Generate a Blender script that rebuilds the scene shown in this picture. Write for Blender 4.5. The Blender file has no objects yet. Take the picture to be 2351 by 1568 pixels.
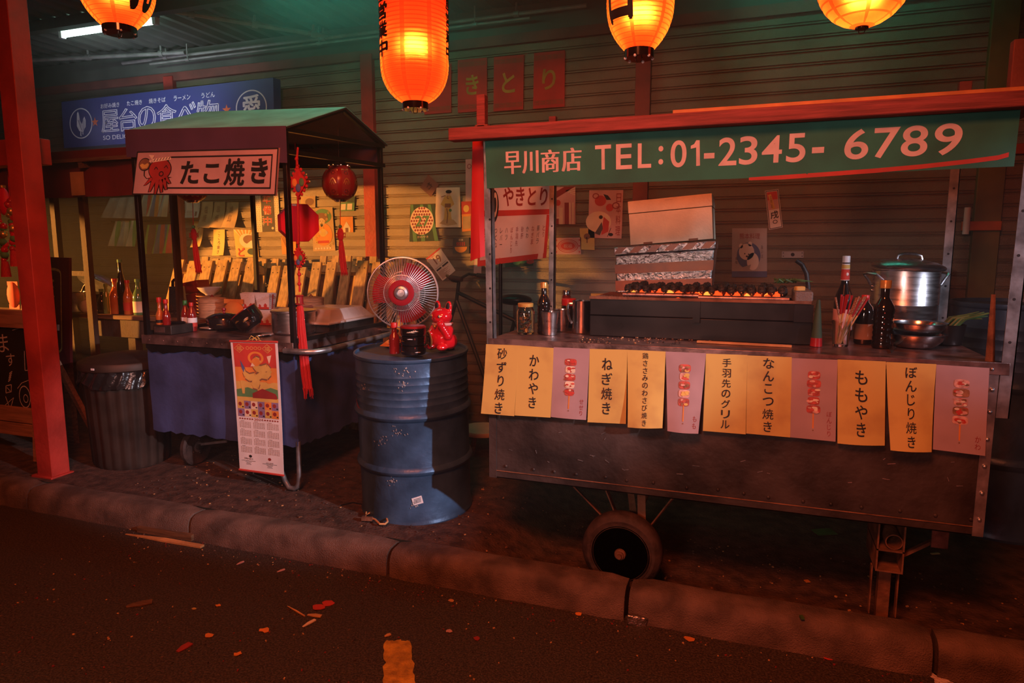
import bpy, bmesh, math, random
from mathutils import Vector, Matrix
random.seed(7)
SC = bpy.context.scene
COL = SC.collection
PI = math.pi

# ------------------------------------------------------------------ camera
FPX, PITCH, YAW = 1550.0, math.radians(7.752), math.radians(19.884)
CAMH = 1.37
cd = bpy.data.cameras.new('camera')
cam = bpy.data.objects.new('camera', cd)
COL.objects.link(cam)
cd.sensor_width = 36.0
cd.lens = FPX / 2351.0 * 36.0
cd.clip_start = 0.05
cam.location = (0, 0, CAMH)
cam.rotation_euler = (PI / 2 - PITCH, 0, YAW)
SC.camera = cam

# ------------------------------------------------------------------ view, world
SC.view_settings.view_transform = 'Standard'
SC.view_settings.look = 'None'
SC.view_settings.exposure = 0.0
SC.view_settings.gamma = 1.0
SC.cycles.max_bounces = 6
SC.cycles.diffuse_bounces = 3
SC.cycles.glossy_bounces = 3
SC.cycles.transmission_bounces = 6
SC.cycles.volume_bounces = 0
SC.cycles.sample_clamp_indirect = 3.0
SC.cycles.use_denoising = True
W = bpy.data.worlds.new('night')
SC.world = W
W.use_nodes = True
W.node_tree.nodes['Background'].inputs[0].default_value = (0.5, 0.22, 0.16, 1)
W.node_tree.nodes['Background'].inputs[1].default_value = 0.035


# ------------------------------------------------------------------ lamps
def lamp(name, kind, loc, aim, power, color, size=0.1, cone=60, blend=0.4):
    l = bpy.data.lights.new(name, kind)
    l.energy = power
    l.color = color
    o = bpy.data.objects.new(name, l)
    COL.objects.link(o)
    o.location = loc
    if aim is not None:
        o.rotation_euler = (Vector(aim) - Vector(loc)).to_track_quat('-Z', 'Y').to_euler()
    if kind == 'SPOT':
        l.spot_size = math.radians(cone)
        l.spot_blend = blend
        l.shadow_soft_size = size
    elif kind == 'AREA':
        l.size = size
    else:
        l.shadow_soft_size = size
    return o


lamp('street_spot_right', 'SPOT', (5.0, 0.36, 2.75), (-1.72, 2.85, 0.66), 1650, (0.90, 0.85, 0.95), 0.06, 13, 0.5)
lamp('street_spot_front', 'SPOT', (-0.9, -1.6, 1.85), (-0.4, 2.8, 1.25), 200, (1.0, 0.57, 0.48), 0.25, 42, 0.9)
lamp('added_counter_spot', 'SPOT', (4.2, 0.5, 2.3), (0.72, 3.15, 1.22), 420, (0.80, 0.82, 1.0), 0.08, 15, 0.6)  # added lamp, brightens the stock pot and right upright; no fixture there
lamp('added_left_cart_fill', 'SPOT', (-1.2, -1.6, 2.3), (-2.95, 3.1, 1.15), 300, (1.0, 0.50, 0.42), 0.2, 32, 0.9)  # added fill for the small cart and its goods, not a street fixture
lamp('red_wash', 'SPOT', (-0.5, -0.4, 3.6), (-1.5, 2.6, 0.0), 580, (1.0, 0.17, 0.048), 0.5, 110, 0.9)
lamp('red_low', 'SPOT', (0.6, 0.6, 0.25), (-0.2, 2.75, 0.35), 10, (1.0, 0.08, 0.05), 0.12, 100, 0.9)
amber = lamp('amber_spot_left', 'SPOT', (-8.9, 1.5, 1.5), (-3.8, 4.65, 1.03), 5000, (1.0, 0.37, 0.065), 0.03, 17.5, 0.10)
amber.data.use_square = True           # barn doors: a low, wide beam
amber.scale = (1.0, 0.93, 1.0)
lamp('sign_spot', 'SPOT', (-4.75, 3.85, 2.2), (-4.95, 4.8, 2.6), 30, (0.78, 0.75, 1.0), 0.15, 115, 0.9)


# ------------------------------------------------------------------ place a pixel of the 2351x1568 frame on a plane of the street
_fw = Vector((-math.sin(YAW) * math.cos(PITCH), math.cos(YAW) * math.cos(PITCH), -math.sin(PITCH)))
_rt = Vector((math.cos(YAW), math.sin(YAW), 0))
_up = _rt.cross(_fw)


def at(x, y, Y=None, Z=None, X=None):
    d = _fw + _rt * ((x - 1175.5) / FPX) + _up * ((784.0 - y) / FPX)
    if Y is not None:
        t = Y / d.y
    elif Z is not None:
        t = (Z - CAMH) / d.z
    else:
        t = X / d.x
    return Vector((0, 0, CAMH)) + d * t


# ------------------------------------------------------------------ materials
MATS = {}


def mat(name, col, rough=0.6, metal=0.0, var=0.18, vs=6.0, bump=0.0, bs=60.0, emit=0.0, ecol=None, col2=None,
        trans=0.0, ior=1.45, alpha=1.0, stretch=None, lo=0.35, hi=0.65, coat=0.0, rvar=0.1, speck=0.0, spec=0.5):
    m = bpy.data.materials.new(name)
    m.use_nodes = True
    nt = m.node_tree
    N, L = nt.nodes, nt.links
    b = N['Principled BSDF']
    tc = N.new('ShaderNodeTexCoord')
    src = tc.outputs['Object']
    if stretch:
        mp = N.new('ShaderNodeMapping')
        mp.inputs['Scale'].default_value = stretch
        L.new(src, mp.inputs[0])
        src = mp.outputs[0]
    nz = N.new('ShaderNodeTexNoise')
    nz.inputs['Scale'].default_value = vs
    nz.inputs['Detail'].default_value = 6
    L.new(src, nz.inputs['Vector'])
    cr = N.new('ShaderNodeValToRGB')
    cr.color_ramp.elements[0].position = lo
    cr.color_ramp.elements[1].position = hi
    c2 = col2 or tuple(min(1, c * (1 + var)) for c in col)
    c1 = tuple(c * (1 - var) for c in col) if col2 is None else col
    cr.color_ramp.elements[0].color = (*c1, 1)
    cr.color_ramp.elements[1].color = (*c2, 1)
    L.new(nz.outputs[0], cr.inputs[0])
    L.new(cr.outputs[0], b.inputs['Base Color'])
    b.inputs['Metallic'].default_value = metal
    mr = N.new('ShaderNodeMapRange')
    mr.inputs['To Min'].default_value = max(0.02, rough - rvar)
    mr.inputs['To Max'].default_value = min(1, rough + rvar)
    L.new(nz.outputs[0], mr.inputs[0])
    L.new(mr.outputs[0], b.inputs['Roughness'])
    b.inputs['IOR'].default_value = ior
    b.inputs['Specular IOR Level'].default_value = spec
    b.inputs['Transmission Weight'].default_value = trans
    b.inputs['Coat Weight'].default_value = coat
    if bump or speck:
        n2 = N.new('ShaderNodeTexNoise')
        n2.inputs['Scale'].default_value = bs
        n2.inputs['Detail'].default_value = 4
        L.new(src, n2.inputs['Vector'])
        bp = N.new('ShaderNodeBump')
        bp.inputs['Strength'].default_value = bump
        bp.inputs['Distance'].default_value = 0.01
        L.new(n2.outputs[0], bp.inputs['Height'])
        L.new(bp.outputs[0], b.inputs['Normal'])
    if emit:
        b.inputs['Emission Color'].default_value = (*(ecol or col), 1)
        b.inputs['Emission Strength'].default_value = emit
    MATS[name] = m
    return m


WOODG = (14, 14, 1.2)
# the shutter and the house
mat('shutter', (0.24, 0.19, 0.135), 0.42, 0.55, 0.22, 2.2, 0.55, 240, rvar=0.12)
mat('concrete', (0.16, 0.145, 0.13), 0.85, 0, 0.3, 5, 0.5, 130)
mat('ceiling', (0.11, 0.115, 0.095), 0.7, 0.2, 0.3, 3, 0.1, 40)
mat('pipe', (0.34, 0.33, 0.30), 0.5, 0.2, 0.25, 9)
mat('beam_paint', (0.20, 0.05, 0.035), 0.6, 0, 0.3, 5, 0.2, 50)
mat('red_post', (0.42, 0.035, 0.022), 0.55, 0, 0.22, 5, 0.2, 45)
mat('dark_wall', (0.035, 0.03, 0.028), 0.85, 0, 0.3, 3)
mat('olive_post', (0.16, 0.12, 0.035), 0.7, 0, 0.2, 6)
# ground
mat('asphalt', (0.028, 0.020, 0.015), 0.72, 0, 0.5, 130, 1.0, 210, rvar=0.2, col2=(0.10, 0.075, 0.056), lo=0.40, hi=0.64)
mat('soil', (0.07, 0.037, 0.026), 0.85, 0, 0.5, 16, 1.0, 70)
mat('kerb', (0.14, 0.09, 0.07), 0.8, 0, 0.45, 7, 0.8, 190)
mat('yellow_paint', (0.48, 0.26, 0.03), 0.8, 0, 0.35, 22, 0.6, 120)
mat('white_paint', (0.6, 0.5, 0.48), 0.8, 0, 0.25, 22, 0.6, 120)
# metals
mat('galv', (0.42, 0.41, 0.42), 0.36, 0.85, 0.3, 18, 0.05, 60)
mat('steel', (0.62, 0.61, 0.62), 0.2, 1.0, 0.1, 8)
mat('alu', (0.66, 0.65, 0.66), 0.3, 1.0, 0.1, 12, stretch=(1, 1, 8))
mat('dark_metal', (0.045, 0.037, 0.034), 0.5, 0.5, 0.35, 9, 0.25, 50)
mat('black_frame', (0.012, 0.010, 0.010), 0.32, 0.3, 0.2, 9)
mat('rust_panel', (0.045, 0.032, 0.028), 0.55, 0.3, 0.55, 4.5, 0.3, 30)
mat('rust', (0.22, 0.10, 0.055), 0.75, 0.3, 0.4, 14, 0.4, 60)
mat('counter_metal', (0.24, 0.15, 0.135), 0.34, 0.75, 0.45, 15, 0.07, 90)
mat('foil', (0.55, 0.53, 0.52), 0.22, 0.95, 0.3, 30, 0.9, 60)
mat('drum_blue', (0.045, 0.10, 0.19), 0.38, 0.25, 0.3, 7, 0.25, 26, rvar=0.12)
mat('drum_scuff', (0.42, 0.42, 0.42), 0.6, 0.2)
mat('chrome', (0.75, 0.72, 0.7), 0.12, 1.0, 0.05)
mat('rim_grey', (0.20, 0.17, 0.16), 0.45, 0.3, 0.4, 14, 0.1, 50)
mat('rubber', (0.045, 0.025, 0.020), 0.7, 0, 0.4, 20, 0.3, 60)
# wood, cloth, paper
mat('pallet_wood', (0.50, 0.31, 0.13), 0.75, 0, 0.3, 3.5, 0.5, 40, stretch=WOODG)
mat('old_wood', (0.17, 0.085, 0.04), 0.75, 0, 0.35, 4, 0.5, 40, stretch=(1.2, 14, 14))
mat('dark_wood', (0.05, 0.025, 0.014), 0.75, 0, 0.3, 4, 0.4, 40, stretch=(14, 14, 1.2))
mat('stick_wood', (0.55, 0.30, 0.12), 0.7, 0, 0.25, 8, 0.3, 60)
mat('bamboo', (0.50, 0.28, 0.15), 0.6, 0, 0.2, 20, 0.2, 60, stretch=(1, 1, 6))
mat('beam_red_wood', (0.27, 0.06, 0.06), 0.7, 0, 0.3, 9, 0.4, 40, stretch=(0.6, 10, 10))
mat('beam_lantern_lit', (0.60, 0.22, 0.06), 0.6, 0, 0.2, 9)  # wood coloured as if lit orange by the lantern above
mat('banner_green', (0.022, 0.16, 0.125), 0.75, 0, 0.3, 3.5, 0.15, 300)
mat('banner_text', (0.62, 0.50, 0.52), 0.7, 0, 0.12, 12)
mat('banner_red', (0.42, 0.05, 0.04), 0.7)
mat('red_cloth', (0.48, 0.018, 0.022), 0.7, 0, 0.15, 4)
mat('red_satin', (0.78, 0.008, 0.045), 0.55, 0, 0.1, 6)
mat('red_thread', (0.52, 0.012, 0.012), 0.6, 0, 0.2, 40, 0.3, 200, stretch=(8, 8, 1))
mat('purple_cloth', (0.075, 0.035, 0.075), 0.75, 0, 0.15, 4)
mat('teal_cloth', (0.2, 0.5, 0.45), 0.7, 0, 0.2, 5, 0.1, 300)
mat('under_cloth', (0.20, 0.13, 0.12), 0.8, 0, 0.15, 5)
mat('blue_skirt', (0.032, 0.046, 0.135), 0.72, 0, 0.35, 4, 0.35, 18)
mat('dark_red_cloth', (0.16, 0.012, 0.01), 0.75, 0, 0.25, 3)
mat('menu_yellow', (0.57, 0.39, 0.10), 0.75, 0, 0.0, 7, col2=(0.42, 0.25, 0.07), lo=0.5, hi=0.75)
mat('menu_pink', (0.36, 0.235, 0.24), 0.75, 0, 0.12, 6)
mat('menu_stain', (0.36, 0.22, 0.08), 0.8, 0, 0.2, 8)
mat('ink', (0.012, 0.010, 0.010), 0.7, 0, 0.1)
mat('paper', (0.60, 0.53, 0.44), 0.8, 0, 0.12, 6)
mat('paper_white', (0.72, 0.69, 0.70), 0.75, 0, 0.08, 6)
mat('paper_pink', (0.58, 0.33, 0.31), 0.8, 0, 0.15, 6)
mat('paper_tan', (0.50, 0.32, 0.15), 0.8, 0, 0.2, 6)
mat('paper_yellow', (0.66, 0.46, 0.14), 0.8, 0, 0.15, 6)
mat('paper_grey', (0.38, 0.36, 0.38), 0.8, 0, 0.12, 6)
mat('paper_brown', (0.17, 0.075, 0.05), 0.8, 0, 0.2, 6)
mat('paper_dark', (0.085, 0.07, 0.065), 0.8, 0, 0.2, 6)
mat('p_red', (0.50, 0.045, 0.03), 0.75, 0, 0.15, 8)
mat('p_dkred', (0.26, 0.025, 0.02), 0.75, 0, 0.15, 8)
mat('p_orange', (0.70, 0.24, 0.04), 0.75, 0, 0.15, 8)
mat('p_gold', (0.62, 0.40, 0.10), 0.7, 0, 0.15, 8)
mat('p_green', (0.10, 0.24, 0.09), 0.75, 0, 0.2, 8)
mat('p_dkgreen', (0.03, 0.06, 0.03), 0.75, 0, 0.2, 8)
mat('p_blue', (0.09, 0.12, 0.28), 0.75, 0, 0.15, 8)
mat('p_purple', (0.24, 0.16, 0.30), 0.75, 0, 0.15, 8)
mat('p_brown', (0.22, 0.10, 0.05), 0.75, 0, 0.2, 8)
mat('p_cream', (0.72, 0.58, 0.42), 0.75, 0, 0.1, 8)
mat('p_skin', (0.60, 0.40, 0.24), 0.75, 0, 0.1, 8)
mat('red_sheet', (0.5, 0.045, 0.035), 0.8, 0, 0.15, 5)
mat('gold_char', (0.42, 0.27, 0.05), 0.8)
mat('sign_blue', (0.045, 0.055, 0.22), 0.45, 0, 0.08, 3)
mat('sign_white', (0.80, 0.80, 0.86), 0.5)
mat('sign_orange', (0.75, 0.16, 0.05), 0.5)
mat('sign_pink', (0.50, 0.30, 0.28), 0.75, 0, 0.18, 3, 0.1, 30)
mat('octo_red', (0.34, 0.028, 0.022), 0.7)
# food and table ware
mat('char', (0.018, 0.014, 0.012), 0.55, 0, 0.5, 40, 0.9, 60)
mat('coal', (0.02, 0.012, 0.01), 0.9, 0, 0.5, 30, 0.8, 60)
mat('meat_red', (0.42, 0.06, 0.04), 0.5, 0, 0.4, 60)
mat('meat_pink', (0.58, 0.30, 0.24), 0.5, 0, 0.3, 60)
mat('meat_brown', (0.26, 0.11, 0.05), 0.5, 0, 0.4, 60)
mat('lacquer', (0.012, 0.008, 0.008), 0.14, 0, 0.2, 9, coat=0.6)
mat('lacquer_red', (0.28, 0.012, 0.014), 0.25, 0, 0.1, 9)
mat('gold', (0.65, 0.42, 0.12), 0.35, 0.7, 0.2, 30)
mat('cat_red', (0.55, 0.006, 0.014), 0.13, 0, 0.05, 5, coat=0.7)
mat('porcelain', (0.68, 0.66, 0.66), 0.25, 0, 0.06, 5)
mat('foam', (0.78, 0.68, 0.48), 0.85, 0, 0.12, 7, 0.25, 90)
mat('orange_tape', (0.42, 0.10, 0.022), 0.35, 0, 0.2, 10)
mat('soy', (0.010, 0.006, 0.005), 0.12, 0, 0.1, 5, coat=0.5)
mat('sauce_red', (0.22, 0.012, 0.010), 0.15, 0, 0.2, 9, coat=0.5)
mat('sauce_orange', (0.50, 0.13, 0.03), 0.15, 0, 0.2, 9, coat=0.5)
mat('cap_red', (0.52, 0.018, 0.014), 0.35)
mat('cap_green', (0.03, 0.20, 0.04), 0.35)
mat('cap_gold', (0.60, 0.33, 0.08), 0.3, 0.3)
mat('cap_white', (0.75, 0.73, 0.75), 0.4)
mat('leek', (0.05, 0.12, 0.035), 0.5, 0, 0.4, 14)
mat('glass', (0.93, 0.95, 0.93), 0.03, 0, 0.02, 3, trans=1.0, rvar=0.0)
mat('green_glass', (0.10, 0.20, 0.08), 0.08, 0, 0.1, 3, coat=0.4)
mat('plastic_bag', (0.015, 0.012, 0.012), 0.22, 0, 0.2, 9, 0.9, 14)
mat('plastic_pack', (0.62, 0.55, 0.52), 0.3, 0, 0.1, 9)
mat('bin_metal', (0.05, 0.03, 0.022), 0.55, 0.5, 0.3, 6)
mat('chalk', (0.55, 0.5, 0.5), 0.9, 0, 0.2, 60)
mat('board_black', (0.015, 0.012, 0.012), 0.7, 0, 0.3, 5)
mat('frame_wood', (0.36, 0.17, 0.10), 0.7, 0, 0.25, 5, stretch=(1.2, 14, 14))
mat('maroon_gloss', (0.07, 0.004, 0.006), 0.45, 0, 0.1, 5)
mat('bead_red', (0.50, 0.012, 0.010), 0.2, 0, 0.3, 30, coat=0.5)
mat('fan_red', (0.30, 0.012, 0.02), 0.6, 0, 0.1, 5, spec=0.1)
mat('wire', (0.72, 0.68, 0.66), 0.38, 0.85, 0.05)
mat('bike_dark', (0.02, 0.028, 0.03), 0.4, 0.3, 0.2, 9)
mat('white_dot', (0.8, 0.78, 0.78), 0.4)
for n_, c_ in (('st_orange', (0.62, 0.28, 0.07)), ('st_red', (0.55, 0.09, 0.06)), ('st_green', (0.13, 0.33, 0.08)),
               ('st_lime', (0.26, 0.38, 0.06)), ('st_grey', (0.34, 0.33, 0.27)), ('st_cream', (0.52, 0.46, 0.30)),
               ('st_blue', (0.14, 0.17, 0.24)), ('st_brown', (0.22, 0.09, 0.05))):
    mat(n_, tuple(min(1, 1.4 * k) for k in c_), 0.9, 0, 0.15, 9, 0.3, 120)
mat('ember', (0.9, 0.1, 0.02), 0.9, 0, 0.4, 30, 0.5, 50, emit=1.6, ecol=(1.0, 0.06, 0.008))
mat('ember_hot', (0.9, 0.25, 0.04), 0.9, 0, 0.4, 30, emit=2.4, ecol=(1.0, 0.22, 0.03))
mat('tube_on', (0.9, 1, 0.98), 0.5, emit=20.0, ecol=(0.62, 1.0, 0.88))
mat('green_tube_on', (0.3, 1, 0.8), 0.5, emit=30.0, ecol=(0.08, 1.0, 0.66))
mat('green_tube_dim', (0.3, 1, 0.8), 0.5, emit=9.0, ecol=(0.08, 1.0, 0.66))
mat('bulb_on', (1, 0.8, 0.4), 0.5, emit=5.0, ecol=(1.0, 0.62, 0.22))


def lantern_paper(name, col, glow):
    """oiled paper: lets the bulb's light through, and gives off the soft even red of a lit shade"""
    m = bpy.data.materials.new(name)
    m.use_nodes = True
    nt = m.node_tree
    N, L = nt.nodes, nt.links
    N.remove(N['Principled BSDF'])
    out = N['Material Output']
    tr = N.new('ShaderNodeBsdfTranslucent')
    df = N.new('ShaderNodeBsdfDiffuse')
    rf = N.new('ShaderNodeBsdfRefraction')
    rf.inputs['Roughness'].default_value = 1.0
    rf.inputs['IOR'].default_value = 1.25
    m2 = N.new('ShaderNodeMixShader')
    m2.inputs[0].default_value = 0.32
    em = N.new('ShaderNodeEmission')
    mx = N.new('ShaderNodeMixShader')
    ad = N.new('ShaderNodeAddShader')
    tc = N.new('ShaderNodeTexCoord')
    nz = N.new('ShaderNodeTexNoise')
    nz.inputs['Scale'].default_value = 25
    cr = N.new('ShaderNodeValToRGB')
    cr.color_ramp.elements[0].color = (*[c * 0.85 for c in col], 1)
    cr.color_ramp.elements[1].color = (*col, 1)
    L.new(tc.outputs['Object'], nz.inputs['Vector'])
    L.new(nz.outputs[0], cr.inputs[0])
    L.new(cr.outputs[0], tr.inputs[0])
    L.new(cr.outputs[0], df.inputs[0])
    mx.inputs[0].default_value = 0.25
    L.new(tr.outputs[0], mx.inputs[1])
    L.new(df.outputs[0], mx.inputs[2])
    em.inputs[0].default_value = (1.0, 0.035, 0.008, 1)
    em.inputs[1].default_value = glow
    rf.inputs[0].default_value = (1.0, 0.30, 0.045, 1) if name == 'lantern_red' else (0.7, 0.08, 0.01, 1)
    L.new(mx.outputs[0], m2.inputs[1])
    L.new(rf.outputs[0], m2.inputs[2])
    L.new(m2.outputs[0], ad.inputs[0])
    L.new(em.outputs[0], ad.inputs[1])
    L.new(ad.outputs[0], out.inputs[0])
    MATS[name] = m


lantern_paper('lantern_red', (0.92, 0.036, 0.004), 0.45)
lantern_paper('lantern_seam', (0.60, 0.035, 0.004), 0.45)


# ------------------------------------------------------------------ mesh building
_TXT = {}


def glyphs(s, bold=0.0):
    """outline of a string as flat triangles, scaled to the unit box"""
    k = (s, bold)
    if k in _TXT:
        return _TXT[k]
    c = bpy.data.curves.new('t', 'FONT')
    c.body = s
    c.resolution_u = 3 if ord(max(s)) > 255 else 7
    c.offset = bold
    o = bpy.data.objects.new('t', c)
    COL.objects.link(o)
    bpy.context.view_layer.update()
    dg = bpy.context.evaluated_depsgraph_get()
    me = bpy.data.meshes.new_from_object(o.evaluated_get(dg))
    v = [(p.co.x, p.co.y) for p in me.vertices]
    f = [tuple(p.vertices) for p in me.polygons]
    bpy.data.objects.remove(o)
    bpy.data.curves.remove(c)
    bpy.data.meshes.remove(me)
    if not v:
        v = [(0, 0)]
        f = []
    x0, x1 = min(p[0] for p in v), max(p[0] for p in v)
    y0, y1 = min(p[1] for p in v), max(p[1] for p in v)
    w, h = max(x1 - x0, 1e-6), max(y1 - y0, 1e-6)
    _TXT[k] = ([((p[0] - x0) / w, (p[1] - y0) / h) for p in v], f, w, h)
    return _TXT[k]


class MB:
    def __init__(s, m=None):
        s.v, s.f, s.mi, s.names = [], [], [], []
        s.m(m)

    def m(s, name):
        if name is not None:
            if name not in s.names:
                s.names.append(name)
            s.cur = s.names.index(name)
        return s

    def add(s, v, f):
        o = len(s.v)
        s.v += [tuple(p) for p in v]
        for q in f:
            s.f.append(tuple(i + o for i in q))
            s.mi.append(s.cur)
        return s

    def box(s, c, d, R=None):
        c = Vector(c)
        v = []
        for sz in (-.5, .5):
            for sy in (-.5, .5):
                for sx in (-.5, .5):
                    p = Vector((sx * d[0], sy * d[1], sz * d[2]))
                    v.append(c + (R @ p if R else p))
        return s.add(v, [(0, 2, 3, 1), (4, 5, 7, 6), (0, 1, 5, 4), (2, 6, 7, 3), (0, 4, 6, 2), (1, 3, 7, 5)])

    def ab(s, a, b):
        return s.box([(a[i] + b[i]) / 2 for i in range(3)], [abs(a[i] - b[i]) for i in range(3)])

    def bar(s, p, q, w, h=None, up=(0, 0, 1)):
        p, q = Vector(p), Vector(q)
        z = (q - p)
        L = z.length
        z.normalize()
        u = Vector(up)
        if abs(z.dot(u)) > 0.98:
            u = Vector((0, 1, 0))
        x = u.cross(z).normalized()
        y = z.cross(x)
        R = Matrix((x, y, z)).transposed()
        return s.box((p + q) / 2, (w, h or w, L), R)

    def ring(s, c, r, x, y, n):
        return [c + x * (r * math.cos(2 * PI * i / n)) + y * (r * math.sin(2 * PI * i / n)) for i in range(n)]

    def cyl(s, p, q, r, r2=None, n=16, cap=True):
        p, q = Vector(p), Vector(q)
        r2 = r if r2 is None else r2
        z = (q - p).normalized()
        u = Vector((0, 0, 1)) if abs(z.z) < 0.95 else Vector((1, 0, 0))
        x = u.cross(z).normalized()
        y = z.cross(x)
        v = s.ring(p, r, x, y, n) + s.ring(q, r2, x, y, n)
        f = [(i, (i + 1) % n, n + (i + 1) % n, n + i) for i in range(n)]
        if cap:
            f += [tuple(range(n))[::-1], tuple(range(n, 2 * n))]
        return s.add(v, f)

    def lathe(s, prof, c=(0, 0, 0), n=24, R=None, sx=1.0, sy=1.0):
        c = Vector(c)
        v, f = [], []
        for r, z in prof:
            for i in range(n):
                a = 2 * PI * i / n
                p = Vector((r * math.cos(a) * sx, r * math.sin(a) * sy, z))
                v.append(c + (R @ p if R else p))
        for j in range(len(prof) - 1):
            for i in range(n):
                k = (i + 1) % n
                f.append((j * n + i, j * n + k, (j + 1) * n + k, (j + 1) * n + i))
        if prof[0][0] > 1e-5:
            f.append(tuple(range(n))[::-1])
        if prof[-1][0] > 1e-5:
            f.append(tuple(range((len(prof) - 1) * n, len(prof) * n)))
        return s.add(v, f)

    def pot(s, prof, c=(0, 0, 0), n=24, R=None):
        """lathe of an outline that returns inside: no cap at its end"""
        k = len(s.f)
        s.lathe(list(prof) + [(1e-6, prof[-1][1])], c, n, R)
        return s

    def tube(s, pts, r, n=8, closed=False):
        P = [Vector(p) for p in pts]
        m = len(P)
        v, f = [], []
        px = None
        for i in range(m):
            a = P[(i - 1) % m] if (closed or i > 0) else P[i]
            b = P[(i + 1) % m] if (closed or i < m - 1) else P[i]
            z = (b - a).normalized()
            if px is None:
                u = Vector((0, 0, 1)) if abs(z.z) < 0.9 else Vector((1, 0, 0))
                x = u.cross(z).normalized()
            else:
                x = (px - z * px.dot(z)).normalized()
            px = x
            y = z.cross(x)
            rr = r[i] if isinstance(r, (list, tuple)) else r
            v += s.ring(P[i], rr, x, y, n)
        for j in range(m if closed else m - 1):
            for i in range(n):
                k = (i + 1) % n
                a, b = j * n, ((j + 1) % m) * n
                f.append((a + i, a + k, b + k, b + i))
        if not closed:
            f += [tuple(range(n))[::-1], tuple(range((m - 1) * n, m * n))]
        return s.add(v, f)

    def ball(s, c, r, nu=14, nv=9, R=None):
        if not isinstance(r, (list, tuple)):
            r = (r, r, r)
        c = Vector(c)
        v = [c + (R @ Vector((0, 0, -r[2])) if R else Vector((0, 0, -r[2])))]
        f = []
        for j in range(1, nv):
            b = -PI / 2 + PI * j / nv
            for i in range(nu):
                a = 2 * PI * i / nu
                p = Vector((r[0] * math.cos(b) * math.cos(a), r[1] * math.cos(b) * math.sin(a), r[2] * math.sin(b)))
                v.append(c + (R @ p if R else p))
        v.append(c + (R @ Vector((0, 0, r[2])) if R else Vector((0, 0, r[2]))))
        e = len(v) - 1
        for i in range(nu):
            k = (i + 1) % nu
            f.append((0, 1 + k, 1 + i))
            f.append((e, e - nu + i, e - nu + k))
            for j in range(nv - 2):
                a, b = 1 + j * nu, 1 + (j + 1) * nu
                f.append((a + i, a + k, b + k, b + i))
        return s.add(v, f)

    def prism(s, pts, n, d):
        """flat outline of 3-D points pushed d along n, with its sides"""
        n = Vector(n) * d
        a = [Vector(p) for p in pts]
        k = len(a)
        v = a + [p + n for p in a]
        f = [tuple(range(k))[::-1], tuple(range(k, 2 * k))]
        f += [(i, (i + 1) % k, k + (i + 1) % k, k + i) for i in range(k)]
        return s.add(v, f)

    # ---- drawing on a sheet: M(u, v, layer) gives the point; v runs down
    def sheet(s, M, nu=1, nv=1, th=0.0012):
        v = [M(i / nu, j / nv, 0) for j in range(nv + 1) for i in range(nu + 1)]
        k = len(v)
        b = [M(i / nu, j / nv, -th / 0.0009) for j in range(nv + 1) for i in range(nu + 1)]
        f = []
        w = nu + 1
        for j in range(nv):
            for i in range(nu):
                q = (j * w + i, j * w + i + 1, (j + 1) * w + i + 1, (j + 1) * w + i)
                f.append(q[::-1])
                f.append(tuple(x + k for x in q))
        edge = [i for i in range(w)] + [j * w + nu for j in range(1, nv + 1)] + \
               [nv * w + i for i in range(nu - 1, -1, -1)] + [j * w for j in range(nv - 1, 0, -1)]
        m = len(edge)
        for i in range(m):
            a, c = edge[i], edge[(i + 1) % m]
            f.append((a, c, c + k, a + k))
        return s.add(v + b, f)

    def poly(s, M, pts, ly=1):
        return s.add([M(x, y, ly) for x, y in pts], [tuple(range(len(pts)))])

    def rect(s, M, x0, y0, x1, y1, ly=1):
        return s.poly(M, [(x0, y0), (x1, y0), (x1, y1), (x0, y1)], ly)

    def frame(s, M, x0, y0, x1, y1, tx, ty, ly=1):
        s.rect(M, x0, y0, x1, y0 + ty, ly)
        s.rect(M, x0, y1 - ty, x1, y1, ly)
        s.rect(M, x0, y0 + ty, x0 + tx, y1 - ty, ly)
        return s.rect(M, x1 - tx, y0 + ty, x1, y1 - ty, ly)

    def oval(s, M, cx, cy, rx, ry, ly=1, n=20):
        return s.poly(M, [(cx + rx * math.cos(2 * PI * i / n), cy + ry * math.sin(2 * PI * i / n)) for i in range(n)], ly)

    def hoop(s, M, cx, cy, rx, ry, t, ly=1, n=28):
        v, f = [], []
        for i in range(n):
            a = 2 * PI * i / n
            v += [M(cx + rx * math.cos(a), cy + ry * math.sin(a), ly), M(cx + rx * (1 - t) * math.cos(a), cy + ry * (1 - t) * math.sin(a), ly)]
        for i in range(n):
            a, b = 2 * i, 2 * ((i + 1) % n)
            f.append((a, a + 1, b + 1, b))
        return s.add(v, f)

    def line(s, M, pts, w, ly=1):
        for (x0, y0), (x1, y1) in zip(pts, pts[1:]):
            dx, dy = x1 - x0, y1 - y0
            l = math.hypot(dx, dy) or 1
            nx, ny = -dy / l * w / 2, dx / l * w / 2
            s.poly(M, [(x0 + nx, y0 + ny), (x1 + nx, y1 + ny), (x1 - nx, y1 - ny), (x0 - nx, y0 - ny)], ly)
        return s

    def text(s, M, t, x0, y0, x1, y1, ly=2, bold=0.0):
        v, f, w, h = glyphs(t, bold)
        return s.add([M(x0 + p[0] * (x1 - x0), y1 - p[1] * (y1 - y0), ly) for p in v], f)

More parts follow.
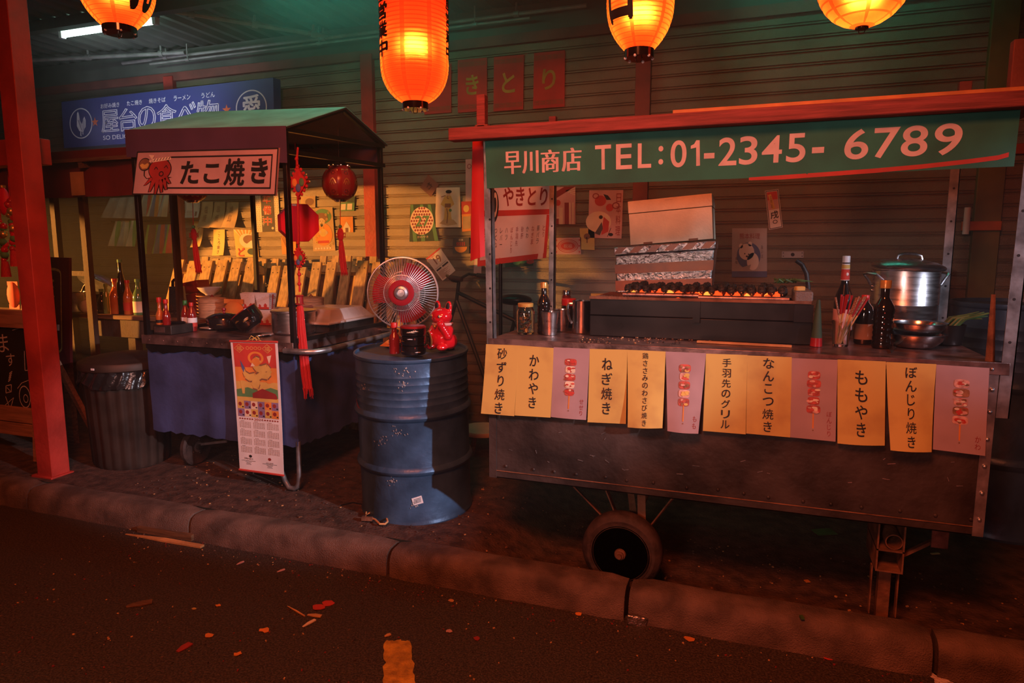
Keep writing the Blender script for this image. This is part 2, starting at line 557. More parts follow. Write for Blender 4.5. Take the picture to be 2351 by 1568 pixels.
    def outline(s, M, t, x0, y0, x1, y1, w, ly=2):
        """a character as a thin outline"""
        v, f, _, _ = glyphs(t, 0.0)
        cnt = {}
        for q in f:
            for a, c in zip(q, q[1:] + q[:1]):
                k = (min(a, c), max(a, c))
                cnt[k] = cnt.get(k, 0) + 1
        P = lambda i: (x0 + v[i][0] * (x1 - x0), y1 - v[i][1] * (y1 - y0))
        asp = 3.65
        for (a, c), n in cnt.items():
            if n == 1:
                (xa, ya), (xb, yb) = P(a), P(c)
                dx, dy = (xb - xa) * asp, yb - ya
                l = math.hypot(dx, dy) or 1
                nx, ny = -dy / l * w / 2 / asp, dx / l * w / 2
                ex, ey = dx / l * w * .4 / asp, dy / l * w * .4
                s.poly(M, [(xa + nx - ex, ya + ny - ey), (xb + nx + ex, yb + ny + ey), (xb - nx + ex, yb - ny + ey), (xa - nx - ex, ya - ny - ey)], ly)
        return s

    def heavy(s, M, t, x0, y0, x1, y1, d, ly=2):
        """a dense character thickened by overlaid strokes"""
        for i, (a, c) in enumerate(((-1, 0), (1, 0), (0, -1), (0, 1), (0, 0))):
            s.text(M, t, x0 + a * d, y0 + c * d * 3, x1 + a * d, y1 + c * d * 3, ly + i * 0.15)
        return s

    def vtext(s, M, t, xc, y0, y1, w, ly=2, bold=0.0, fill=0.82):
        n = len(t)
        h = (y1 - y0) / n
        for i, ch in enumerate(t):
            if ch == ' ':
                continue
            bo = bold * (2.0 if 0x3040 <= ord(ch) <= 0x30ff else 1.2)
            v, f, gw, gh = glyphs(ch, bo)
            k = min(1, gw / 0.95) if ch in 'りこきさしじ1' else 1
            a = y0 + h * (i + (1 - fill * min(1, gh / 0.8)) / 2)
            b = y0 + h * (i + 1 - (1 - fill * min(1, gh / 0.8)) / 2)
            s.text(M, ch, xc - w * k / 2, a, xc + w * k / 2, b, ly, bo)
        return s

    def build(s, name, parent=None, angle=38, bevel=0.0, kind=None):
        base = Vector(parent_loc(parent))
        me = bpy.data.meshes.new(name)
        me.from_pydata([tuple(Vector(p) - base) for p in s.v], [], s.f)
        for n in s.names:
            me.materials.append(MATS[n])
        me.polygons.foreach_set('material_index', s.mi)
        me.polygons.foreach_set('use_smooth', [True] * len(s.f))
        me.set_sharp_from_angle(angle=math.radians(angle))
        me.update()
        o = bpy.data.objects.new(name, me)
        COL.objects.link(o)
        if parent is not None:
            o.parent = parent
        if bevel:
            b = o.modifiers.new('bevel', 'BEVEL')
            b.width = bevel
            b.segments = 2
            b.limit_method = 'ANGLE'
            b.angle_limit = math.radians(50)
        if kind:
            o['kind'] = kind
        return o


def parent_loc(o):
    v = Vector((0, 0, 0))
    while o is not None:
        v += Vector(o.location)
        o = o.parent
    return v


def tag(o, label, cat, group=None, kind=None):
    if label:
        o['label'] = label
    if cat:
        o['category'] = cat
    if group:
        o['group'] = group
    if kind:
        o['kind'] = kind
    return o


def thing(name, loc, label, cat, group=None):
    o = bpy.data.objects.new(name, None)
    o.empty_display_size = 0.05
    COL.objects.link(o)
    o.location = loc
    return tag(o, label, cat, group)


def dup(o, loc=None, rz=None, label=None):
    """a copy of a thing with copies of its parts and their sub-parts"""
    def rec(a, par):
        c = a.copy()
        COL.objects.link(c)
        c.parent = par
        for ch in list(a.children):
            rec(ch, c)
        return c
    r = rec(o, None)
    if loc is not None:
        r.location = loc
    if rz is not None:
        r.rotation_euler = (0, 0, rz)
    if label:
        r['label'] = label
    return r


def struct(o):
    o['kind'] = 'structure'
    return o


def rotz(a):
    return Matrix.Rotation(a, 3, 'Z')


def rotx(a):
    return Matrix.Rotation(a, 3, 'X')


def roty(a):
    return Matrix.Rotation(a, 3, 'Y')


def quadmap(TL, TR, BR, BL, curl=0.0, curl2=0.0, toward=(0, -1, 0)):
    """sheet between four corners; curl lifts its foot, curl2 bows it across"""
    TL, TR, BR, BL = (Vector(p) for p in (TL, TR, BR, BL))
    n = (TR - TL).cross(BL - TL).normalized()
    if n.dot(Vector(toward)) < 0:
        n = -n
    n = n if n.length > 0.5 else Vector(toward)

    def M(u, v, ly):
        p = (TL * (1 - u) + TR * u) * (1 - v) + (BL * (1 - u) + BR * u) * v
        return p + n * (ly * 0.0009 + curl * v * v + curl2 * math.sin(PI * u) * v)
    return M


def pxmap(q, Y, curl=0.0, curl2=0.0):
    return quadmap(*[at(x, y, Y=Y) for x, y in q], curl, curl2)


def rectq(x0, y0, x1, y1):
    return ((x0, y0), (x1, y0), (x1, y1), (x0, y1))

# ================================================================== THE PLACE
WALL, CEIL = 4.9, 3.12

# ground: level at the left, about a hand lower behind the kerb at the right
def ground_z(x, y):
    t = min(1, max(0, (x + 1.32) / 0.45))
    return -0.143 * t * t * (3 - 2 * t)


g = MB('soil')
NX, NY = 120, 24
gv = []
for j in range(NY + 1):
    for i in range(NX + 1):
        x, y = -9 + 13.5 * i / NX, 2.70 + (6.0 - 2.70) * j / NY
        gv.append((x, y, ground_z(x, y) + 0.006 * math.sin(x * 9.1 + y * 4) * math.sin(y * 7.3 - x * 3) * (1 if j else 0)))
g.add(gv, [(j * (NX + 1) + i, j * (NX + 1) + i + 1, (j + 1) * (NX + 1) + i + 1, (j + 1) * (NX + 1) + i) for j in range(NY) for i in range(NX)])
struct(g.build('floor'))
r = MB('asphalt')
r.ab((-9, -5, -0.3), (5, 2.62, -0.13))
struct(r.build('floor_road'))

# kerb stones: joints measured along the street
joints = [-6.9, -5.0, -3.93, -2.73, -1.545, -0.44, 0.655, 1.75, 2.85]
for i in range(len(joints) - 1):
    a, b = joints[i] + 0.009, joints[i + 1] - 0.009
    k = MB('kerb')
    prof = [(2.57, -0.16), (2.576, -0.055), (2.583, -0.028), (2.596, -0.010), (2.618, 0.0), (2.70, 0.002), (2.722, -0.006), (2.73, -0.2)]
    n = 14
    v = []
    for q in range(n + 1):
        t = q / n
        x = a + (b - a) * t
        e = 0.010 if q in (0, n) else 0.0
        for (y, z) in prof:
            v.append((x, y + (e if y < 2.65 else -e) + 0.003 * math.sin(x * 13 + z * 9), z - (e if z > -0.1 else 0) + 0.002 * math.sin(x * 7 + y * 11)))
    m = len(prof)
    f = [(q * m + j, q * m + j + 1, (q + 1) * m + j + 1, (q + 1) * m + j) for q in range(n) for j in range(m - 1)]
    f += [tuple(range(m))[::-1], tuple(range(n * m, n * m + m))]
    f = [t[::-1] for t in f]
    k.add(v, f)
    struct(k.build('trim_%d' % (i + 1), angle=50))

# roller shutters between posts
def shutter(name, x0, x1, z0=0.02, z1=2.86):
    s = MB('shutter')
    z = z0 - 0.2
    pr = []
    P = 0.083
    while z < z1:
        pr += [(z, 0.0), (z + P * 0.66, 0.0), (z + P * 0.70, 0.008), (z + P * 0.76, 0.008), (z + P * 0.80, -0.002),
               (z + P * 0.86, -0.002), (z + P * 0.90, 0.008), (z + P * 0.96, 0.008)]
        z += P
    v = []
    for (zz, d) in pr:
        v += [(x0, WALL + d, zz), (x1, WALL + d, zz)]
    s.add(v, [(2 * i, 2 * i + 1, 2 * i + 3, 2 * i + 2) for i in range(len(pr) - 1)])
    s.ab((x0, WALL + 0.03, z0 - 0.2), (x1, WALL + 0.06, z1))
    return struct(s.build(name, angle=25))


POSTS = [(-5.02, 'red_post'), (-2.985, 'red_post'), (-0.80, 'beam_paint'), (1.29, 'olive_post')]
xs = [-9.0] + [p[0] for p in POSTS] + [4.5]
for i in range(len(xs) - 1):
    shutter('door_%d' % (i + 1), xs[i], xs[i + 1])
for i, (x, m_) in enumerate(POSTS):
    p = MB(m_)
    w = 0.105 if i != 3 else 0.14
    p.ab((x - w / 2, WALL - 0.045, -0.2), (x + w / 2, WALL + 0.02, 2.9))
    if i == 1:
        p.m('paper').ab((x - w / 2 + 0.004, WALL - 0.048, 2.02), (x + w / 2 - 0.01, WALL - 0.044, 2.21))
    struct(p.build('trim_%d' % (21 + i), bevel=0.004))
# lintel: red steel strip with a dark shutter box above it
p = MB('beam_paint')
p.ab((-9, WALL - 0.03, 2.86), (4.5, WALL + 0.05, 2.93))
struct(p.build('trim_31'))
p = MB('ceiling')
p.ab((-9, WALL - 0.02, 2.93), (4.5, WALL + 0.1, CEIL))
struct(p.build('wall_back'))
p = MB('dark_wall')
p.ab((4.5, 2.0, -0.3), (4.6, WALL + 0.1, 3.3))
struct(p.build('wall_right'))
p = MB('dark_wall')
p.ab((-8.7, 2.75, -0.3), (-8.6, WALL + 0.1, 3.3))
struct(p.build('wall_left'))
# corrugated roof on purlins
c = MB('ceiling')
pts = []
x = -9.0
k = 0
while x < 4.5:
    pts.append((x, 0.0 if k % 4 in (0, 1) else 0.03))
    x += 0.045 if k % 2 == 0 else 0.03
    k += 1
v = []
for (x, d) in pts:
    v += [(x, 3.1, CEIL + d), (x, 5.1, CEIL + d)]
c.add(v, [(2 * i + 2, 2 * i + 3, 2 * i + 1, 2 * i) for i in range(len(pts) - 1)])
c.ab((-9, 3.1, CEIL + 0.04), (4.5, 5.1, CEIL + 0.08))
struct(c.build('ceiling', angle=20))
for i, yy in enumerate((3.2, 3.95)):
    p = MB('ceiling')
    p.ab((-9, yy - 0.035, CEIL - 0.075), (4.5, yy + 0.035, CEIL))
    struct(p.build('trim_%d' % (41 + i)))
# conduits under the roof
def conduit(pts, r, label):
    b = MB('pipe').tube(pts, r, 8)
    for q, w in zip(pts, pts[1:]):
        for t in (0.12, 0.5, 0.88):
            a = Vector(q).lerp(Vector(w), t)
            b.tube([a, a + Vector((0, 0, CEIL - a.z + 0.01))], r * 0.55, 6)
            b.cyl(a - (Vector(w) - Vector(q)).normalized() * 0.02, a + (Vector(w) - Vector(q)).normalized() * 0.02, r * 1.5)
    return tag(b.build('ceiling_conduit'), label, 'pipe')


conduit([(-4.05, 3.98, 3.07), (-3.30, 4.86, 3.06)], 0.018, 'pale pipe running slantwise under the roof toward the shutter post')
conduit([(-5.52, 4.84, 3.05), (-1.2, 4.84, 3.05)], 0.014, 'thin pale pipe running along the top of the shutter wall')
conduit([(-6.6, 3.95 + 0.5, 3.06), (-4.75, 4.80, 3.06)], 0.016, 'pale pipe under the roof behind the white tube light')
conduit([(-5.15, 4.80, 3.0), (-1.6, 4.80, 3.0)], 0.009, 'thin cable pipe just below the pipe along the shutter wall')

# tube lights under the roof
def tube_light(x0, x1, y, z, m_, label, on=True):
    t = thing('tube_light', ((x0 + x1) / 2, y, z), label, 'light', 'tube lights under the roof')
    MB('pipe').ab((x0, y - 0.03, z + 0.028), (x1, y + 0.03, z + 0.07)).build('housing', t, bevel=0.004)
    MB(m_).cyl((x0 + 0.02, y, z), (x1 - 0.02, y, z), 0.017, n=12).build('tube', t)
    for x in (x0, x1 - 0.03):
        MB('cap_white').ab((x, y - 0.02, z - 0.022), (x + 0.03, y + 0.02, z + 0.03)).build('end_cap', t)
    return t


tube_light(-5.28, -4.28, 4.08, 3.05, 'tube_on', 'white glowing tube light behind the leftmost lantern')
tube_light(-3.10, -1.90, 3.74, 3.05, 'green_tube_on', 'green glowing tube light behind the long lantern')
tube_light(-0.20, 0.90, 4.5, 3.05, 'green_tube_dim', 'green glowing tube light above the right-hand food cart')

# thin haze under the roof
mh = bpy.data.materials.new('haze')
mh.use_nodes = True
nt = mh.node_tree
nt.nodes.remove(nt.nodes['Principled BSDF'])
vs = nt.nodes.new('ShaderNodeVolumeScatter')
vs.inputs['Color'].default_value = (1, 1, 1, 1)
vs.inputs['Density'].default_value = 0.03
vs.inputs['Anisotropy'].default_value = 0.2
nt.links.new(vs.outputs[0], nt.nodes['Material Output'].inputs['Volume'])
MATS['haze'] = mh
tag(MB('haze').ab((-8.5, 2.45, -0.4), (4.4, 5.0, 3.3)).build('haze'), 'thin smoky haze hanging through the whole street scene', 'haze', kind='stuff')
m2h = mh.copy()
m2h.name = 'haze_thick'
MATS['haze_thick'] = m2h
[n for n in m2h.node_tree.nodes if n.type == 'VOLUME_SCATTER'][0].inputs['Density'].default_value = 0.16
tag(MB('haze_thick').ab((-3.62, 3.3, 2.62), (1.3, 4.78, 2.985)).build('haze'), 'thicker haze glowing green close under the roof', 'haze', kind='stuff')

# ================================================================== LANTERNS
def fine_glyphs(ch, bold):
    """a character cut along a grid so that it can bend round a lantern"""
    v, f, _, _ = glyphs(ch, bold)
    bm = bmesh.new()
    vs_ = [bm.verts.new((p[0], p[1], 0)) for p in v]
    for q in f:
        try:
            bm.faces.new([vs_[i] for i in q])
        except ValueError:
            pass
    for k in range(1, 10):
        for no in ((1, 0, 0), (0, 1, 0)):
            bmesh.ops.bisect_plane(bm, geom=bm.verts[:] + bm.edges[:] + bm.faces[:], plane_co=(k / 10, k / 10, 0), plane_no=no)
    bm.verts.index_update()
    out = [(p.co.x, p.co.y) for p in bm.verts], [tuple(p.index for p in q.verts) for q in bm.faces]
    bm.free()
    return out


def lantern(name, c, rad, half, label, power, bulb_dz, nrib, shape, cat='lantern', glyph=None, cap_r=0.42, seams=6, rot=0.0):
    """c: middle of the paper body; half: half its height; shape: 'barrel' or 'egg' or 'globe'"""
    x, y, z = c
    t = thing(name, (x, y, z), label, cat, 'glowing paper lanterns over the kerb')

    def rr(u):          # u in -1..1
        a = abs(u)
        if shape == 'barrel':
            k = 1.0 if a < 0.52 else math.sqrt(max(0, 1 - ((a - 0.52) / 0.48) ** 2.2 * (1 - cap_r ** 2)))
        elif shape == 'egg':
            k = (1 - (1 - cap_r) * a ** 2.6)
        else:
            k = math.sqrt(max(cap_r ** 2, 1 - a * a * (1 - cap_r ** 2)))
        return rad * k
    s = MB('lantern_red')
    n = 48
    prof = []
    for i in range(nrib):
        for q in (0, 0.16, 0.58):
            u = -1 + 2 * (i + q) / nrib
            prof.append((rr(u) * (1 - (0.014 if q == 0 else 0.0)), half * u))
    prof.append((rr(1), half))
    v, f = [], []
    for (r_, zz) in prof:
        for i in range(n):
            a = 2 * PI * i / n + rot
            v.append((x + r_ * math.cos(a), y + r_ * math.sin(a), z + zz))
    for j in range(len(prof) - 1):
        for i in range(n):
            k = (i + 1) % n
            f.append((j * n + i, j * n + k, (j + 1) * n + k, (j + 1) * n + i))
    s.m('lantern_red')
    o = len(s.f)
    s.add(v, f)
    s.m('lantern_seam')
    ci = s.cur
    for j in range(len(prof) - 1):
        for i in range(n):
            if i % (n // seams) == 0 or (j % 3 == 0 and j < len(prof) - 2):
                s.mi[o + j * n + i] = ci
    shade = s.build('paper_shade', t, angle=80)
    cr = rad * cap_r
    h_ = 0.028 if shape != 'globe' else 0.006
    b = MB('lacquer')
    b.lathe([(cr * 1.06, -half - h_), (cr * 1.06, -half + 0.004), (cr * 0.9, -half + 0.004), (cr * 0.9, -half - h_ + 0.003), (0.0, -half - h_ + 0.003)], (x, y, z), 28)
    b.m('white_dot')
    for i in range(6 if shape != 'globe' else 0):
        a = i * PI / 3 + 0.4
        b.ball((x + cr * 0.99 * math.cos(a), y + cr * 0.99 * math.sin(a), z - half - h_), 0.006, 8, 6)
    br = b.build('bottom_ring', t)
    MB('chrome').tube([(x - 0.012, y, z - half - h_), (x - 0.008, y, z - half - h_ - 0.014), (x + 0.008, y, z - half - h_ - 0.014), (x + 0.012, y, z - half - h_)], 0.002, 6).build('hook', br)
    b = MB('lacquer')
    b.lathe([(cr * 0.7, half - 0.004), (cr * 1.06, half - 0.004), (cr * 1.06, half + h_), (cr * 0.7, half + h_)], (x, y, z), 28)
    b.build('top_ring', t)
    MB('black_frame').tube([(x, y, z + half + h_), (x, y, z + half + 0.9)], 0.004, 6).build('cord', t)
    MB('bulb_on').lathe([(0.0, -0.035), (0.016, -0.03), (0.023, -0.012), (0.02, 0.008), (0.012, 0.024), (0.011, 0.04), (0, 0.042)], (x, y, z + bulb_dz), 16).build('bulb', t)
    l = bpy.data.lights.new('lantern_lamp', 'POINT')
    l.energy = power
    l.color = (1.0, 0.66, 0.25)
    l.shadow_soft_size = 0.03
    lo = bpy.data.objects.new('lantern_lamp', l)
    COL.objects.link(lo)
    lo.parent = t
    lo.location = (0, 0, bulb_dz)
    if glyph:
        G = MB('ink')
        cutg = lambda ch, bold: fine_glyphs(ch, bold)
        for (txt, a0, a1, u0, u1, bold) in glyph:
            def M(u, v, ly):
                a = a0 + (a1 - a0) * u
                w = u0 + (u1 - u0) * v
                q = rr(w) + 0.0025
                return Vector((x + q * math.cos(a), y + q * math.sin(a), z + half * w))
            if len(txt) == 1:
                v, f = cutg(txt, 0.0)
                for dx, dy in ((0, 0), (-bold, 0), (bold, 0), (0, bold), (0, -bold)):
                    G.add([M(p[0] + dx, 1 - p[1] + dy, 0) for p in v], f)
            else:
                nn = len(txt)
                for i, ch in enumerate(txt):
                    v, f = cutg(ch, 0.0)
                    for dx, dy in ((0, 0), (-bold, 0), (bold, 0), (0, bold), (0, -bold)):
                        G.add([M(p[0] + dx, (i + 0.95 - 0.9 * p[1] + dy) / nn, 0) for p in v], f)
        G.build('brush_lettering', t)
    return t


D = math.radians
# bearing of the camera from each lantern sets where its lettering sits
def facing(c, off):
    return math.atan2(-c[1], -c[0]) + D(off)


c = (-2.99, 2.62, 2.660)
lantern('paper_lantern', c, 0.172, 0.215, 'round red paper lantern hanging leftmost, in front of the white tube light', 18, -0.05, 26, 'egg',
        glyph=[('吼', facing(c, 4), facing(c, 62), 0.85, -0.68, 0.025)], rot=0.1)
c = (-1.43, 2.72, 2.335)
lantern('paper_lantern', c, 0.146, 0.335, 'long barrel-shaped red paper lantern hanging above the oil drum', 20, -0.10, 40, 'barrel', cap_r=0.36, seams=8, rot=0.08,
        glyph=[('居酒屋営業中', facing(c, -82), facing(c, -48), 0.80, -0.50, 0.04), ('居酒屋営業中', facing(c, 64), facing(c, 88), 0.70, -0.50, 0.04)])
c = (-0.465, 2.72, 2.310)
lantern('paper_lantern', c, 0.127, 0.185, 'oval paper lantern with a thick black character, second from the right', 18, -0.05, 24, 'egg', rot=0.35,
        glyph=[('古', facing(c, -72), facing(c, -6), 0.86, -0.52, 0.025)])
c = (0.305, 2.76, 2.312)
lantern('paper_lantern', c, 0.158, 0.170, 'plain globe-shaped paper lantern hanging rightmost over the cart beam', 16, -0.075, 13, 'globe', cap_r=0.13, rot=0.5)

# ================================================================== FAR LEFT: RED TIMBERS AND STALL
p = MB('red_post')
p.ab((-4.065, 2.745, -0.02), (-3.94, 2.86, 3.2))
p.ab((-4.10, 2.73, -0.01), (-3.925, 2.875, 0.012))
tag(p.build('timber_post', bevel=0.004), 'tall square red post standing behind the kerb at the far left', 'post')
p = MB('red_post')
a = at(50, 352, Y=2.93)
p.ab((-6.4, 2.87, a.z - 0.075), (at(103, 352, Y=2.93).x, 2.97, a.z + 0.075))
tag(p.build('timber_rail', bevel=0.004), 'red crosswise timber passing behind the tall left post', 'beam')

# plank roof and valance of the back-left stall
st = thing('stall_canopy', (-4.8, 3.9, 0), 'weathered plank roof with dark red cloth valance, behind the tall left post', 'stall')
rf = MB('old_wood')
yz = [(3.45, 1.96), (4.35, 2.18)]
for i in range(12):
    t0, t1 = i / 12, (i + 0.93) / 12
    y0, y1 = 3.45 + 0.9 * t0, 3.45 + 0.9 * t1
    z0, z1 = 1.965 + 0.15 * t0, 1.965 + 0.15 * t1
    rf.prism([(-6.6, y0, z0), (-3.62 - 0.03 * (i % 3), y0, z0), (-3.62 - 0.03 * (i % 3), y1, z1), (-6.6, y1, z1)], (0, 0, 1), 0.025)
for x in (-6.2, -5.3, -4.4, -3.8):
    rf.bar((x, 3.46, 1.945), (x, 4.34, 2.095), 0.04)
rf.build('plank_roof', st, angle=30)
v_ = MB('dark_red_cloth')
z0 = at(200, 378, Y=3.52).z
z1 = at(200, 452, Y=3.52).z
def M_(u, v, ly):
    return Vector((-6.5 + 2.9 * u, 3.52 - 0.02 * math.sin(u * 46) * v - ly * 0.001, z0 + 0.10 + (z1 - z0 - 0.10) * v))
v_.sheet(M_, 90, 3)
v_.m('paper_tan').sheet(lambda u, v, ly: at(178, 425, Y=3.49) + Vector((0.13 * (u - 0.5), -ly * 0.001, -0.16 * v + 0.09)), 1, 1)
v_.build('valance', st)
for x, w in ((at(131, 540, Y=3.58).x, 0.045), (at(197, 540, Y=3.58).x, 0.05), (-3.72, 0.03)):
    MB('dark_wood').ab((x - w / 2, 3.56, 0), (x + w / 2, 3.60, 1.98)).build('post', st)
MB('dark_wood').ab((at(131, 540, Y=3.58).x, 3.565, 1.18), (at(197, 540, Y=3.58).x, 3.595, 1.215)).build('rail', st)

# side table of that stall
tb = thing('side_table', (-4.55, 3.9, 0), 'plain wooden side table with bottles, left of the blue cart', 'table')
zt = 0.895
MB('old_wood').ab((-5.35, 3.62, zt - 0.03), (-3.525, 4.04, zt)).build('tabletop', tb, bevel=0.004)
MB('dark_wood').ab((-4.6, 3.64, zt - 0.16), (-3.62, 3.67, zt - 0.03)).build('apron', tb)
for x in (-5.3, -3.64):
    for y in (3.66, 3.99):
        MB('dark_wood').ab((x - 0.03, y - 0.03, 0), (x + 0.03, y + 0.03, zt - 0.03)).build('leg', tb)
MB('dark_wood').ab((-4.32, 3.66, 0), (-4.25, 3.72, zt - 0.03)).build('leg', tb)

def bottle(loc, prof, label, cap, body, liquid=None, lab=None, group=None, capz=None, n=18, name='sauce_bottle', cat='bottle', ridges=None):
    """prof: list of (r, z) for the glass; capz: (r, z0, z1) of the cap; lab: (mat, z0, z1)"""
    t = thing(name, loc, label, cat, group)
    MB(body).lathe([(0, 0)] + prof + [(0, prof[-1][1])], loc, n).build('bottle_body', t, angle=50)
    if capz:
        r_, a, b = capz
        q = MB(cap)
        q.lathe([(0, a), (r_, a), (r_, b - 0.003), (r_ * 0.93, b), (0, b)], loc, 16)
        q.build('cap', t)
    if lab:
        m_, a, b = lab[:3]
        rr_ = max(r for r, z in prof) + 0.001
        q = MB(m_).lathe([(rr_, a), (rr_ + 0.0006, a), (rr_ + 0.0006, b), (rr_, b)], loc, n)
        if len(lab) > 3:
            q.m(lab[3]).lathe([(rr_, a), (rr_ + 0.0012, a), (rr_ + 0.0012, a + (b - a) * 0.45), (rr_, a + (b - a) * 0.45)], loc, n)
        q.build('paper_label', t)
    return t


def flask(r, h, neck, shoulder=0.55, foot=0.004):
    return [(r * 0.9, 0), (r, foot), (r, h * shoulder), (r * 0.8, h * (shoulder + 0.12)), (neck * 1.25, h * (shoulder + 0.24)), (neck, h * (shoulder + 0.32)), (neck, h)]


GB = 'bottles along the side table'
for (px, py, r_, h_, nk, body, lb, lab) in (
        (236, 715, 0.034, 0.16, 0.013, 'soy', 'short dark bottle leftmost on the wooden side table', None),
        (247, 716, 0.026, 0.20, 0.011, 'green_glass', 'slim pale-capped bottle second from left on the wooden side table', None),
        (268, 716, 0.042, 0.24, 0.016, 'sauce_orange', 'amber orange bottle on the wooden side table', None),
        (283, 714, 0.032, 0.38, 0.013, 'soy', 'tall black bottle standing highest on the wooden side table', None),
        (296, 710, 0.034, 0.23, 0.014, 'sauce_orange', 'orange bottle with a red label on the wooden side table', ('p_red', 0.03, 0.09)),
        (320, 708, 0.040, 0.24, 0.016, 'green_glass', 'greenish bottle with a pale label beside the black cart post', ('p_cream', 0.02, 0.10))):
    q = at(px, py, Y=3.71)
    q.z = zt + 0.001
    bottle(q, flask(r_, h_, nk), lb, 'cap_red' if 'orange' in lb else 'p_green', body, lab=lab, group=GB, capz=(nk * 1.25, h_, h_ + 0.022))
# wok with its lid, pot and cloth on the same table
q = at(232, 718, Z=zt)
q = at(222, 700, Y=3.955)
q.z = zt + 0.001
w_ = thing('wok', q, 'dark wok with a big domed lid leaning at the back of the side table', 'pan')
MB('dark_metal').pot([(0.05, 0.0), (0.12, 0.03), (0.175, 0.10), (0.185, 0.13), (0.18, 0.13), (0.12, 0.04), (0.02, 0.012)], w_.location, 28).build('pan_body', w_)
R_ = rotx(D(-35)) @ roty(D(8))
MB('galv').lathe([(0.20, 0), (0.196, 0.016), (0.15, 0.055), (0.08, 0.085), (0, 0.092)], Vector(w_.location) + Vector((0.02, 0.05, 0.16)), 30, R_).build('domed_lid', w_)
q = at(172, 727, Y=3.70)
q.z = zt + 0.001
w_ = thing('cooking_pot', q, 'small grey pot with a long dark ladle, left end of the side table', 'pot')
MB('galv').pot([(0.075, 0), (0.08, 0.005), (0.085, 0.15), (0.09, 0.155), (0.082, 0.155), (0.077, 0.01)], q, 24).build('pot_body', w_)
MB('dark_metal').tube([q + Vector((0.02, 0, 0.05)), q + Vector((0.1, 0.02, 0.2)), q + Vector((0.2, 0.03, 0.27))], 0.007, 8).build('ladle', w_)
q = at(201, 724, Y=3.66)
q.z = zt + 0.001
b = MB('porcelain')
b.ball(q + Vector((0, 0, 0.05)), (0.06, 0.05, 0.05), 12, 8)
for i in range(len(b.v)):
    v = Vector(b.v[i])
    b.v[i] = tuple(v + Vector((math.sin(v.x * 90), math.cos(v.y * 80), 0)) * 0.010 * (1 if v.z > q.z + 0.01 else 0))
b.ball(q + Vector((0.01, 0, 0.105)), (0.02, 0.016, 0.02), 8, 6)
tag(b.build('crumpled_bag', angle=60), 'small crumpled white bag beside the pot on the side table', 'bag')

# hanging cloths
def cloth(quad, Y, stripes, label, wave=0.02, gather=None):
    M0 = pxmap(quad, Y)

    def M(u, v, ly):
        uu = u
        return M0(uu, v, ly) + Vector((0, -wave * (1 + math.sin(u * 17 + v * 1.5)) * (0.35 + v), 0))
    s = MB(stripes[0][1])
    s.sheet(M, 40, 6)
    n0 = len(s.f)
    # colour the stripes into the weave of the sheet
    edges = [e for e, _ in stripes]
    for (e, m_) in stripes:
        s.m(m_)
    for k in range(n0):
        fx = s.f[k]
        i = (fx[0] % (41 * 7)) % 41
        i2 = (fx[2] % (41 * 7)) % 41
        u = (min(i, i2) + 0.5) / 40
        mm = stripes[0][1]
        for e, m_ in stripes:
            if u >= e:
                mm = m_
        s.mi[k] = s.names.index(mm)
    o = s.build('hanging_cloth', angle=70)
    return tag(o, label, 'cloth', 'cloths hung along the stall wall')


cloth(((253, 455), (310, 452), (312, 502), (238, 500)), 4.86, [(0, 'st_grey')], 'plain grey cloth hanging at the upper left of the four stall cloths', 0.012)
def stripes(seq, n):
    return [(i / n, seq[i % len(seq)]) for i in range(n)]
cloth(((332, 440), (396, 438), (388, 498), (325, 497)), 4.86, stripes(['st_cream', 'st_grey', 'st_red', 'st_orange', 'st_cream', 'st_blue', 'st_orange', 'st_cream', 'st_red', 'st_grey', 'st_cream', 'st_brown'], 12),
      'orange, red and cream striped cloth hanging under the octopus sign')
cloth(((266, 508), (316, 506), (313, 566), (259, 565)), 4.86, stripes(['st_cream', 'st_green', 'st_cream', 'st_grey', 'st_cream', 'st_green', 'st_cream', 'st_green'], 8),
      'green and cream striped cloth hanging below the plain grey cloth')
cloth(((340, 516), (406, 515), (402, 581), (336, 583)), 4.85, stripes(['st_lime', 'st_brown', 'st_brown', 'st_lime', 'st_blue', 'st_red', 'st_blue', 'st_lime', 'st_red', 'st_lime'], 10),
      'lime, red and blue striped cloth hanging lowest on the right')

# red festive board behind the post
q = [at(112, 588, Y=3.3), at(158, 592, Y=3.3), at(161, 846, Y=3.3), at(115, 846, Y=3.3)]
q[0].x -= 0.28
q[3].x -= 0.28
M = quadmap(*q)
t = thing('festive_board', (-4.35, 3.3, 0), 'dark red festive board with a gold rounded border, half behind the tall post', 'board')
MB('maroon_gloss').sheet(M, 1, 1, 0.02).build('panel', t)
b = MB('maroon_gloss')
b.rect(M, 0.0, 0.1, 0.84, 0.86, 1)
b.m('gold')
pts = [(0.0, 0.105), (0.72, 0.105), (0.80, 0.115), (0.835, 0.135), (0.84, 0.17), (0.84, 0.80), (0.835, 0.825), (0.80, 0.845), (0.72, 0.855), (0.0, 0.855)]
b.line(M, pts, 0.022, 2)
for i in range(9):
    b.oval(M, 0.62 + 0.05 * math.sin(i * 2.3), 0.18 + i * 0.028, 0.045, 0.014, 2, 10)
b.build('border', t)
MB('white_dot').rect(M, 0.68, 0.60, 0.80, 0.655, 3).build('clip', t)
MB('old_wood').ab((q[3].x + 0.02, 3.31, 0), (q[3].x + 0.07, 3.35, q[3].z + 0.05)).build('leg', t)
MB('old_wood').ab((q[2].x - 0.09, 3.31, 0), (q[2].x - 0.04, 3.35, q[3].z + 0.05)).build('leg', t)

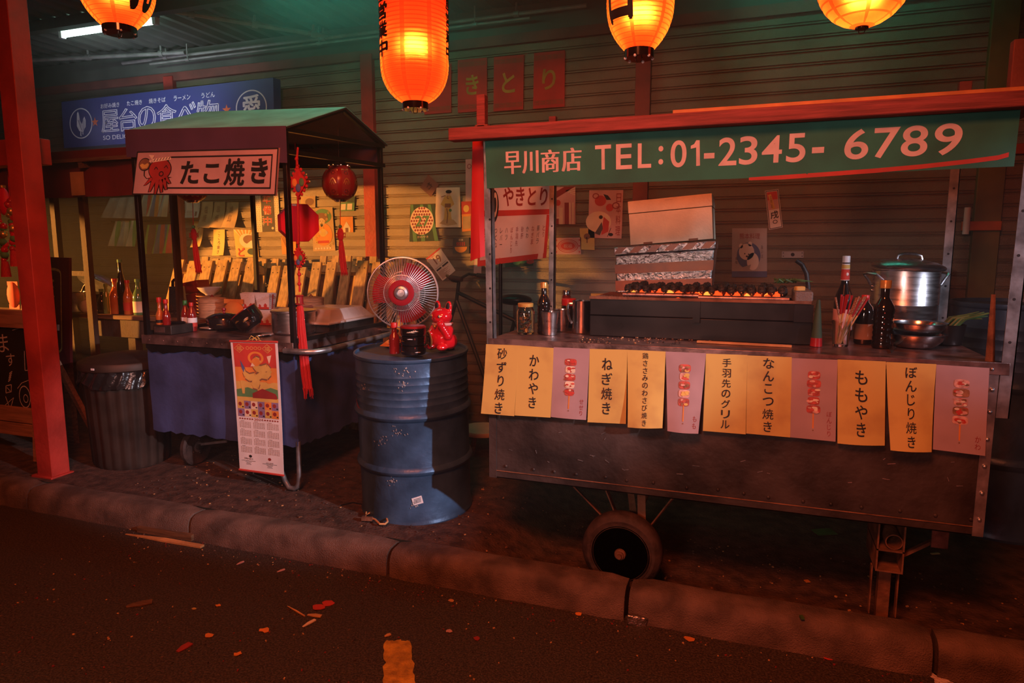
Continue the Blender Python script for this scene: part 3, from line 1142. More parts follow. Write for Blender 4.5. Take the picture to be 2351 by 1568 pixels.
# chalk board
t = thing('chalkboard', (-4.6, 2.95, 0), 'black chalkboard in a wooden frame with white chalk writing, far left edge', 'sign')
Yc = 3.02
TL, TR, BR, BL = at(-110, 752, Y=Yc), at(64, 744, Y=Yc), at(88, 945, Y=Yc), at(-90, 958, Y=Yc)
M = quadmap(TL, TR, BR, BL)
b = MB('board_black')
b.sheet(M, 1, 1, 0.012)
b.build('board', t)
b = MB('chalk')
b.text(M, 'ま', 0.60, 0.10, 0.73, 0.30, 2)
b.text(M, 'す', 0.68, 0.32, 0.79, 0.46, 2)
for k in range(5):
    b.line(M, [(0.74 - k * 0.008, 0.52 + k * 0.022), (0.70 - k * 0.006, 0.545 + k * 0.022)], 0.012, 2)
b.line(M, [(0.64, 0.68), (0.71, 0.67), (0.70, 0.75), (0.63, 0.76), (0.64, 0.68)], 0.010, 2)
b.line(M, [(0.65, 0.70), (0.69, 0.745)], 0.008, 2)
b.line(M, [(0.92, 0.30), (0.90, 0.52), (0.935, 0.52), (0.95, 0.30)], 0.008, 2)
b.line(M, [(0.97, 0.38), (0.95, 0.56)], 0.006, 2)
b.hoop(M, 0.86, 0.82, 0.07, 0.13, 0.10, 2, 18)
b.hoop(M, 0.87, 0.84, 0.03, 0.05, 0.2, 2, 14)
b.line(M, [(0.78, 0.72), (0.84, 0.66), (0.97, 0.62)], 0.007, 2)
b.line(M, [(0.62, 0.80), (0.66, 0.95), (0.72, 0.82), (0.60, 0.9)], 0.007, 2)
b.line(M, [(0.80, 0.06), (0.90, 0.04)], 0.007, 2)
b.build('chalk_writing', t)
for (y0, y1, x1) in ((712, 752, 66), (932, 966, 92), (968, 996, 96)):
    a, d = at(-120, y0, Y=Yc), at(x1, y1, Y=Yc)
    MB('frame_wood').ab((a.x, Yc - 0.02, at(30, y1, Y=Yc).z), (d.x, Yc + 0.02, at(30, y0, Y=Yc).z)).build('rail', t, bevel=0.003)
for x in (-120, 76):
    MB('frame_wood').bar(at(x, 720, Y=Yc + 0.01), Vector((at(x, 720, Y=Yc).x, Yc - 0.06, 0)), 0.045, 0.03).build('leg', t)
MB('frame_wood').bar(at(70, 720, Y=Yc + 0.03), Vector((at(70, 720, Y=Yc).x, Yc + 0.4, 0)), 0.045, 0.03).build('leg', t)

# ornament strings and packets at the left edge
def charm_string(px, py0, py1, Y, label, seed):
    rnd = random.Random(seed)
    a, b_ = at(px, py0, Y=Y), at(px + 8, py1, Y=Y)
    t = thing('charm_string', a, label, 'ornament', 'red charms at the left edge')
    m = MB('bead_red').tube([a + Vector((0, 0, 0.25)), b_], 0.003, 6)
    n = 16
    for i in range(n):
        p_ = a.lerp(b_, (i + 0.5) / n)
        m.m(rnd.choice(['bead_red', 'bead_red', 'gold', 'bead_red', 'p_green']))
        m.ball(p_ + Vector((rnd.uniform(-.012, .012), rnd.uniform(-.01, .01), 0)), rnd.uniform(0.012, 0.026), 10, 7)
    m.m('red_thread').lathe([(0.02, 0.0), (0.026, -0.05), (0.03, -0.10), (0, -0.10)], b_, 10)
    m.build('beads', t)


charm_string(24, 450, 575, 2.98, 'string of red and gold beads with a tassel, just left of the tall post', 1)
charm_string(3, 505, 600, 3.02, 'string of red charms hanging at the very left edge', 2)
a = at(8, 462, Y=3.05)
b = MB('red_satin')
b.ball(a, (0.05, 0.03, 0.09), 14, 10)
b.m('gold').cyl(a + Vector((0, 0, 0.085)), a + Vector((0, 0, 0.10)), 0.02)
tag(b.build('fabric_lantern'), 'small red fabric lantern hanging at the very left edge above the charms', 'lantern')
rk = thing('snack_rack', (-4.75, 3.47, 0), 'dim wooden snack rack behind the chalkboard at the left edge', 'rack')
for x in (-5.75, -4.9):
    MB('old_wood').ab((x - 0.02, 3.42, 0), (x + 0.02, 3.46, 1.14)).build('post', rk)
for z in (0.70, 0.93):
    MB('old_wood').ab((-5.75, 3.41, z - 0.012), (-4.9, 3.54, z)).build('shelf', rk)
for i, (x, z, m_) in enumerate(((-5.05, 0.70, 'p_gold'), (-5.19, 0.70, 'p_orange'), (-5.05, 0.93, 'p_orange'), (-5.2, 0.93, 'p_red'), (-5.33, 0.70, 'p_gold'))):
    b = MB(m_)
    b.ball((x, 3.465, z + 0.106), (0.058, 0.028, 0.098), 12, 8)
    b.ab((x - 0.055, 3.463, z + 0.175), (x + 0.055, 3.467, z + 0.205))
    b.ab((x - 0.055, 3.463, z + 0.001), (x + 0.055, 3.467, z + 0.035))
    tag(b.build('snack_packet'), ['gold snack packet at the right of the low shelf', 'orange snack packet in the middle of the low shelf', 'orange snack packet at the right of the upper shelf',
                                  'red snack packet beside the orange one on the upper shelf', 'gold snack packet at the left of the low shelf'][i], 'packet', 'snack packets on the left rack')

# ribbed rubbish bin
c = Vector((-3.80, 3.19, 0))
t = thing('rubbish_bin', c, 'ribbed metal rubbish bin with a round lid and black liner, beside the red post', 'bin')
b = MB('bin_metal')
n = 96
v = []
for (z, k) in ((0.0, 0.215), (0.03, 0.222), (0.60, 0.245), (0.62, 0.25)):
    for i in range(n):
        a = 2 * PI * i / n
        r_ = k + (0.006 * (1 if (i // 2) % 2 else -1) if 0.02 < z < 0.61 else 0)
        v.append(c + Vector((r_ * math.cos(a), r_ * math.sin(a), z)))
b.add(v, [(j * n + i, j * n + (i + 1) % n, (j + 1) * n + (i + 1) % n, (j + 1) * n + i) for j in range(3) for i in range(n)] + [tuple(range(n))[::-1]])
b.build('bin_body', t, angle=30)
b = MB('plastic_bag')
v = []
rows = 5
for j in range(rows):
    for i in range(n):
        a = 2 * PI * i / n
        w = 0.5 + 0.5 * math.sin(a * 5 + math.sin(a * 3) * 2)
        z = 0.625 - j / (rows - 1) * (0.055 + 0.05 * w)
        r_ = 0.256 + 0.008 * math.sin(a * 23 + j) + 0.004 * j
        v.append(c + Vector((r_ * math.cos(a), r_ * math.sin(a), z)))
b.add(v, [(j * n + i, j * n + (i + 1) % n, (j + 1) * n + (i + 1) % n, (j + 1) * n + i)[::-1] for j in range(rows - 1) for i in range(n)])
b.build('bin_liner', t)
b = MB('bin_metal')
b.lathe([(0.252, 0.625), (0.262, 0.625), (0.268, 0.632), (0.268, 0.668), (0.262, 0.676), (0.235, 0.682), (0.225, 0.690), (0.18, 0.696), (0.165, 0.704), (0.12, 0.709), (0.10, 0.716), (0.0, 0.722)], c, 48)
b.m('white_dot').ab(c + Vector((0.03, -0.2695, 0.645)), c + Vector((0.055, -0.2655, 0.657)))
b.build('bin_lid', t)

# ================================================================== LEFT FOOD CART (BLUE)
XL, XR, YF, YR, CZ = -3.49, -2.385, 3.05, 4.06, 0.86
ct = thing('food_cart', (-2.93, 3.55, 0), 'small gabled food cart with a blue painted body and teal cloth roof', 'food cart')
ZL, ZR = 2.058, 2.012              # the cart leans: its left eave is higher
RZ = 0.205                         # ridge above eave
def eave(u, y):
    return ZL + (ZR - ZL) * u + 0.05 * (y - YF)


x0, x1 = XL + 0.02, XR + 0.03
ym = 3.60
b = MB('teal_cloth')
def MR(u, v, ly):
    x = x0 + (x1 - x0) * u
    y = YF - 0.01 + (ym - YF + 0.01) * (1 - v)
    return Vector((x, y, eave(u, y) + (RZ - 0.03) * (1 - v) - 0.010 * math.sin(PI * v) * math.sin(PI * u) + ly * 0.0009))
b.sheet(MR, 16, 8, 0.004)
def MR2(u, v, ly):
    x = x0 + (x1 - x0) * u
    y = ym + (YR + 0.02 - ym) * v
    return Vector((x, y, eave(u, y) + (RZ - 0.03) * (1 - v) + ly * 0.0009))
b.sheet(MR2, 12, 4, 0.004)
b.m('under_cloth')
def MU(u, v, ly):
    return MR(u, v, ly) + Vector((0, 0, -0.010))
b.sheet(MU, 16, 8, 0.0005)
def MU2(u, v, ly):
    return MR2(u, v, ly) + Vector((0, 0, -0.010))
b.sheet(MU2, 12, 4, 0.0005)
b.build('roof_cloth', ct)
b = MB('purple_cloth')
vb = at(480, 352, Y=YF - 0.02).z
def MV(u, v, ly):
    x = XL + 0.01 + (XR + 0.02 - XL) * u
    zt_ = ZL + (ZR - ZL) * u
    return Vector((x, YF - 0.018 - ly * 0.0009 - 0.006 * v * math.sin(u * 9), zt_ * (1 - v) + (zt_ - 0.155 - 0.035 * u) * v))
b.sheet(MV, 20, 3, 0.002)
b.build('front_valance', ct)
b = MB('purple_cloth')
def MV2(u, v, ly):
    x = XL + 0.02 + (XR - XL - 0.02) * u
    return Vector((x, YR + 0.0 - ly * 0.0009, eave(u, YR) - 0.14 * v))
b.sheet(MV2, 10, 2, 0.002)
b.build('rear_valance', ct)
fr = 0.027
for (x, y, nm) in ((XL + 0.035, YF + 0.015, 0), (XR - 0.005, YF + 0.015, 1), (XL + 0.035, YR - 0.02, 0), (XR - 0.01, YR - 0.02, 1)):
    MB('black_frame').ab((x - fr / 2, y - fr / 2, CZ - 0.03), (x + fr / 2, y + fr / 2, eave(nm, y) - 0.005)).build('corner_post', ct, bevel=0.002)
for u, x in ((0, XL + 0.035), (1, XR + 0.005)):
    b = MB('black_frame')
    e0, e1 = Vector((x, YF, eave(u, YF) - 0.012)), Vector((x, YR, eave(u, YR) - 0.012))
    rd = Vector((x, ym, eave(u, ym) + RZ - 0.045))
    b.bar(e0, e1, 0.024)
    b.bar(e0, rd, 0.022)
    b.bar(rd, e1, 0.022)
    b.bar(e0 - Vector((0, 0, 0.115)), e1 - Vector((0, 0, 0.125)), 0.024)
    b.bar((x, YF + 0.02, CZ + 0.012), (x, YR, CZ + 0.012), 0.024)
    b.build('gable_frame', ct)
b = MB('black_frame')
for y in (YF, YR - 0.02):
    b.bar((XL + 0.03, y, eave(0, y) - 0.012), (XR, y, eave(1, y) - 0.012), 0.024)
b.bar((XL + 0.03, YR - 0.02, eave(0, YR) - 0.15), (XR, YR - 0.02, eave(1, YR) - 0.15), 0.022)
b.bar((XL + 0.035, ym, eave(0, ym) + RZ - 0.05), (XR, ym, eave(1, ym) + RZ - 0.05), 0.022)
b.build('roof_frame', ct)
b = MB('counter_metal')
b.ab((XL, YF, CZ - 0.055), (XR, YR, CZ))
for i in range(10):
    b.ball((XL + 0.06 + i * 0.11, YF, CZ - 0.03), (0.006, 0.003, 0.006), 8, 5)
b.build('counter', ct, bevel=0.003)
zb = 0.262
b = MB('blue_skirt')
rnd = random.Random(3)
outl = []
pt = [(XL + 0.02, YF + 0.02), (XR - 0.01, YF + 0.02), (XR - 0.01, YR - 0.04), (XL + 0.02, YR - 0.04)]
v, f = [], []
per = []
for (p, q) in zip(pt, pt[1:] + pt[:1]):
    for i in range(24):
        per.append((p[0] + (q[0] - p[0]) * i / 24, p[1] + (q[1] - p[1]) * i / 24))
m = len(per)
for j in range(7):
    for i, (x, y) in enumerate(per):
        z = CZ - 0.055 - (CZ - 0.055 - zb) * j / 6
        if j == 6:
            z += rnd.uniform(-0.012, 0.012)
        d = 0.006 * math.sin(i * 1.3) * (j / 6) + 0.004 * rnd.uniform(-1, 1)
        v.append((x + (d if 24 <= i < 48 else 0), y + (-d if i < 24 else 0), z))
b.add(v, [(j * m + i, j * m + (i + 1) % m, (j + 1) * m + (i + 1) % m, (j + 1) * m + i)[::-1] for j in range(6) for i in range(m)])
b.m('black_frame')
for i in range(48):
    (xa, ya), (xb, yb) = per[i], per[i + 1]
    h0 = 0.025 + 0.022 * abs(math.sin(i * 1.7)) + 0.012 * math.sin(i * 0.6)
    h1 = 0.025 + 0.022 * abs(math.sin((i + 1) * 1.7)) + 0.012 * math.sin((i + 1) * 0.6)
    o = Vector((0, -0.011, 0)) if i < 24 else Vector((0.011, 0, 0))
    zt_ = CZ - 0.055
    b.add([Vector((xa, ya, zt_)) + o, Vector((xb, yb, zt_)) + o, Vector((xb, yb, zt_ - h1)) + o, Vector((xa, ya, zt_ - h0)) + o], [(0, 1, 2, 3)])
b.build('painted_skirt', ct)
MB('dark_metal').ab((XL + 0.04, YF + 0.05, zb + 0.02), (XR - 0.05, YR - 0.07, zb + 0.05)).build('floor_pan', ct)
MB('galv').tube([(XR - 0.02, YF + 0.035, zb + 0.03), (XR - 0.02, YF + 0.03, 0.10), (XR - 0.022, YF + 0.025, 0.05), (XR - 0.03, YF + 0.02, 0.028), (XR - 0.05, YF + 0.02, 0.016), (XR - 0.085, YF + 0.02, 0.016), (XR - 0.12, YF + 0.03, 0.05), (XR - 0.17, YF + 0.05, 0.13), (XR - 0.23, YF + 0.08, zb + 0.03)], 0.014, 10).build('prop_stand', ct)
MB('galv').tube([(XR - 0.06, YF + 0.0, 0.815), (XR + 0.05, YF - 0.005, 0.815), (XR + 0.12, YF + 0.02, 0.815), (XR + 0.16, YF + 0.09, 0.818), (XR + 0.17, YF + 0.3, 0.825), (XR + 0.17, YR - 0.25, 0.83), (XR + 0.13, YR - 0.1, 0.83), (XR - 0.03, YR - 0.06, 0.83)], 0.016, 10).build('push_handle', ct)
def small_wheel(c, nm):
    w = MB('rubber')
    Rw = roty(PI / 2)
    w.lathe([(0.075, -0.018), (0.105, -0.022), (0.117, -0.012), (0.118, 0.012), (0.105, 0.022), (0.075, 0.018)], c, 36, Rw)
    w.m('galv').lathe([(0.022, -0.02), (0.07, -0.012), (0.078, -0.015), (0.078, 0.015), (0.07, 0.012), (0.022, 0.02)], c, 30, Rw)
    w.m('dark_metal').lathe([(0, -0.04), (0.02, -0.04), (0.02, 0.04), (0, 0.04)], c, 16, Rw)
    for i in range(5):
        a = i * 2 * PI / 5
        w.ball(Vector(c) + Vector((0.016, 0.045 * math.cos(a), 0.045 * math.sin(a))), 0.008, 8, 6)
    return w.build(nm, ct)
q = at(452, 1057, Y=3.26)
small_wheel((q.x, 3.26, 0.119), 'wheel')
small_wheel((q.x, 3.86, 0.119), 'wheel')
b = MB('galv')
b.bar((q.x, 3.26, 0.119), (q.x, 3.26, zb + 0.03), 0.03, 0.008)
b.bar((q.x, 3.86, 0.119), (q.x, 3.86, zb + 0.03), 0.03, 0.008)
b.cyl((q.x, 3.2, 0.119), (q.x, 3.92, 0.119), 0.008)
b.bar((q.x, 3.26, 0.13), (q.x + 0.22, 3.3, 0.165), 0.014)
b.build('axle_bracket', ct)

# sign on the cart
q = [(315, 348), (640, 339), (633, 449), (303, 447)]
M = pxmap(q, YF - 0.035)
sg = thing('cart_sign', at(470, 395, Y=YF - 0.035), 'pink board sign with a red octopus and thick black lettering on the small cart', 'sign')
MB('sign_pink').sheet(M, 1, 1, 0.012).build('board', sg)
b = MB('ink')
b.frame(M, 0, 0, 1, 1, 0.008, 0.03, 1)
b.frame(M, 0.24, 0.13, 0.965, 0.86, 0.008, 0.035, 1)
b.text(M, 'た', 0.345, 0.24, 0.475, 0.76, 2, 0.03)
b.text(M, 'こ', 0.51, 0.31, 0.62, 0.74, 2, 0.035)
b.heavy(M, '焼', 0.655, 0.21, 0.785, 0.78, 0.0045, 2)
b.text(M, 'き', 0.83, 0.21, 0.94, 0.75, 2, 0.035)
b.build('lettering', sg)
# the octopus drawing
b = MB('octo_red')
legs = [(-0.085, 0.62, -0.055), (-0.10, 0.78, -0.07), (-0.06, 0.93, -0.05), (-0.015, 0.98, -0.01), (0.03, 0.94, 0.02), (0.062, 0.88, 0.05), (0.085, 0.74, 0.07), (0.085, 0.60, 0.06)]
for pas, (gm, gx) in enumerate((('ink', 0.006), ('octo_red', 0.0))):
    b.m(gm)
    b.oval(M, 0.190, 0.42, 0.080 + gx, 0.235 + gx * 3, 2 + pas * 0.5, 28)
    for (dx, ty, bx) in legs:
        b.poly(M, [(0.190 + bx * 0.55 - 0.020 - gx, 0.58), (0.190 + bx * 0.55 + 0.020 + gx, 0.58), (0.190 + dx + 0.006 + gx, ty), (0.190 + dx - 0.006 - gx, ty + gx * 3)], 1.8 + pas * 0.6)
b.m('ink')
b.hoop(M, 0.205, 0.52, 0.018, 0.06, 0.35, 4, 16)
b.line(M, [(0.15, 0.42), (0.162, 0.36), (0.175, 0.42)], 0.006, 4)
b.line(M, [(0.222, 0.39), (0.236, 0.33), (0.25, 0.40)], 0.006, 4)
b.m('p_cream')
b.poly(M, [(0.125, 0.18), (0.262, 0.13), (0.268, 0.20), (0.13, 0.26)], 4)
b.poly(M, [(0.125, 0.20), (0.095, 0.08), (0.14, 0.10)], 4)
b.poly(M, [(0.125, 0.20), (0.09, 0.22), (0.12, 0.27)], 4)
b.m('ink')
for i in range(6):
    b.line(M, [(0.14 + i * 0.022, 0.235 - i * 0.008), (0.15 + i * 0.022, 0.175 - i * 0.008)], 0.005, 5)
b.oval(M, 0.072, 0.30, 0.045, 0.15, 3, 20)
b.m('p_brown').oval(M, 0.072, 0.30, 0.039, 0.13, 4, 20)
b.m('p_gold').poly(M, [(0.038, 0.32), (0.055, 0.28), (0.075, 0.31), (0.095, 0.27), (0.106, 0.31), (0.095, 0.39), (0.06, 0.40)], 5)
b.m('ink').line(M, [(0.075, 0.45), (0.078, 0.56), (0.10, 0.63), (0.125, 0.62)], 0.007, 3)
b.build('octopus_drawing', sg)

# wall calendar tied to the counter edge
q = [(529, 783), (637, 785), (657, 1089), (556, 1075)]
M = pxmap(q, YF - 0.012, curl=0.02)
t = thing('wall_calendar', at(580, 785, Y=YF - 0.012), 'long hanging paper calendar for 2024 with a golden dragon, tied to the blue cart', 'calendar')
b = MB('paper_white')
b.sheet(M, 2, 12, 0.001)
b.m('p_red').rect(M, 0.05, 0.012, 0.95, 0.20, 1)
b.m('p_orange').rect(M, 0.05, 0.19, 0.95, 0.31, 1)
b.m('p_gold').rect(M, 0.05, 0.30, 0.95, 0.38, 1)
b.m('p_green').poly(M, [(0.05, 0.37), (0.3, 0.35), (0.55, 0.375), (0.8, 0.345), (0.95, 0.36), (0.95, 0.43), (0.05, 0.43)], 1.3)
b.m('p_dkred').poly(M, [(0.40, 0.395), (0.62, 0.355), (0.90, 0.39), (0.93, 0.41), (0.93, 0.43), (0.40, 0.43)], 2)
b.m('p_gold').rect(M, 0.05, 0.425, 0.95, 0.455, 1.6)
for (cx, cy, s_) in ((0.18, 0.053, 0.11), (0.78, 0.053, 0.11)):
    b.m('p_gold').poly(M, [(cx, cy - 0.034), (cx + s_, cy), (cx, cy + 0.034), (cx - s_, cy)], 2)
    b.m('p_red').poly(M, [(cx, cy - 0.030), (cx + s_ * .88, cy), (cx, cy + 0.030), (cx - s_ * .88, cy)], 2.4)
    b.m('p_gold').text(M, '福', cx - 0.055, cy - 0.017, cx + 0.055, cy + 0.017, 3)
for i in range(4):
    b.m('p_gold').hoop(M, 0.36 + i * 0.085, 0.05, 0.036, 0.0125, 0.25, 2, 14)
b.m('p_orange').hoop(M, 0.52, 0.125, 0.17, 0.05, 0.3, 2, 24)
path = [(0.24, 0.22), (0.27, 0.255), (0.36, 0.275), (0.48, 0.265), (0.56, 0.30), (0.52, 0.335), (0.42, 0.325), (0.50, 0.28), (0.62, 0.25), (0.74, 0.255), (0.82, 0.225), (0.75, 0.195), (0.62, 0.21), (0.52, 0.20), (0.46, 0.17), (0.52, 0.14), (0.60, 0.15)]
b.m('p_brown').line(M, path, 0.075, 2.6)
b.m('p_gold').line(M, path, 0.052, 3.0)
for (x_, y_) in path:
    b.m('p_gold').oval(M, x_, y_, 0.03, 0.0095, 3.0, 10)
b.m('p_orange').oval(M, 0.52, 0.155, 0.09, 0.032, 3.4, 14)
b.m('p_cream').poly(M, [(0.44, 0.16), (0.40, 0.19), (0.50, 0.185)], 3.7)
b.m('p_blue').poly(M, [(0.18, 0.14), (0.27, 0.20), (0.24, 0.24), (0.20, 0.2)], 3)
b.m('p_cream').poly(M, [(0.76, 0.11), (0.86, 0.10), (0.82, 0.15), (0.80, 0.165)], 3)
b.m('p_orange').oval(M, 0.78, 0.28, 0.08, 0.035, 2.5, 14)
b.m('p_gold').poly(M, [(0.15, 0.30), (0.26, 0.30), (0.23, 0.40), (0.18, 0.40)], 2.5)
cl = ['p_gold', 'p_purple', 'p_cream', 'p_purple', 'p_orange', 'p_purple', 'p_purple', 'p_cream', 'p_gold', 'p_purple', 'p_gold', 'p_orange']
for i in range(12):
    cx, cy = 0.05 + (i % 6) * 0.15, 0.456 + (i // 6) * 0.062
    b.m(cl[i]).rect(M, cx, cy, cx + 0.146, cy + 0.06, 2)
    b.m('p_dkred').oval(M, cx + 0.06, cy + 0.025, 0.04, 0.016, 2.5, 8)
    b.m('ink').rect(M, cx + 0.10, cy + 0.042, cx + 0.135, cy + 0.052, 2.5)
b.m('p_dkred').text(M, '2024', 0.40, 0.586, 0.60, 0.604, 2)
for i in range(6):
    b.oval(M, 0.085 + i * 0.055, 0.595, 0.018, 0.006, 2, 8)
    b.oval(M, 0.64 + i * 0.055, 0.595, 0.018, 0.006, 2, 8)
b.m('p_brown')
for mth in range(12):
    cx, cy = 0.07 + (mth % 3) * 0.305, 0.612 + (mth // 3) * 0.0645
    b.rect(M, cx + 0.02, cy, cx + 0.10, cy + 0.003, 1)
    for rr_ in range(5):
        for cc in range(7):
            b.rect(M, cx + cc * 0.037, cy + 0.009 + rr_ * 0.0095, cx + cc * 0.037 + 0.02, cy + 0.0135 + rr_ * 0.0095, 1)
b.m('ink').oval(M, 0.27, 0.885, 0.035, 0.011, 1.5, 12).text(M, 'Hineri', 0.14, 0.896, 0.32, 0.912, 2)
b.m('p_dkred').oval(M, 0.70, 0.892, 0.035, 0.011, 1.5, 12)
b.m('ink').text(M, 'ADVANCE', 0.62, 0.917, 0.78, 0.925, 2)
for k, cx in ((0, 0.22), (1, 0.70)):
    for r_ in range(4):
        w_ = (0.16, 0.07, 0.05, 0.06)[r_]
        b.rect(M, cx - w_, 0.921 + k * 0.008 + r_ * 0.009, cx + w_, 0.9235 + k * 0.008 + r_ * 0.009, 1.5)
b.build('printed_sheet', t)
b = MB('p_red')
b.tube([M(-0.005, 0.0, 2), M(1.005, 0.0, 2)], 0.006, 8)
b.build('rod', t)
b = MB('p_red')
b.tube([M(-0.005, 1.0, 2), M(1.005, 1.0, 2)], 0.006, 8)
b.build('rod', t)
b = MB('p_gold')
k = at(585, 776, Y=YF - 0.014)
for s_ in (-1, 1):
    b.tube([k, k + Vector((s_ * 0.02, -0.004, 0.012)), k + Vector((s_ * 0.035, -0.004, -0.004))], 0.0025, 6)
    b.tube([k, k + Vector((s_ * 0.016, -0.004, -0.012))], 0.0025, 6)
b.tube([M(0.3, 0, 2), k, M(0.7, 0, 2)], 0.0018, 6)
b.build('straw_knot', t)

# ------------------------------------------------------------------ goods on the blue cart and the near end of the side table
def tab(px, Y):
    q = at(px, 720, Y=Y)
    q.z = zt + 0.002
    return q


Z0 = CZ + 0.002
def on(px, py):
    return put(px, py)


def put(px, py, dy=0.0):
    """a spot on the counter in line with a pixel, no further back than the rear edge"""
    y = min(at(px, py, Z=Z0).y + dy, YR - 0.13)
    q = at(px, py, Y=y)
    if q.x < XL + 0.10:
        q = at(px, py, X=XL + 0.10)
    q.z = Z0
    return q


t = thing('gas_stove', on(370, 757), 'flat dark gas stove at the left end of the blue cart counter', 'stove')
o_ = Vector((-3.365, 3.09, Z0))
MB('dark_metal').ab((o_.x - 0.07, o_.y, Z0), (o_.x + 0.07, o_.y + 0.17, Z0 + 0.055)).build('stove_body', t, bevel=0.004)
b = MB('black_frame').lathe([(0.05, 0.055), (0.055, 0.062), (0.048, 0.066), (0.042, 0.06)], (o_.x, o_.y + 0.11, Z0), 20)
b.build('burner_ring', t)
MB('counter_metal').ab((o_.x - 0.06, o_.y - 0.003, Z0 + 0.012), (o_.x + 0.02, o_.y, Z0 + 0.045)).build('front_plate', t)
GS = 'sauce bottles on the blue cart'
sv = [(0.022, 0), (0.024, 0.005), (0.024, 0.055), (0.018, 0.075), (0.011, 0.09), (0.010, 0.14)]
bottle((o_.x - 0.042, o_.y + 0.03, Z0 + 0.056), sv, 'orange sauce bottle with a red cap, on the gas stove at the left', 'cap_red', 'sauce_orange', capz=(0.014, 0.135, 0.165), lab=('ink', 0.012, 0.03), group=GS)
bottle((o_.x + 0.012, o_.y + 0.027, Z0 + 0.056), sv, 'red sauce bottle with a red cap, on the gas stove beside the orange one', 'cap_red', 'sauce_red', capz=(0.014, 0.13, 0.155), group=GS)
sv = [(0.026, 0), (0.028, 0.006), (0.028, 0.10), (0.022, 0.125), (0.012, 0.15), (0.010, 0.165)]
q = Vector((-3.395, 3.305, Z0))
bottle(q, sv, 'green-capped red sauce bottle with a pale label at the front of the blue cart', 'cap_green', 'sauce_red', capz=(0.013, 0.16, 0.19), lab=('paper_white', 0.035, 0.085), group=GS)
q = Vector((-3.325, 3.285, Z0))
bottle(q, sv, 'red-capped sauce bottle with a white and red label at the front of the blue cart', 'cap_red', 'sauce_red', capz=(0.013, 0.158, 0.18), lab=('paper_white', 0.03, 0.085, 'p_red'), group=GS)
# box grater
q = tab(410, 3.69)
t = thing('box_grater', q, 'tall metal box grater with a black handle, behind the sauce bottles', 'grater')
b = MB('steel')
o_ = Vector(t.location)
for (sx, sy, w) in ((0, -1, 0), (0, 1, 0), (-1, 0, 0), (1, 0, 0)):
    pass
v = [o_ + Vector((sx * 0.052, sy * 0.04, 0)) for sx, sy in ((-1, -1), (1, -1), (1, 1), (-1, 1))] + [o_ + Vector((sx * 0.042, sy * 0.028, 0.215)) for sx, sy in ((-1, -1), (1, -1), (1, 1), (-1, 1))]
b.add(v, [(0, 1, 5, 4), (1, 2, 6, 5), (2, 3, 7, 6), (3, 0, 4, 7), (4, 5, 6, 7)])
b.m('dark_metal')
for i in range(5):
    for j in range(7):
        b.ball(o_ + Vector((-0.032 + i * 0.016, -0.041 + 0.012 * (0.03 + j * 0.026) / 0.215, 0.03 + j * 0.026)), (0.003, 0.002, 0.003), 6, 4)
b.build('grating_body', t)
MB('black_frame').tube([o_ + Vector((-0.036, 0, 0.215)), o_ + Vector((-0.034, 0, 0.25)), o_ + Vector((-0.02, 0, 0.262)), o_ + Vector((0.02, 0, 0.262)), o_ + Vector((0.034, 0, 0.25)), o_ + Vector((0.036, 0, 0.215))], 0.010, 8).build('handle', t)

def steamer(loc, r, tiers, h, label, lid=True):
    t = thing('bamboo_steamer', loc, label, 'steamer', 'bamboo steamers')
    loc = Vector(loc)
    for i in range(tiers):
        b = MB('bamboo')
        z = i * h
        b.lathe([(r, z), (r, z + h * 0.2), (r * 1.02, z + h * 0.2), (r * 1.02, z + h * 0.42), (r, z + h * 0.42), (r, z + h * 0.97), (r * 0.93, z + h * 0.97), (r * 0.93, z + h * 0.1), (0, z + h * 0.1)], loc, 32)
        b.build('tier', t)
    if lid:
        z = tiers * h
        ld = MB('bamboo').lathe([(r * 1.01, z), (r * 1.03, z + h * 0.5), (r * 0.96, z + h * 0.58), (r * 0.5, z + h * 0.72), (0, z + h * 0.76)], loc, 32).build('lid', t)
        MB('lacquer_red').tube([loc + Vector((-0.012, 0, z + h * 0.74)), loc + Vector((0, 0, z + h * 0.98)), loc + Vector((0.012, 0, z + h * 0.74))], 0.004, 6).build('lid_loop', ld)
    return t


q = tab(489, 3.76)
steamer(q, 0.092, 2, 0.052, 'round two-tier bamboo steamer behind the black lidded bowl')
steamer(put(708, 735, 0.28) + Vector((0.03, 0, 0)), 0.085, 3, 0.05, 'bamboo steamer standing behind the aluminium pot')
# wooden plates under the white bowl
q = tab(482, 3.92)
for i in range(6):
    z = zt + 0.002 + i * 0.024
    b = MB('bamboo').pot([(0.05, 0), (0.085, 0.012), (0.09, 0.02), (0.085, 0.02), (0.05, 0.006)], (q.x, q.y, z), 28)
    tag(b.build('wooden_plate'), 'shallow wooden plate in the stack under the white bowl', 'plate', 'stack of wooden plates')
b = MB('porcelain').pot([(0.03, 0), (0.035, 0.008), (0.06, 0.025), (0.082, 0.052), (0.084, 0.058), (0.079, 0.057), (0.055, 0.028), (0.02, 0.014)], (q.x + 0.01, q.y, zt + 0.143), 32)
tag(b.build('rice_bowl'), 'white rice bowl on top of the wooden plates', 'bowl')
q2 = tab(450, 3.965)
for i in range(2):
    b = MB('lacquer_red').box(q2 + Vector((0.012 * i, 0, 0.103 + 0.092 * i)), (0.16, 0.12, 0.085), roty(D(-10)))
    if i == 0:
        b.ab(q2 + Vector((-0.08, -0.05, 0)), q2 + Vector((0.08, 0.05, 0.085)))
    tag(b.build('lacquer_box', bevel=0.004), ['dark red lacquer box under the tilted top one behind the white bowl', 'dark red lacquer box tilted on top behind the white bowl'][i], 'box', 'dark red lacquer boxes')
q = put(538, 745, 0)
q = at(538, 720, Y=3.66)
q.z = Z0
b = MB('p_orange')
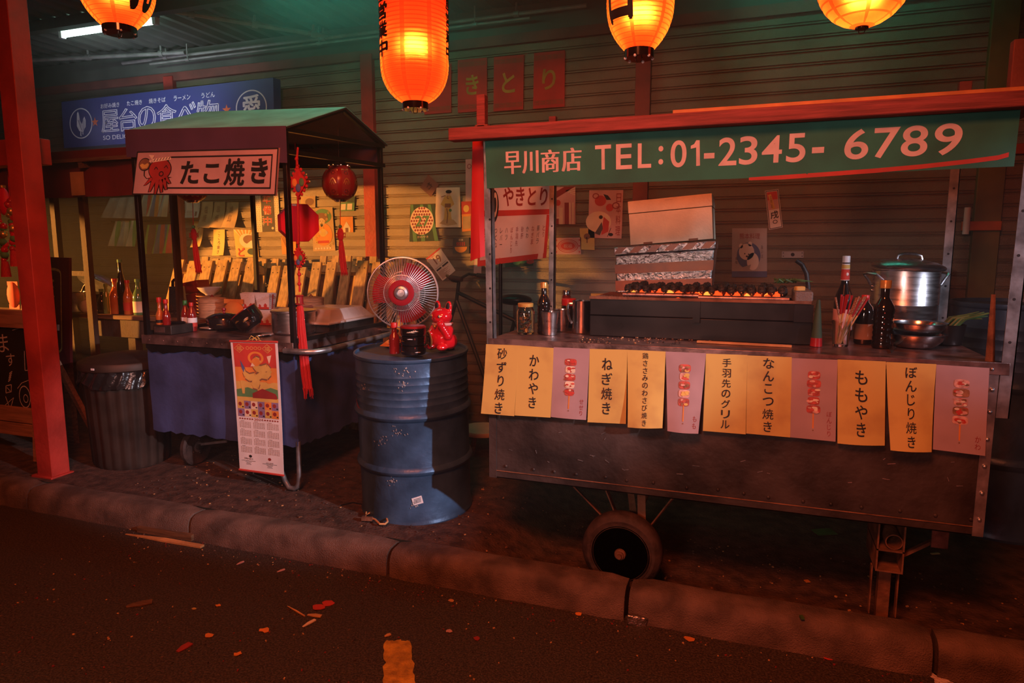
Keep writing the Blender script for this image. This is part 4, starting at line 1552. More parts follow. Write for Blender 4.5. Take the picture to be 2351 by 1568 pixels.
b.ball(q + Vector((0, 0, 0.085)), (0.085, 0.03, 0.08), 14, 9)
b.m('p_gold').ball(q + Vector((0.02, -0.006, 0.05)), (0.05, 0.028, 0.035), 12, 8)
b.m('p_orange').ab(q + Vector((-0.08, -0.003, 0.145)), q + Vector((0.08, 0.003, 0.175)))
tag(b.build('snack_packet'), 'orange snack packet standing behind the bamboo steamer', 'packet')
q = at(548, 720, Y=3.50)
q.z = Z0
for i in range(4):
    b = MB('bamboo').pot([(0.05, 0), (0.075, 0.011), (0.08, 0.018), (0.075, 0.018), (0.045, 0.006)], (q.x, q.y, Z0 + i * 0.019), 26)
    tag(b.build('wooden_plate'), 'small wooden plate in the pile behind the black lidded bowl', 'plate', 'small wooden plates')
# noodle boxes
def noodle_box(loc, rz, label):
    t = thing('noodle_box', loc, label, 'box', 'paper noodle boxes')
    t.rotation_euler = (0, 0, rz)
    o = Vector(loc)
    b = MB('paper_white')
    a0, a1, h = 0.042, 0.055, 0.105
    v = [o + Vector((sx * a0, sy * a0 * .8, 0)) for sx, sy in ((-1, -1), (1, -1), (1, 1), (-1, 1))] + [o + Vector((sx * a1, sy * a1 * .8, h)) for sx, sy in ((-1, -1), (1, -1), (1, 1), (-1, 1))]
    b.add(v, [(0, 1, 5, 4), (1, 2, 6, 5), (2, 3, 7, 6), (3, 0, 4, 7), (4, 5, 6, 7), (3, 2, 1, 0)])
    b.ab(o + Vector((-a1, -0.02, h)), o + Vector((a1, 0.02, h + 0.004)))
    M = quadmap(v[4], v[5], v[1], v[0])
    b.m('p_red').rect(M, 0, 0.86, 1, 1, 1)
    for (x, y, w, hh) in ((0.12, 0.66, 0.22, 0.2), (0.55, 0.6, 0.3, 0.26)):
        b.poly(M, [(x, y + hh), (x + w * .15, y + hh * .6), (x - w * .1, y + hh * .55), (x + w * .25, y + hh * .3), (x + w * .5, y), (x + w * .75, y + hh * .3), (x + w * 1.1, y + hh * .55), (x + w * .85, y + hh * .6), (x + w, y + hh)], 1)
    b.m('ink')
    for i in range(7):
        b.oval(M, 0.1 + i * 0.13, 0.25 + 0.13 * math.sin(i * 2.1), 0.012, 0.016, 1, 6)
    M = quadmap(v[5], v[6], v[2], v[1], toward=(1, 0, 0))
    b.m('p_red').rect(M, 0.42, 0.05, 0.6, 1, 1)
    b.m('ink')
    for i in range(14):
        b.line(M, [(0.1 + (i % 2) * 0.58 + 0.08 * math.sin(i), 0.06 + i // 2 * 0.13), (0.22 + (i % 2) * 0.58, 0.11 + i // 2 * 0.13)], 0.02, 1)
    b.build('printed_carton', t)
    return t


q = at(577, 720, Y=3.72)
q.z = Z0
noodle_box(q, D(8), 'noodle box at the left, bottom row, under the printed cartons')
noodle_box(q + Vector((0.115, 0.03, 0)), D(4), 'noodle box bottom row behind the tilted black bowl')
noodle_box(q + Vector((0.005, 0.0, 0.11)), D(10), 'noodle box with red pagodas, left one of the top row')
noodle_box(q + Vector((0.12, 0.01, 0.11)), D(6), 'noodle box with red pagodas, right one of the top row')
b = MB('paper_white').box(put(648, 745, 0.8) + Vector((0, 0, 0.05)), (0.16, 0.11, 0.1))
tag(b.build('small_carton', bevel=0.003), 'plain small white carton just behind the aluminium pot', 'box')

def leaf_motif(b, M, cx, cy, s, ly=1):
    for i in range(6):
        a = -PI + i * PI / 5
        p = (cx + s * math.cos(a), cy + s * 1.3 * math.sin(a))
        n = (-math.sin(a) * s * 0.14, math.cos(a) * s * 0.18)
        b.poly(M, [(cx, cy), ((cx + p[0]) / 2 + n[0], (cy + p[1]) / 2 + n[1]), p, ((cx + p[0]) / 2 - n[0], (cy + p[1]) / 2 - n[1])], ly)


def curved(c, r0, r1, z0, z1, a0, a1, R=None):
    c = Vector(c)

    def M(u, v, ly):
        a = a0 + (a1 - a0) * u
        z = z1 + (z0 - z1) * v
        r = r1 + (r0 - r1) * v + ly * 0.0009
        p = Vector((r * math.cos(a), r * math.sin(a), z))
        return c + (R @ p if R else p)
    return M


q = put(520, 764, 0.1) + Vector((-0.01, 0, 0))
t = thing('lacquer_bowl', q, 'black lacquer bowl with a knobbed lid and gold leaf painting, in front of the steamer', 'bowl')
b = MB('lacquer').lathe([(0.05, 0), (0.055, 0.01), (0.09, 0.02), (0.105, 0.045), (0.108, 0.075), (0.10, 0.075), (0, 0.07)], q, 32)
b.m('gold')
M = curved(q, 0.1065, 0.1085, 0.035, 0.073, D(-150), D(-40))
leaf_motif(b, M, 0.35, 0.6, 0.1)
leaf_motif(b, M, 0.78, 0.7, 0.1)
b.build('bowl_body', t)
ld = MB('lacquer').lathe([(0.11, 0.076), (0.108, 0.083), (0.07, 0.105), (0.03, 0.113), (0, 0.114)], q, 32).build('lid', t)
MB('lacquer_red').lathe([(0.008, 0.112), (0.007, 0.122), (0.014, 0.132), (0.012, 0.142), (0, 0.146)], q, 14).build('knob', ld)
q = put(590, 768, 0.09) + Vector((0.0, 0, 0))
R_ = roty(D(-34)) @ rotx(D(14))
t = thing('lacquer_bowl', q, 'black lacquer bowl with gold leaves lying tilted on its side', 'bowl')
cq = Vector(q) + Vector((-0.012, 0, 0.034))
b = MB('lacquer').lathe([(0.045, 0), (0.05, 0.008), (0.075, 0.02), (0.086, 0.05), (0.088, 0.115), (0.082, 0.115), (0.078, 0.03), (0, 0.02)], cq, 32, R_)
b.m('gold')
M = curved(cq, 0.086, 0.089, 0.045, 0.11, D(-150), D(-30), R_)
leaf_motif(b, M, 0.4, 0.5, 0.13)
leaf_motif(b, M, 0.7, 0.85, 0.13)
b.m('white_dot')
leaf_motif(b, M, 0.75, 0.75, 0.10, 2)
b.build('bowl_body', t)
MB('lacquer_red').lathe([(0.0885, 0.112), (0.0895, 0.116), (0.083, 0.118), (0.083, 0.114)], cq, 32, R_).build('rim', t)
for (px, py, sx, lb) in ((470, 757, 0.075, 'small round silver tray lying left of the black bowl'), (590, 772, 0.07, 'small silver dish under the tilted black bowl')):
    q = on(px, py)
    b = MB('steel').lathe([(sx * 0.75, 0.0), (sx, 0.006), (sx * 0.99, 0.009), (sx * 0.72, 0.003), (0, 0.003)], q + Vector((0, 0.06 if px < 500 else 0.04, 0.0)), 30)
    tag(b.build('silver_tray'), lb, 'tray')
# aluminium pot
q = put(677, 776, 0.205)
t = thing('cooking_pot', q, 'aluminium cooking pot with a lid and loop handles, right front of the blue cart', 'pot')
b = MB('alu').pot([(0.118, 0), (0.128, 0.008), (0.13, 0.02), (0.13, 0.128), (0.138, 0.133), (0.138, 0.137), (0.126, 0.137), (0.124, 0.01)], q, 44)
b.build('pot_body', t)
ld = MB('alu').lathe([(0.136, 0.137), (0.136, 0.143), (0.12, 0.145), (0.08, 0.150), (0, 0.152)], q, 44).build('lid', t)
MB('black_frame').ab(Vector(q) + Vector((-0.03, -0.01, 0.16)), Vector(q) + Vector((0.03, 0.01, 0.178))).ab(Vector(q) + Vector((-0.008, -0.008, 0.15)), Vector(q) + Vector((0.008, 0.008, 0.165))).build('lid_knob', ld)
for s_ in (-1, 1):
    d = rotz(D(-38) if s_ > 0 else D(-10))
    b = MB('alu').tube([Vector(q) + d @ Vector((s_ * 0.128, -0.03, 0.105)), Vector(q) + d @ Vector((s_ * 0.165, -0.028, 0.122)), Vector(q) + d @ Vector((s_ * 0.172, 0, 0.124)), Vector(q) + d @ Vector((s_ * 0.165, 0.028, 0.122)), Vector(q) + d @ Vector((s_ * 0.128, 0.03, 0.105))], 0.006, 8)
    b.m('steel')
    for k_ in (-0.03, 0.03):
        b.ball(Vector(q) + d @ Vector((s_ * 0.130, k_, 0.09)), 0.006, 8, 6)
    b.build('loop_handle', t)
# covered plastic food tray
q = on(775, 752)
c_ = Vector((-2.62, 3.73, Z0))
t = thing('food_tray', c_, 'covered plastic food tray on a dark stand, rear right of the blue cart', 'tray')
MB('dark_metal').ab(c_ + Vector((-0.15, -0.25, 0.0)), c_ + Vector((0.17, 0.27, 0.05))).build('stand', t, bevel=0.004)
b = MB('plastic_pack')
w0, d0, h0 = 0.19, 0.28, 0.052
v = [c_ + Vector((sx * w0, sy * d0, h0)) for sx, sy in ((-1, -1), (1, -1), (1, 1), (-1, 1))] + \
    [c_ + Vector((sx * w0, sy * d0, h0 + 0.014)) for sx, sy in ((-1, -1), (1, -1), (1, 1), (-1, 1))] + \
    [c_ + Vector((sx * w0 * .9, sy * d0 * .88, h0 + 0.018)) for sx, sy in ((-1, -1), (1, -1), (1, 1), (-1, 1))] + \
    [c_ + Vector((sx * w0 * .72, sy * d0 * .62, h0 + 0.085)) for sx, sy in ((-1, -1), (1, -1), (1, 1), (-1, 1))]
f = [(3, 2, 1, 0), (12, 13, 14, 15)]
for k in range(3):
    f += [(k * 4 + i, k * 4 + (i + 1) % 4, k * 4 + 4 + (i + 1) % 4, k * 4 + 4 + i) for i in range(4)]
b.add(v, f)
b.build('plastic_cover', t, bevel=0.004)
b = MB('paper_pink')
b.tube([c_ + Vector((-0.1, -0.255, h0 + 0.03)), c_ + Vector((-0.085, -0.23, h0 + 0.088)), c_ + Vector((-0.06, -0.1, h0 + 0.092))], 0.014, 6)
b.build('strap', t)
MB('steel').ab(c_ + Vector((0.02, -0.265, 0.0)), c_ + Vector((0.035, -0.25, 0.051))).build('leg', t)

# ------------------------------------------------------------------ ornaments hung from the blue cart
def knot(b, c, s):
    """flat diamond-woven knot in the plane of the street, with looped edge"""
    c = Vector(c)
    b.m('red_thread')
    b.prism([c + Vector((0, 0.006, s)), c + Vector((-s * .72, 0.006, 0)), c + Vector((0, 0.006, -s)), c + Vector((s * .72, 0.006, 0))], (0, -1, 0), 0.012)
    for i in range(5):
        t_ = i / 4
        for (p, q) in (((0, s), (-s * .72, 0)), ((-s * .72, 0), (0, -s)), ((0, -s), (s * .72, 0)), ((s * .72, 0), (0, s))):
            k = c + Vector((p[0] + (q[0] - p[0]) * t_, 0, p[1] + (q[1] - p[1]) * t_))
            o = (k - c).normalized()
            b.ball(k + o * s * 0.12, (s * 0.13, 0.006, s * 0.13), 8, 6)
    for (m_, dx, dz) in (('p_orange', -0.3, -0.05), ('p_green', 0.3, -0.02), ('p_blue', 0.0, -0.42)):
        b.m(m_)
        k = c + Vector((dx * s, -0.008, dz * s))
        b.ball(k, (s * 0.22, 0.006, s * 0.3), 10, 7)
    b.m('gold')
    for (dx, dz) in ((-0.72, 0.5), (0.72, 0.5), (-0.72, -0.5), (0.72, -0.5), (0.98, 0)):
        b.ball(c + Vector((dx * s, -0.004, dz * s)), 0.005, 8, 6)


def tassel(parent, top, L, r, w=1.0, lean=0.0, name='tassel'):
    top = Vector(top)
    b = MB('red_thread')
    n = 22
    prof = [(r * 0.6, 0), (r * 0.75, -0.02), (r * 0.95, -L * 0.3), (r * 1.05, -L * 0.75), (r * 1.0, -L * 0.9)]
    v = []
    for j, (rr_, z) in enumerate(prof):
        for i in range(n):
            a = 2 * PI * i / n
            k = rr_ * (1 + 0.10 * (1 if i % 2 else -1) * (j > 0))
            v.append(top + Vector((k * math.cos(a) * w + lean * (-z / L) ** 2, k * math.sin(a) * 0.6, z)))
    f = [(j * n + i, j * n + (i + 1) % n, (j + 1) * n + (i + 1) % n, (j + 1) * n + i)[::-1] for j in range(4) for i in range(n)]
    b.add(v, f)
    rnd = random.Random(int(L * 1000))
    for i in range(n):
        p = Vector(v[4 * n + i])
        b.tube([p, p + Vector((rnd.uniform(-.004, .008), 0, -L * 0.1 * rnd.uniform(0.5, 1.3)))], [r * 0.13, r * 0.03], 5)
    return b.build(name, parent)


Yk = 3.095
a = at(684, 340, Y=Yk)
t = thing('knot_ornament', a, 'long red knot ornament with a tassel, at the right front post of the small cart', 'ornament')
b = MB('red_thread').tube([at(684, 338, Y=Yk), at(682, 362, Y=Yk), at(683, 388, Y=Yk)], 0.006, 7)
for (x, y0, y1) in ((684, 448, 600), (686, 620, 670)):
    b.tube([at(x, y0, Y=Yk), at(x + 2, y1, Y=Yk)], 0.0055, 7)
for (x, y) in ((681, 365), (683, 385), (684, 558), (687, 630), (687, 652)):
    b.ball(at(x, y, Y=Yk), 0.011, 9, 7)
b.build('cord', t)
b = MB('red_thread')
knot(b, at(686, 418, Y=Yk), 0.075)
b.build('woven_knot', t)
b = MB('red_thread')
knot(b, at(686, 592, Y=Yk), 0.055)
b.build('woven_knot', t)
k = at(688, 688, Y=Yk)
b = MB('lacquer_red').lathe([(0, 0.028), (0.02, 0.026), (0.024, 0.02), (0.02, 0.016), (0.02, -0.02), (0.026, -0.026), (0, -0.026)], k, 16)
b.m('gold')
for dx in (-0.011, 0.011):
    b.tube([k + Vector((dx, -0.021, 0.014)), k + Vector((dx, -0.021, -0.018))], 0.004, 6)
b.build('tassel_cap', t)
tassel(t, k - Vector((0, 0, 0.026)), 0.52, 0.026, lean=0.035)

c_ = at(685, 512, Y=3.30)
R8 = 0.115
RO = rotz(D(50))                # its flat face is turned toward the street corner
def O(x, y, z):
    return c_ + RO @ Vector((x, y, z))
t = thing('octagonal_lantern', c_, 'flat octagonal crimson cloth lantern hanging behind the front post of the small cart', 'lantern')
b = MB('red_satin')
ring8 = [(R8 * math.cos(PI / 8 + i * PI / 4), R8 * math.sin(PI / 8 + i * PI / 4)) for i in range(8)]
v = [O(x, -0.045, z) for x, z in ring8] + [O(x, 0.045, z) for x, z in ring8] + [O(x * .985, -0.047, z * .985) for x, z in ring8]
b.add(v, [(i, (i + 1) % 8, 8 + (i + 1) % 8, 8 + i) for i in range(8)] + [tuple(range(8, 16)), tuple(range(16, 24))[::-1]] + [(i, 16 + i, 16 + (i + 1) % 8, (i + 1) % 8) for i in range(8)])
b.build('cloth_body', t, angle=20)
MB('white_dot').box(O(-0.03, -0.049, R8 * 0.86), (0.024, 0.002, 0.01), RO).build('cloth_label', t)
MB('red_thread').tube([O(0, 0, R8 * .92), Vector((c_.x, c_.y, 1.97))], 0.003, 6).build('cord', t)

def festive_lantern(c, label, tas_px, H=0.24):
    c = Vector(c)
    t = thing('festive_lantern', c, label, 'lantern', 'dark red beaded lanterns in the small cart')
    n = 32
    R = 0.105
    prof = []
    for i in range(11):
        u = -1 + 2 * i / 10
        prof.append((R * math.sqrt(1 - 0.80 * abs(u) ** 2.2), u * H * 0.42))
    b = MB('lacquer_red')
    o = len(b.f)
    b.lathe(prof, c, n)
    b.build('shell', t)
    for k_ in range(8):
        a = k_ * PI / 4 + 0.2
        b = MB('bead_red')
        M = lambda u, v, ly: c + Vector((math.cos(a + (u - 0.5) * 0.52), math.sin(a + (u - 0.5) * 0.52), 0)) * (R * math.sqrt(1 - 0.80 * abs(1.56 * v - 0.78) ** 2.2) + 0.002 + ly * 0.001) + Vector((0, 0, -(1.56 * v - 0.78) * H * 0.42))
        b.m('p_dkred').sheet(M, 4, 8, 0.001)
        b.m('gold').frame(M, 0.0, 0.0, 1, 1, 0.06, 0.025, 2)
        b.m('chrome')
        for (uu, vv) in ((0.5, 0.15), (0.5, 0.85)):
            for i in range(6):
                b.oval(M, uu + 0.2 * math.cos(i * PI / 3), vv + 0.06 * math.sin(i * PI / 3), 0.06, 0.016, 2, 6)
        b.m('gold').line(M, [(0.15, 0.55), (0.3, 0.42), (0.5, 0.36), (0.7, 0.42), (0.85, 0.55)], 0.05, 2)
        b.line(M, [(0.3, 0.42), (0.35, 0.6), (0.5, 0.46), (0.65, 0.6), (0.7, 0.42)], 0.04, 2)
        b.build('painted_panel', t)
    b = MB('chrome').lathe([(R * .5, H * 0.40), (R * .55, H * 0.43), (R * .4, H * 0.5), (R * .25, H * 0.52), (0, H * .53)], c, 20)
    for i in range(8):
        b.ball(c + Vector((R * .58 * math.cos(i * PI / 4), R * .58 * math.sin(i * PI / 4), H * 0.43)), 0.010, 8, 6)
    b.build('top_cap', t)
    MB('chrome').lathe([(0, -H * .48), (R * .3, -H * .47), (R * .42, -H * .42), (R * .4, -H * .40)], c, 20).build('bottom_cap', t)
    MB('black_frame').tube([c + Vector((0, 0, H * .5)), Vector((c.x, c.y, 2.13))], 0.0015, 5).build('cord', t)
    (xb, yb), (x2, y2), L = tas_px
    kb, kk = at(xb, yb, Y=c.y), at(x2, y2, Y=c.y)
    b = MB('red_thread').tube([c - Vector((0, 0, H * .47)), kb, kk], 0.0022, 5)
    b.m('p_green').ball(kb, 0.011, 10, 7)
    b.m('red_thread').ball(kb - Vector((0, 0, 0.05)), (0.024, 0.012, 0.042), 10, 8)
    for s_ in (-1, 1):
        b.tube([kb - Vector((0, 0, 0.05)), kb + Vector((s_ * 0.035, 0, -0.04)), kb + Vector((s_ * 0.035, 0, -0.065)), kb - Vector((0, 0, 0.06))], 0.003, 5)
    b.build('knotted_cord', t)
    tassel(t, kk, L, 0.020, lean=0.02)


festive_lantern(at(780, 421, Y=3.62), 'dark red festive lantern with silver caps in the open side of the small cart', ((781, 520), (783, 552), 0.22))
festive_lantern(at(440, 424, Y=3.45), 'dark red festive lantern half hidden behind the octopus sign', ((444, 521), (447, 550), 0.22))

# ------------------------------------------------------------------ pallets leaning on the shutters
def pallet(x0, x1, yb, yt, zt_, n, label, gap=0.045, seed=0, zlow=0.01):
    rnd = random.Random(seed)
    t = thing('wooden_pallet', ((x0 + x1) / 2, yb, 0), label, 'pallet', 'wooden pallets leaning on the shutters')
    ax = Vector((0, yt - yb, zt_ - zlow)).normalized()
    L = math.hypot(yt - yb, zt_ - zlow)
    nn = Vector((0, -ax.z, ax.y))
    o = Vector((x0, yb, zlow))
    w = (x1 - x0 - gap * (n - 1)) / n
    for i in range(n):
        ww = w * rnd.uniform(0.85, 1.05)
        b = MB('pallet_wood')
        p0 = o + Vector((i * (w + gap), 0, 0)) + nn * 0.135
        l_ = L * rnd.uniform(0.985, 1.0)
        c = p0 + Vector((ww / 2, 0, 0)) + ax * l_ / 2
        R = Matrix((Vector((1, 0, 0)), nn * -1, ax)).transposed()
        b.box(c, (ww, 0.02, l_), R)
        b.m('ink')
        for z in (0.06, l_ * 0.5, l_ - 0.06):
            for s_ in (-.25, .25):
                b.ball(p0 + Vector((ww / 2 + s_ * ww, 0, 0)) + ax * z + nn * 0.0105, (0.005, 0.003, 0.005), 6, 4)
        b.build('slat', t, bevel=0.0015)
        if i % 2 == 0:
            c2 = o + Vector((i * (w + gap) + w / 2, 0, 0)) + nn * 0.012 + ax * L / 2
            MB('pallet_wood').box(c2, (w, 0.018, L), R).build('back_slat', t)
    for z in (0.05, 0.5, 0.95):
        c = o + Vector(((x1 - x0) / 2, 0, 0)) + ax * (L * z) + nn * 0.073
        R = Matrix((Vector((1, 0, 0)), nn * -1, ax)).transposed()
        MB('pallet_wood').box(c, (x1 - x0, 0.1, 0.055), R).build('stringer', t, bevel=0.002)
    return t


pallet(-4.76, -3.88, 4.22, 4.70, 1.235, 6, 'wooden pallet leaning at the left behind the blue cart, front one of its pair', seed=1)
pallet(-4.62, -3.79, 4.56, 4.86, 1.275, 7, 'upright wooden pallet standing behind the leftmost one', seed=2, gap=0.055)
pallet(-3.74, -3.40, 4.28, 4.70, 1.20, 3, 'narrow wooden pallet in shadow behind the octagonal lantern', seed=3, gap=0.02)
pallet(-3.34, -2.42, 4.30, 4.70, 1.245, 7, 'wooden pallet leaning at the right behind the blue cart, reaching behind the fan', seed=4)
pallet(-3.38, -2.62, 4.56, 4.86, 1.29, 7, 'upright wooden pallet standing behind the right-hand pallet', seed=5, gap=0.055)

# ================================================================== OIL DRUM AND WHAT STANDS ON IT
DH, DR = 0.853, 0.292
dc = at(955, 797, Z=DH)
dc = Vector((dc.x + 0.015, dc.y - 0.045, 0))
TILT = D(2.4)
def drum_top(x, y):
    return DH + (y - dc.y) * math.tan(TILT) + 0.001


def drum(c, label, m_, tilt=0.0, scuffs=True):
    t = thing('oil_drum', c, label, 'drum')
    Rt = rotx(tilt)
    b = MB(m_)
    prof = [(DR * 0.96, 0.0), (DR + 0.004, 0.0), (DR + 0.006, 0.01), (DR + 0.002, 0.02), (DR - 0.002, 0.03)]
    def band(z):
        return [(DR - 0.002, z - 0.026), (DR - 0.001, z - 0.022), (DR + 0.010, z - 0.012), (DR + 0.014, z), (DR + 0.010, z + 0.012), (DR - 0.001, z + 0.022), (DR - 0.002, z + 0.026)]
    prof += band(0.285) + band(0.562)
    for i in range(5):
        z = 0.62 + i * 0.036
        prof += [(DR - 0.002, z - 0.012), (DR + 0.0015, z), (DR - 0.002, z + 0.012)]
    prof += [(DR - 0.002, DH - 0.02), (DR + 0.004, DH - 0.014), (DR + 0.006, DH - 0.006), (DR + 0.004, DH + 0.001), (DR - 0.004, DH + 0.001), (DR - 0.008, DH - 0.012), (0.0, DH - 0.010)]
    b.lathe(prof, c, 72, Rt)
    if scuffs:
        rnd = random.Random(5)
        for (a, z, w) in ((-118, 0.70, 0.05), (-73, 0.80, 0.06), (-95, 0.45, 0.05), (-78, 0.495, 0.04), (-85, 0.24, 0.03), (-66, 0.12, 0.03), (-70, 0.73, 0.02)):
            b.m('drum_scuff')
            for i in range(16):
                aa = D(a) + rnd.gauss(0, w * 1.6)
                zz = z + rnd.gauss(0, 0.012)
                M = curved(c, DR, DR, zz - 0.004, zz + 0.004, aa, aa + rnd.uniform(0.005, 0.035), Rt)
                b.poly(M, [(0, rnd.random() * .5), (0.5, 0), (1, rnd.random()), (0.6, 1)], 2.0)
        b.m('p_red')
        for i in range(14):
            aa = D(-150) + i * 0.028
            zz = 0.635 - i * 0.004
            M = curved(c, DR, DR, zz - 0.02 * (1 + (i % 3)), zz, aa, aa + 0.02, Rt)
            b.poly(M, [(0, 0), (1, 0), (0.8, 0.5 + 0.5 * (i % 2)), (0.2, 0.6)], 2.2)
    b.build('drum_body', t, angle=30)
    MB('dark_metal').lathe([(0, DH - 0.012), (0.03, DH - 0.012), (0.03, DH - 0.003), (0, DH - 0.003)], Vector(c) + Rt @ Vector((0.16, 0.12, 0)), 16, Rt).build('bung', t)
    if scuffs:
        a0 = D(-67)
        M = curved(c, DR, DR, 0.115, 0.165, a0, a0 + 0.20, Rt)
        b = MB('paper_white')
        b.poly(M, [(0.0, 0.25), (0.85, 0.0), (1.0, 0.8), (0.15, 1.0)], 2)
        b.m('ink')
        for k in range(4):
            b.line(M, [(0.2, 0.4 + k * 0.13), (0.8, 0.22 + k * 0.13)], 0.05, 2.6)
        b.build('sticker', t)
    return t


drum(dc, 'scuffed blue oil drum with two rolling hoops, standing between the two carts', 'drum_blue', TILT)

# table fan
fc = at(925, 672, Y=3.20)
t = thing('table_fan', (fc.x, fc.y, drum_top(fc.x, fc.y)), 'table fan with a wire cage and dark red blades standing on the oil drum', 'fan')
ax = (Vector((0, 0, 1.30)) - fc).normalized()
ax = (rotz(D(-8)) @ ax).normalized()
ux = Vector((0, 0, 1)).cross(ax).normalized()
uy = ax.cross(ux)
RF = Matrix((ux, uy, ax)).transposed()
FR = 0.188
b = MB('wire')
def cage_pt(r, a, front):
    k = r / FR
    z = (0.062 * (1 - k ** 2.4)) if front else (-0.062 * (1 - k ** 2.4))
    return fc + RF @ Vector((r * math.cos(a), r * math.sin(a), z + (0.0)))
def ringp(r, front, n=64):
    return [cage_pt(r, 2 * PI * i / n, front) for i in range(n)]
b.tube(ringp(FR, True), 0.004, 8, True)
b.tube([p + ax * 0.008 for p in ringp(FR * 0.985, True)], 0.0028, 6, True)
b.tube(ringp(FR * 0.50, True), 0.0016, 6, True)
b.tube(ringp(FR * 0.34, True), 0.0018, 6, True)
for i in range(72):
    a = 2 * PI * i / 72
    b.tube([cage_pt(FR * k, a + (0.12 if k < 0.5 else 0) * (0.5 - k), True) for k in (0.34, 0.5, 0.7, 0.88, 1.0)], 0.0014, 5)
fg = b.build('front_grille', t)
b = MB('wire')
b.tube(ringp(FR * 0.99, False), 0.0028, 6, True)
b.tube(ringp(FR * 0.6, False), 0.0015, 6, True)
for i in range(64):
    a = 2 * PI * i / 64
    b.tube([cage_pt(FR * k, a, False) for k in (0.3, 0.6, 0.85, 0.99)], 0.0014, 5)
b.build('rear_grille', t)
for k in range(3):
    b = MB('fan_red')
    a0 = k * 2 * PI / 3 + 0.9
    v = []
    nr, na = 7, 9
    for j in range(nr):
        r = 0.03 + (FR * 0.86 - 0.03) * j / (nr - 1)
        for i in range(na):
            w = 1.75 * (0.6 + 0.4 * math.sin(PI * min(1, j / (nr - 1) + 0.25)))
            a = a0 + w * (i / (na - 1) - 0.5)
            z = 0.022 * (i / (na - 1) - 0.5) * 2
            v.append(fc + RF @ Vector((r * math.cos(a), r * math.sin(a), z)))
    f = [(j * na + i, j * na + i + 1, (j + 1) * na + i + 1, (j + 1) * na + i) for j in range(nr - 1) for i in range(na - 1)]
    n_ = len(v)
    v2 = [p - ax * 0.003 for p in v]
    b.add(v + v2, f + [tuple(x + n_ for x in q[::-1]) for q in f])
    b.build('blade', t)
b = MB('fan_red').lathe([(FR * .36, 0.052), (FR * .36, 0.062), (FR * 0.30, 0.068), (FR * .2, 0.066), (FR * .2, 0.05)], fc, 40, RF)
b.build('badge_ring', fg)
b = MB('galv').lathe([(0.040, 0.045), (0.040, 0.066), (0.034, 0.076), (0.022, 0.080), (0.018, 0.076), (0.0, 0.077)], fc, 32, RF)
b.build('hub_cap', fg)
MB('dark_metal').lathe([(0, -0.15), (0.04, -0.148), (0.055, -0.13), (0.058, -0.07), (0.045, -0.05), (0, -0.05)], fc, 28, RF).build('motor_housing', t)
bz = drum_top(fc.x, fc.y) + 0.0
pb = fc - ax * 0.1
MB('galv').tube([pb, pb - Vector((0, 0, 0.10)), Vector((pb.x, pb.y, bz + 0.03))], 0.016, 12).build('neck', t)
MB('dark_metal').lathe([(0.11, 0), (0.115, 0.008), (0.10, 0.024), (0.04, 0.034), (0.02, 0.045), (0, 0.045)], (pb.x, pb.y, bz), 32).build('base', t)

# lucky cat figurine
cc = at(1006, 806, Z=0.852) + Vector((0.0, 0.055, 0))
cc.z = drum_top(cc.x, cc.y)
t = thing('cat_figurine', cc, 'shiny red beckoning cat figurine sitting on the oil drum beside the fan', 'figurine')
RC = rotz(D(-16))
def K(x, y, z):
    return cc + RC @ Vector((x, y, z))
b = MB('cat_red')
b.ball(K(0, 0.0, 0.058), (0.070, 0.064, 0.062), 24, 16, RC)
b.ball(K(0, 0.004, 0.095), (0.060, 0.054, 0.060), 24, 16, RC)
b.ball(K(0, -0.008, 0.172), (0.060, 0.052, 0.046), 24, 16, RC)
b.ball(K(0, -0.035, 0.160), (0.034, 0.026, 0.024), 18, 12, RC)
for s_ in (-1, 1):
    b.ball(K(s_ * 0.038, -0.045, 0.018), (0.028, 0.036, 0.020), 16, 10, RC)
    b.ball(K(s_ * 0.055, 0.0, 0.045), (0.030, 0.045, 0.042), 16, 10, RC)
# arm raised beside the cheek, the other resting on the belly plate
for (p, q, r0, r1) in (((0.058, -0.01, 0.105), (0.064, -0.032, 0.075), 0.020, 0.022), ((0.064, -0.03, 0.075), (0.045, -0.055, 0.128), 0.021, 0.019), ((-0.052, -0.012, 0.11), (-0.036, -0.055, 0.085), 0.018, 0.017)):
    for i in range(6):
        k = i / 5
        b.ball(K(*[p[j] + (q[j] - p[j]) * k for j in range(3)]), r0 + (r1 - r0) * k, 14, 9)
b.ball(K(0.040, -0.060, 0.138), (0.022, 0.020, 0.020), 14, 10, RC)
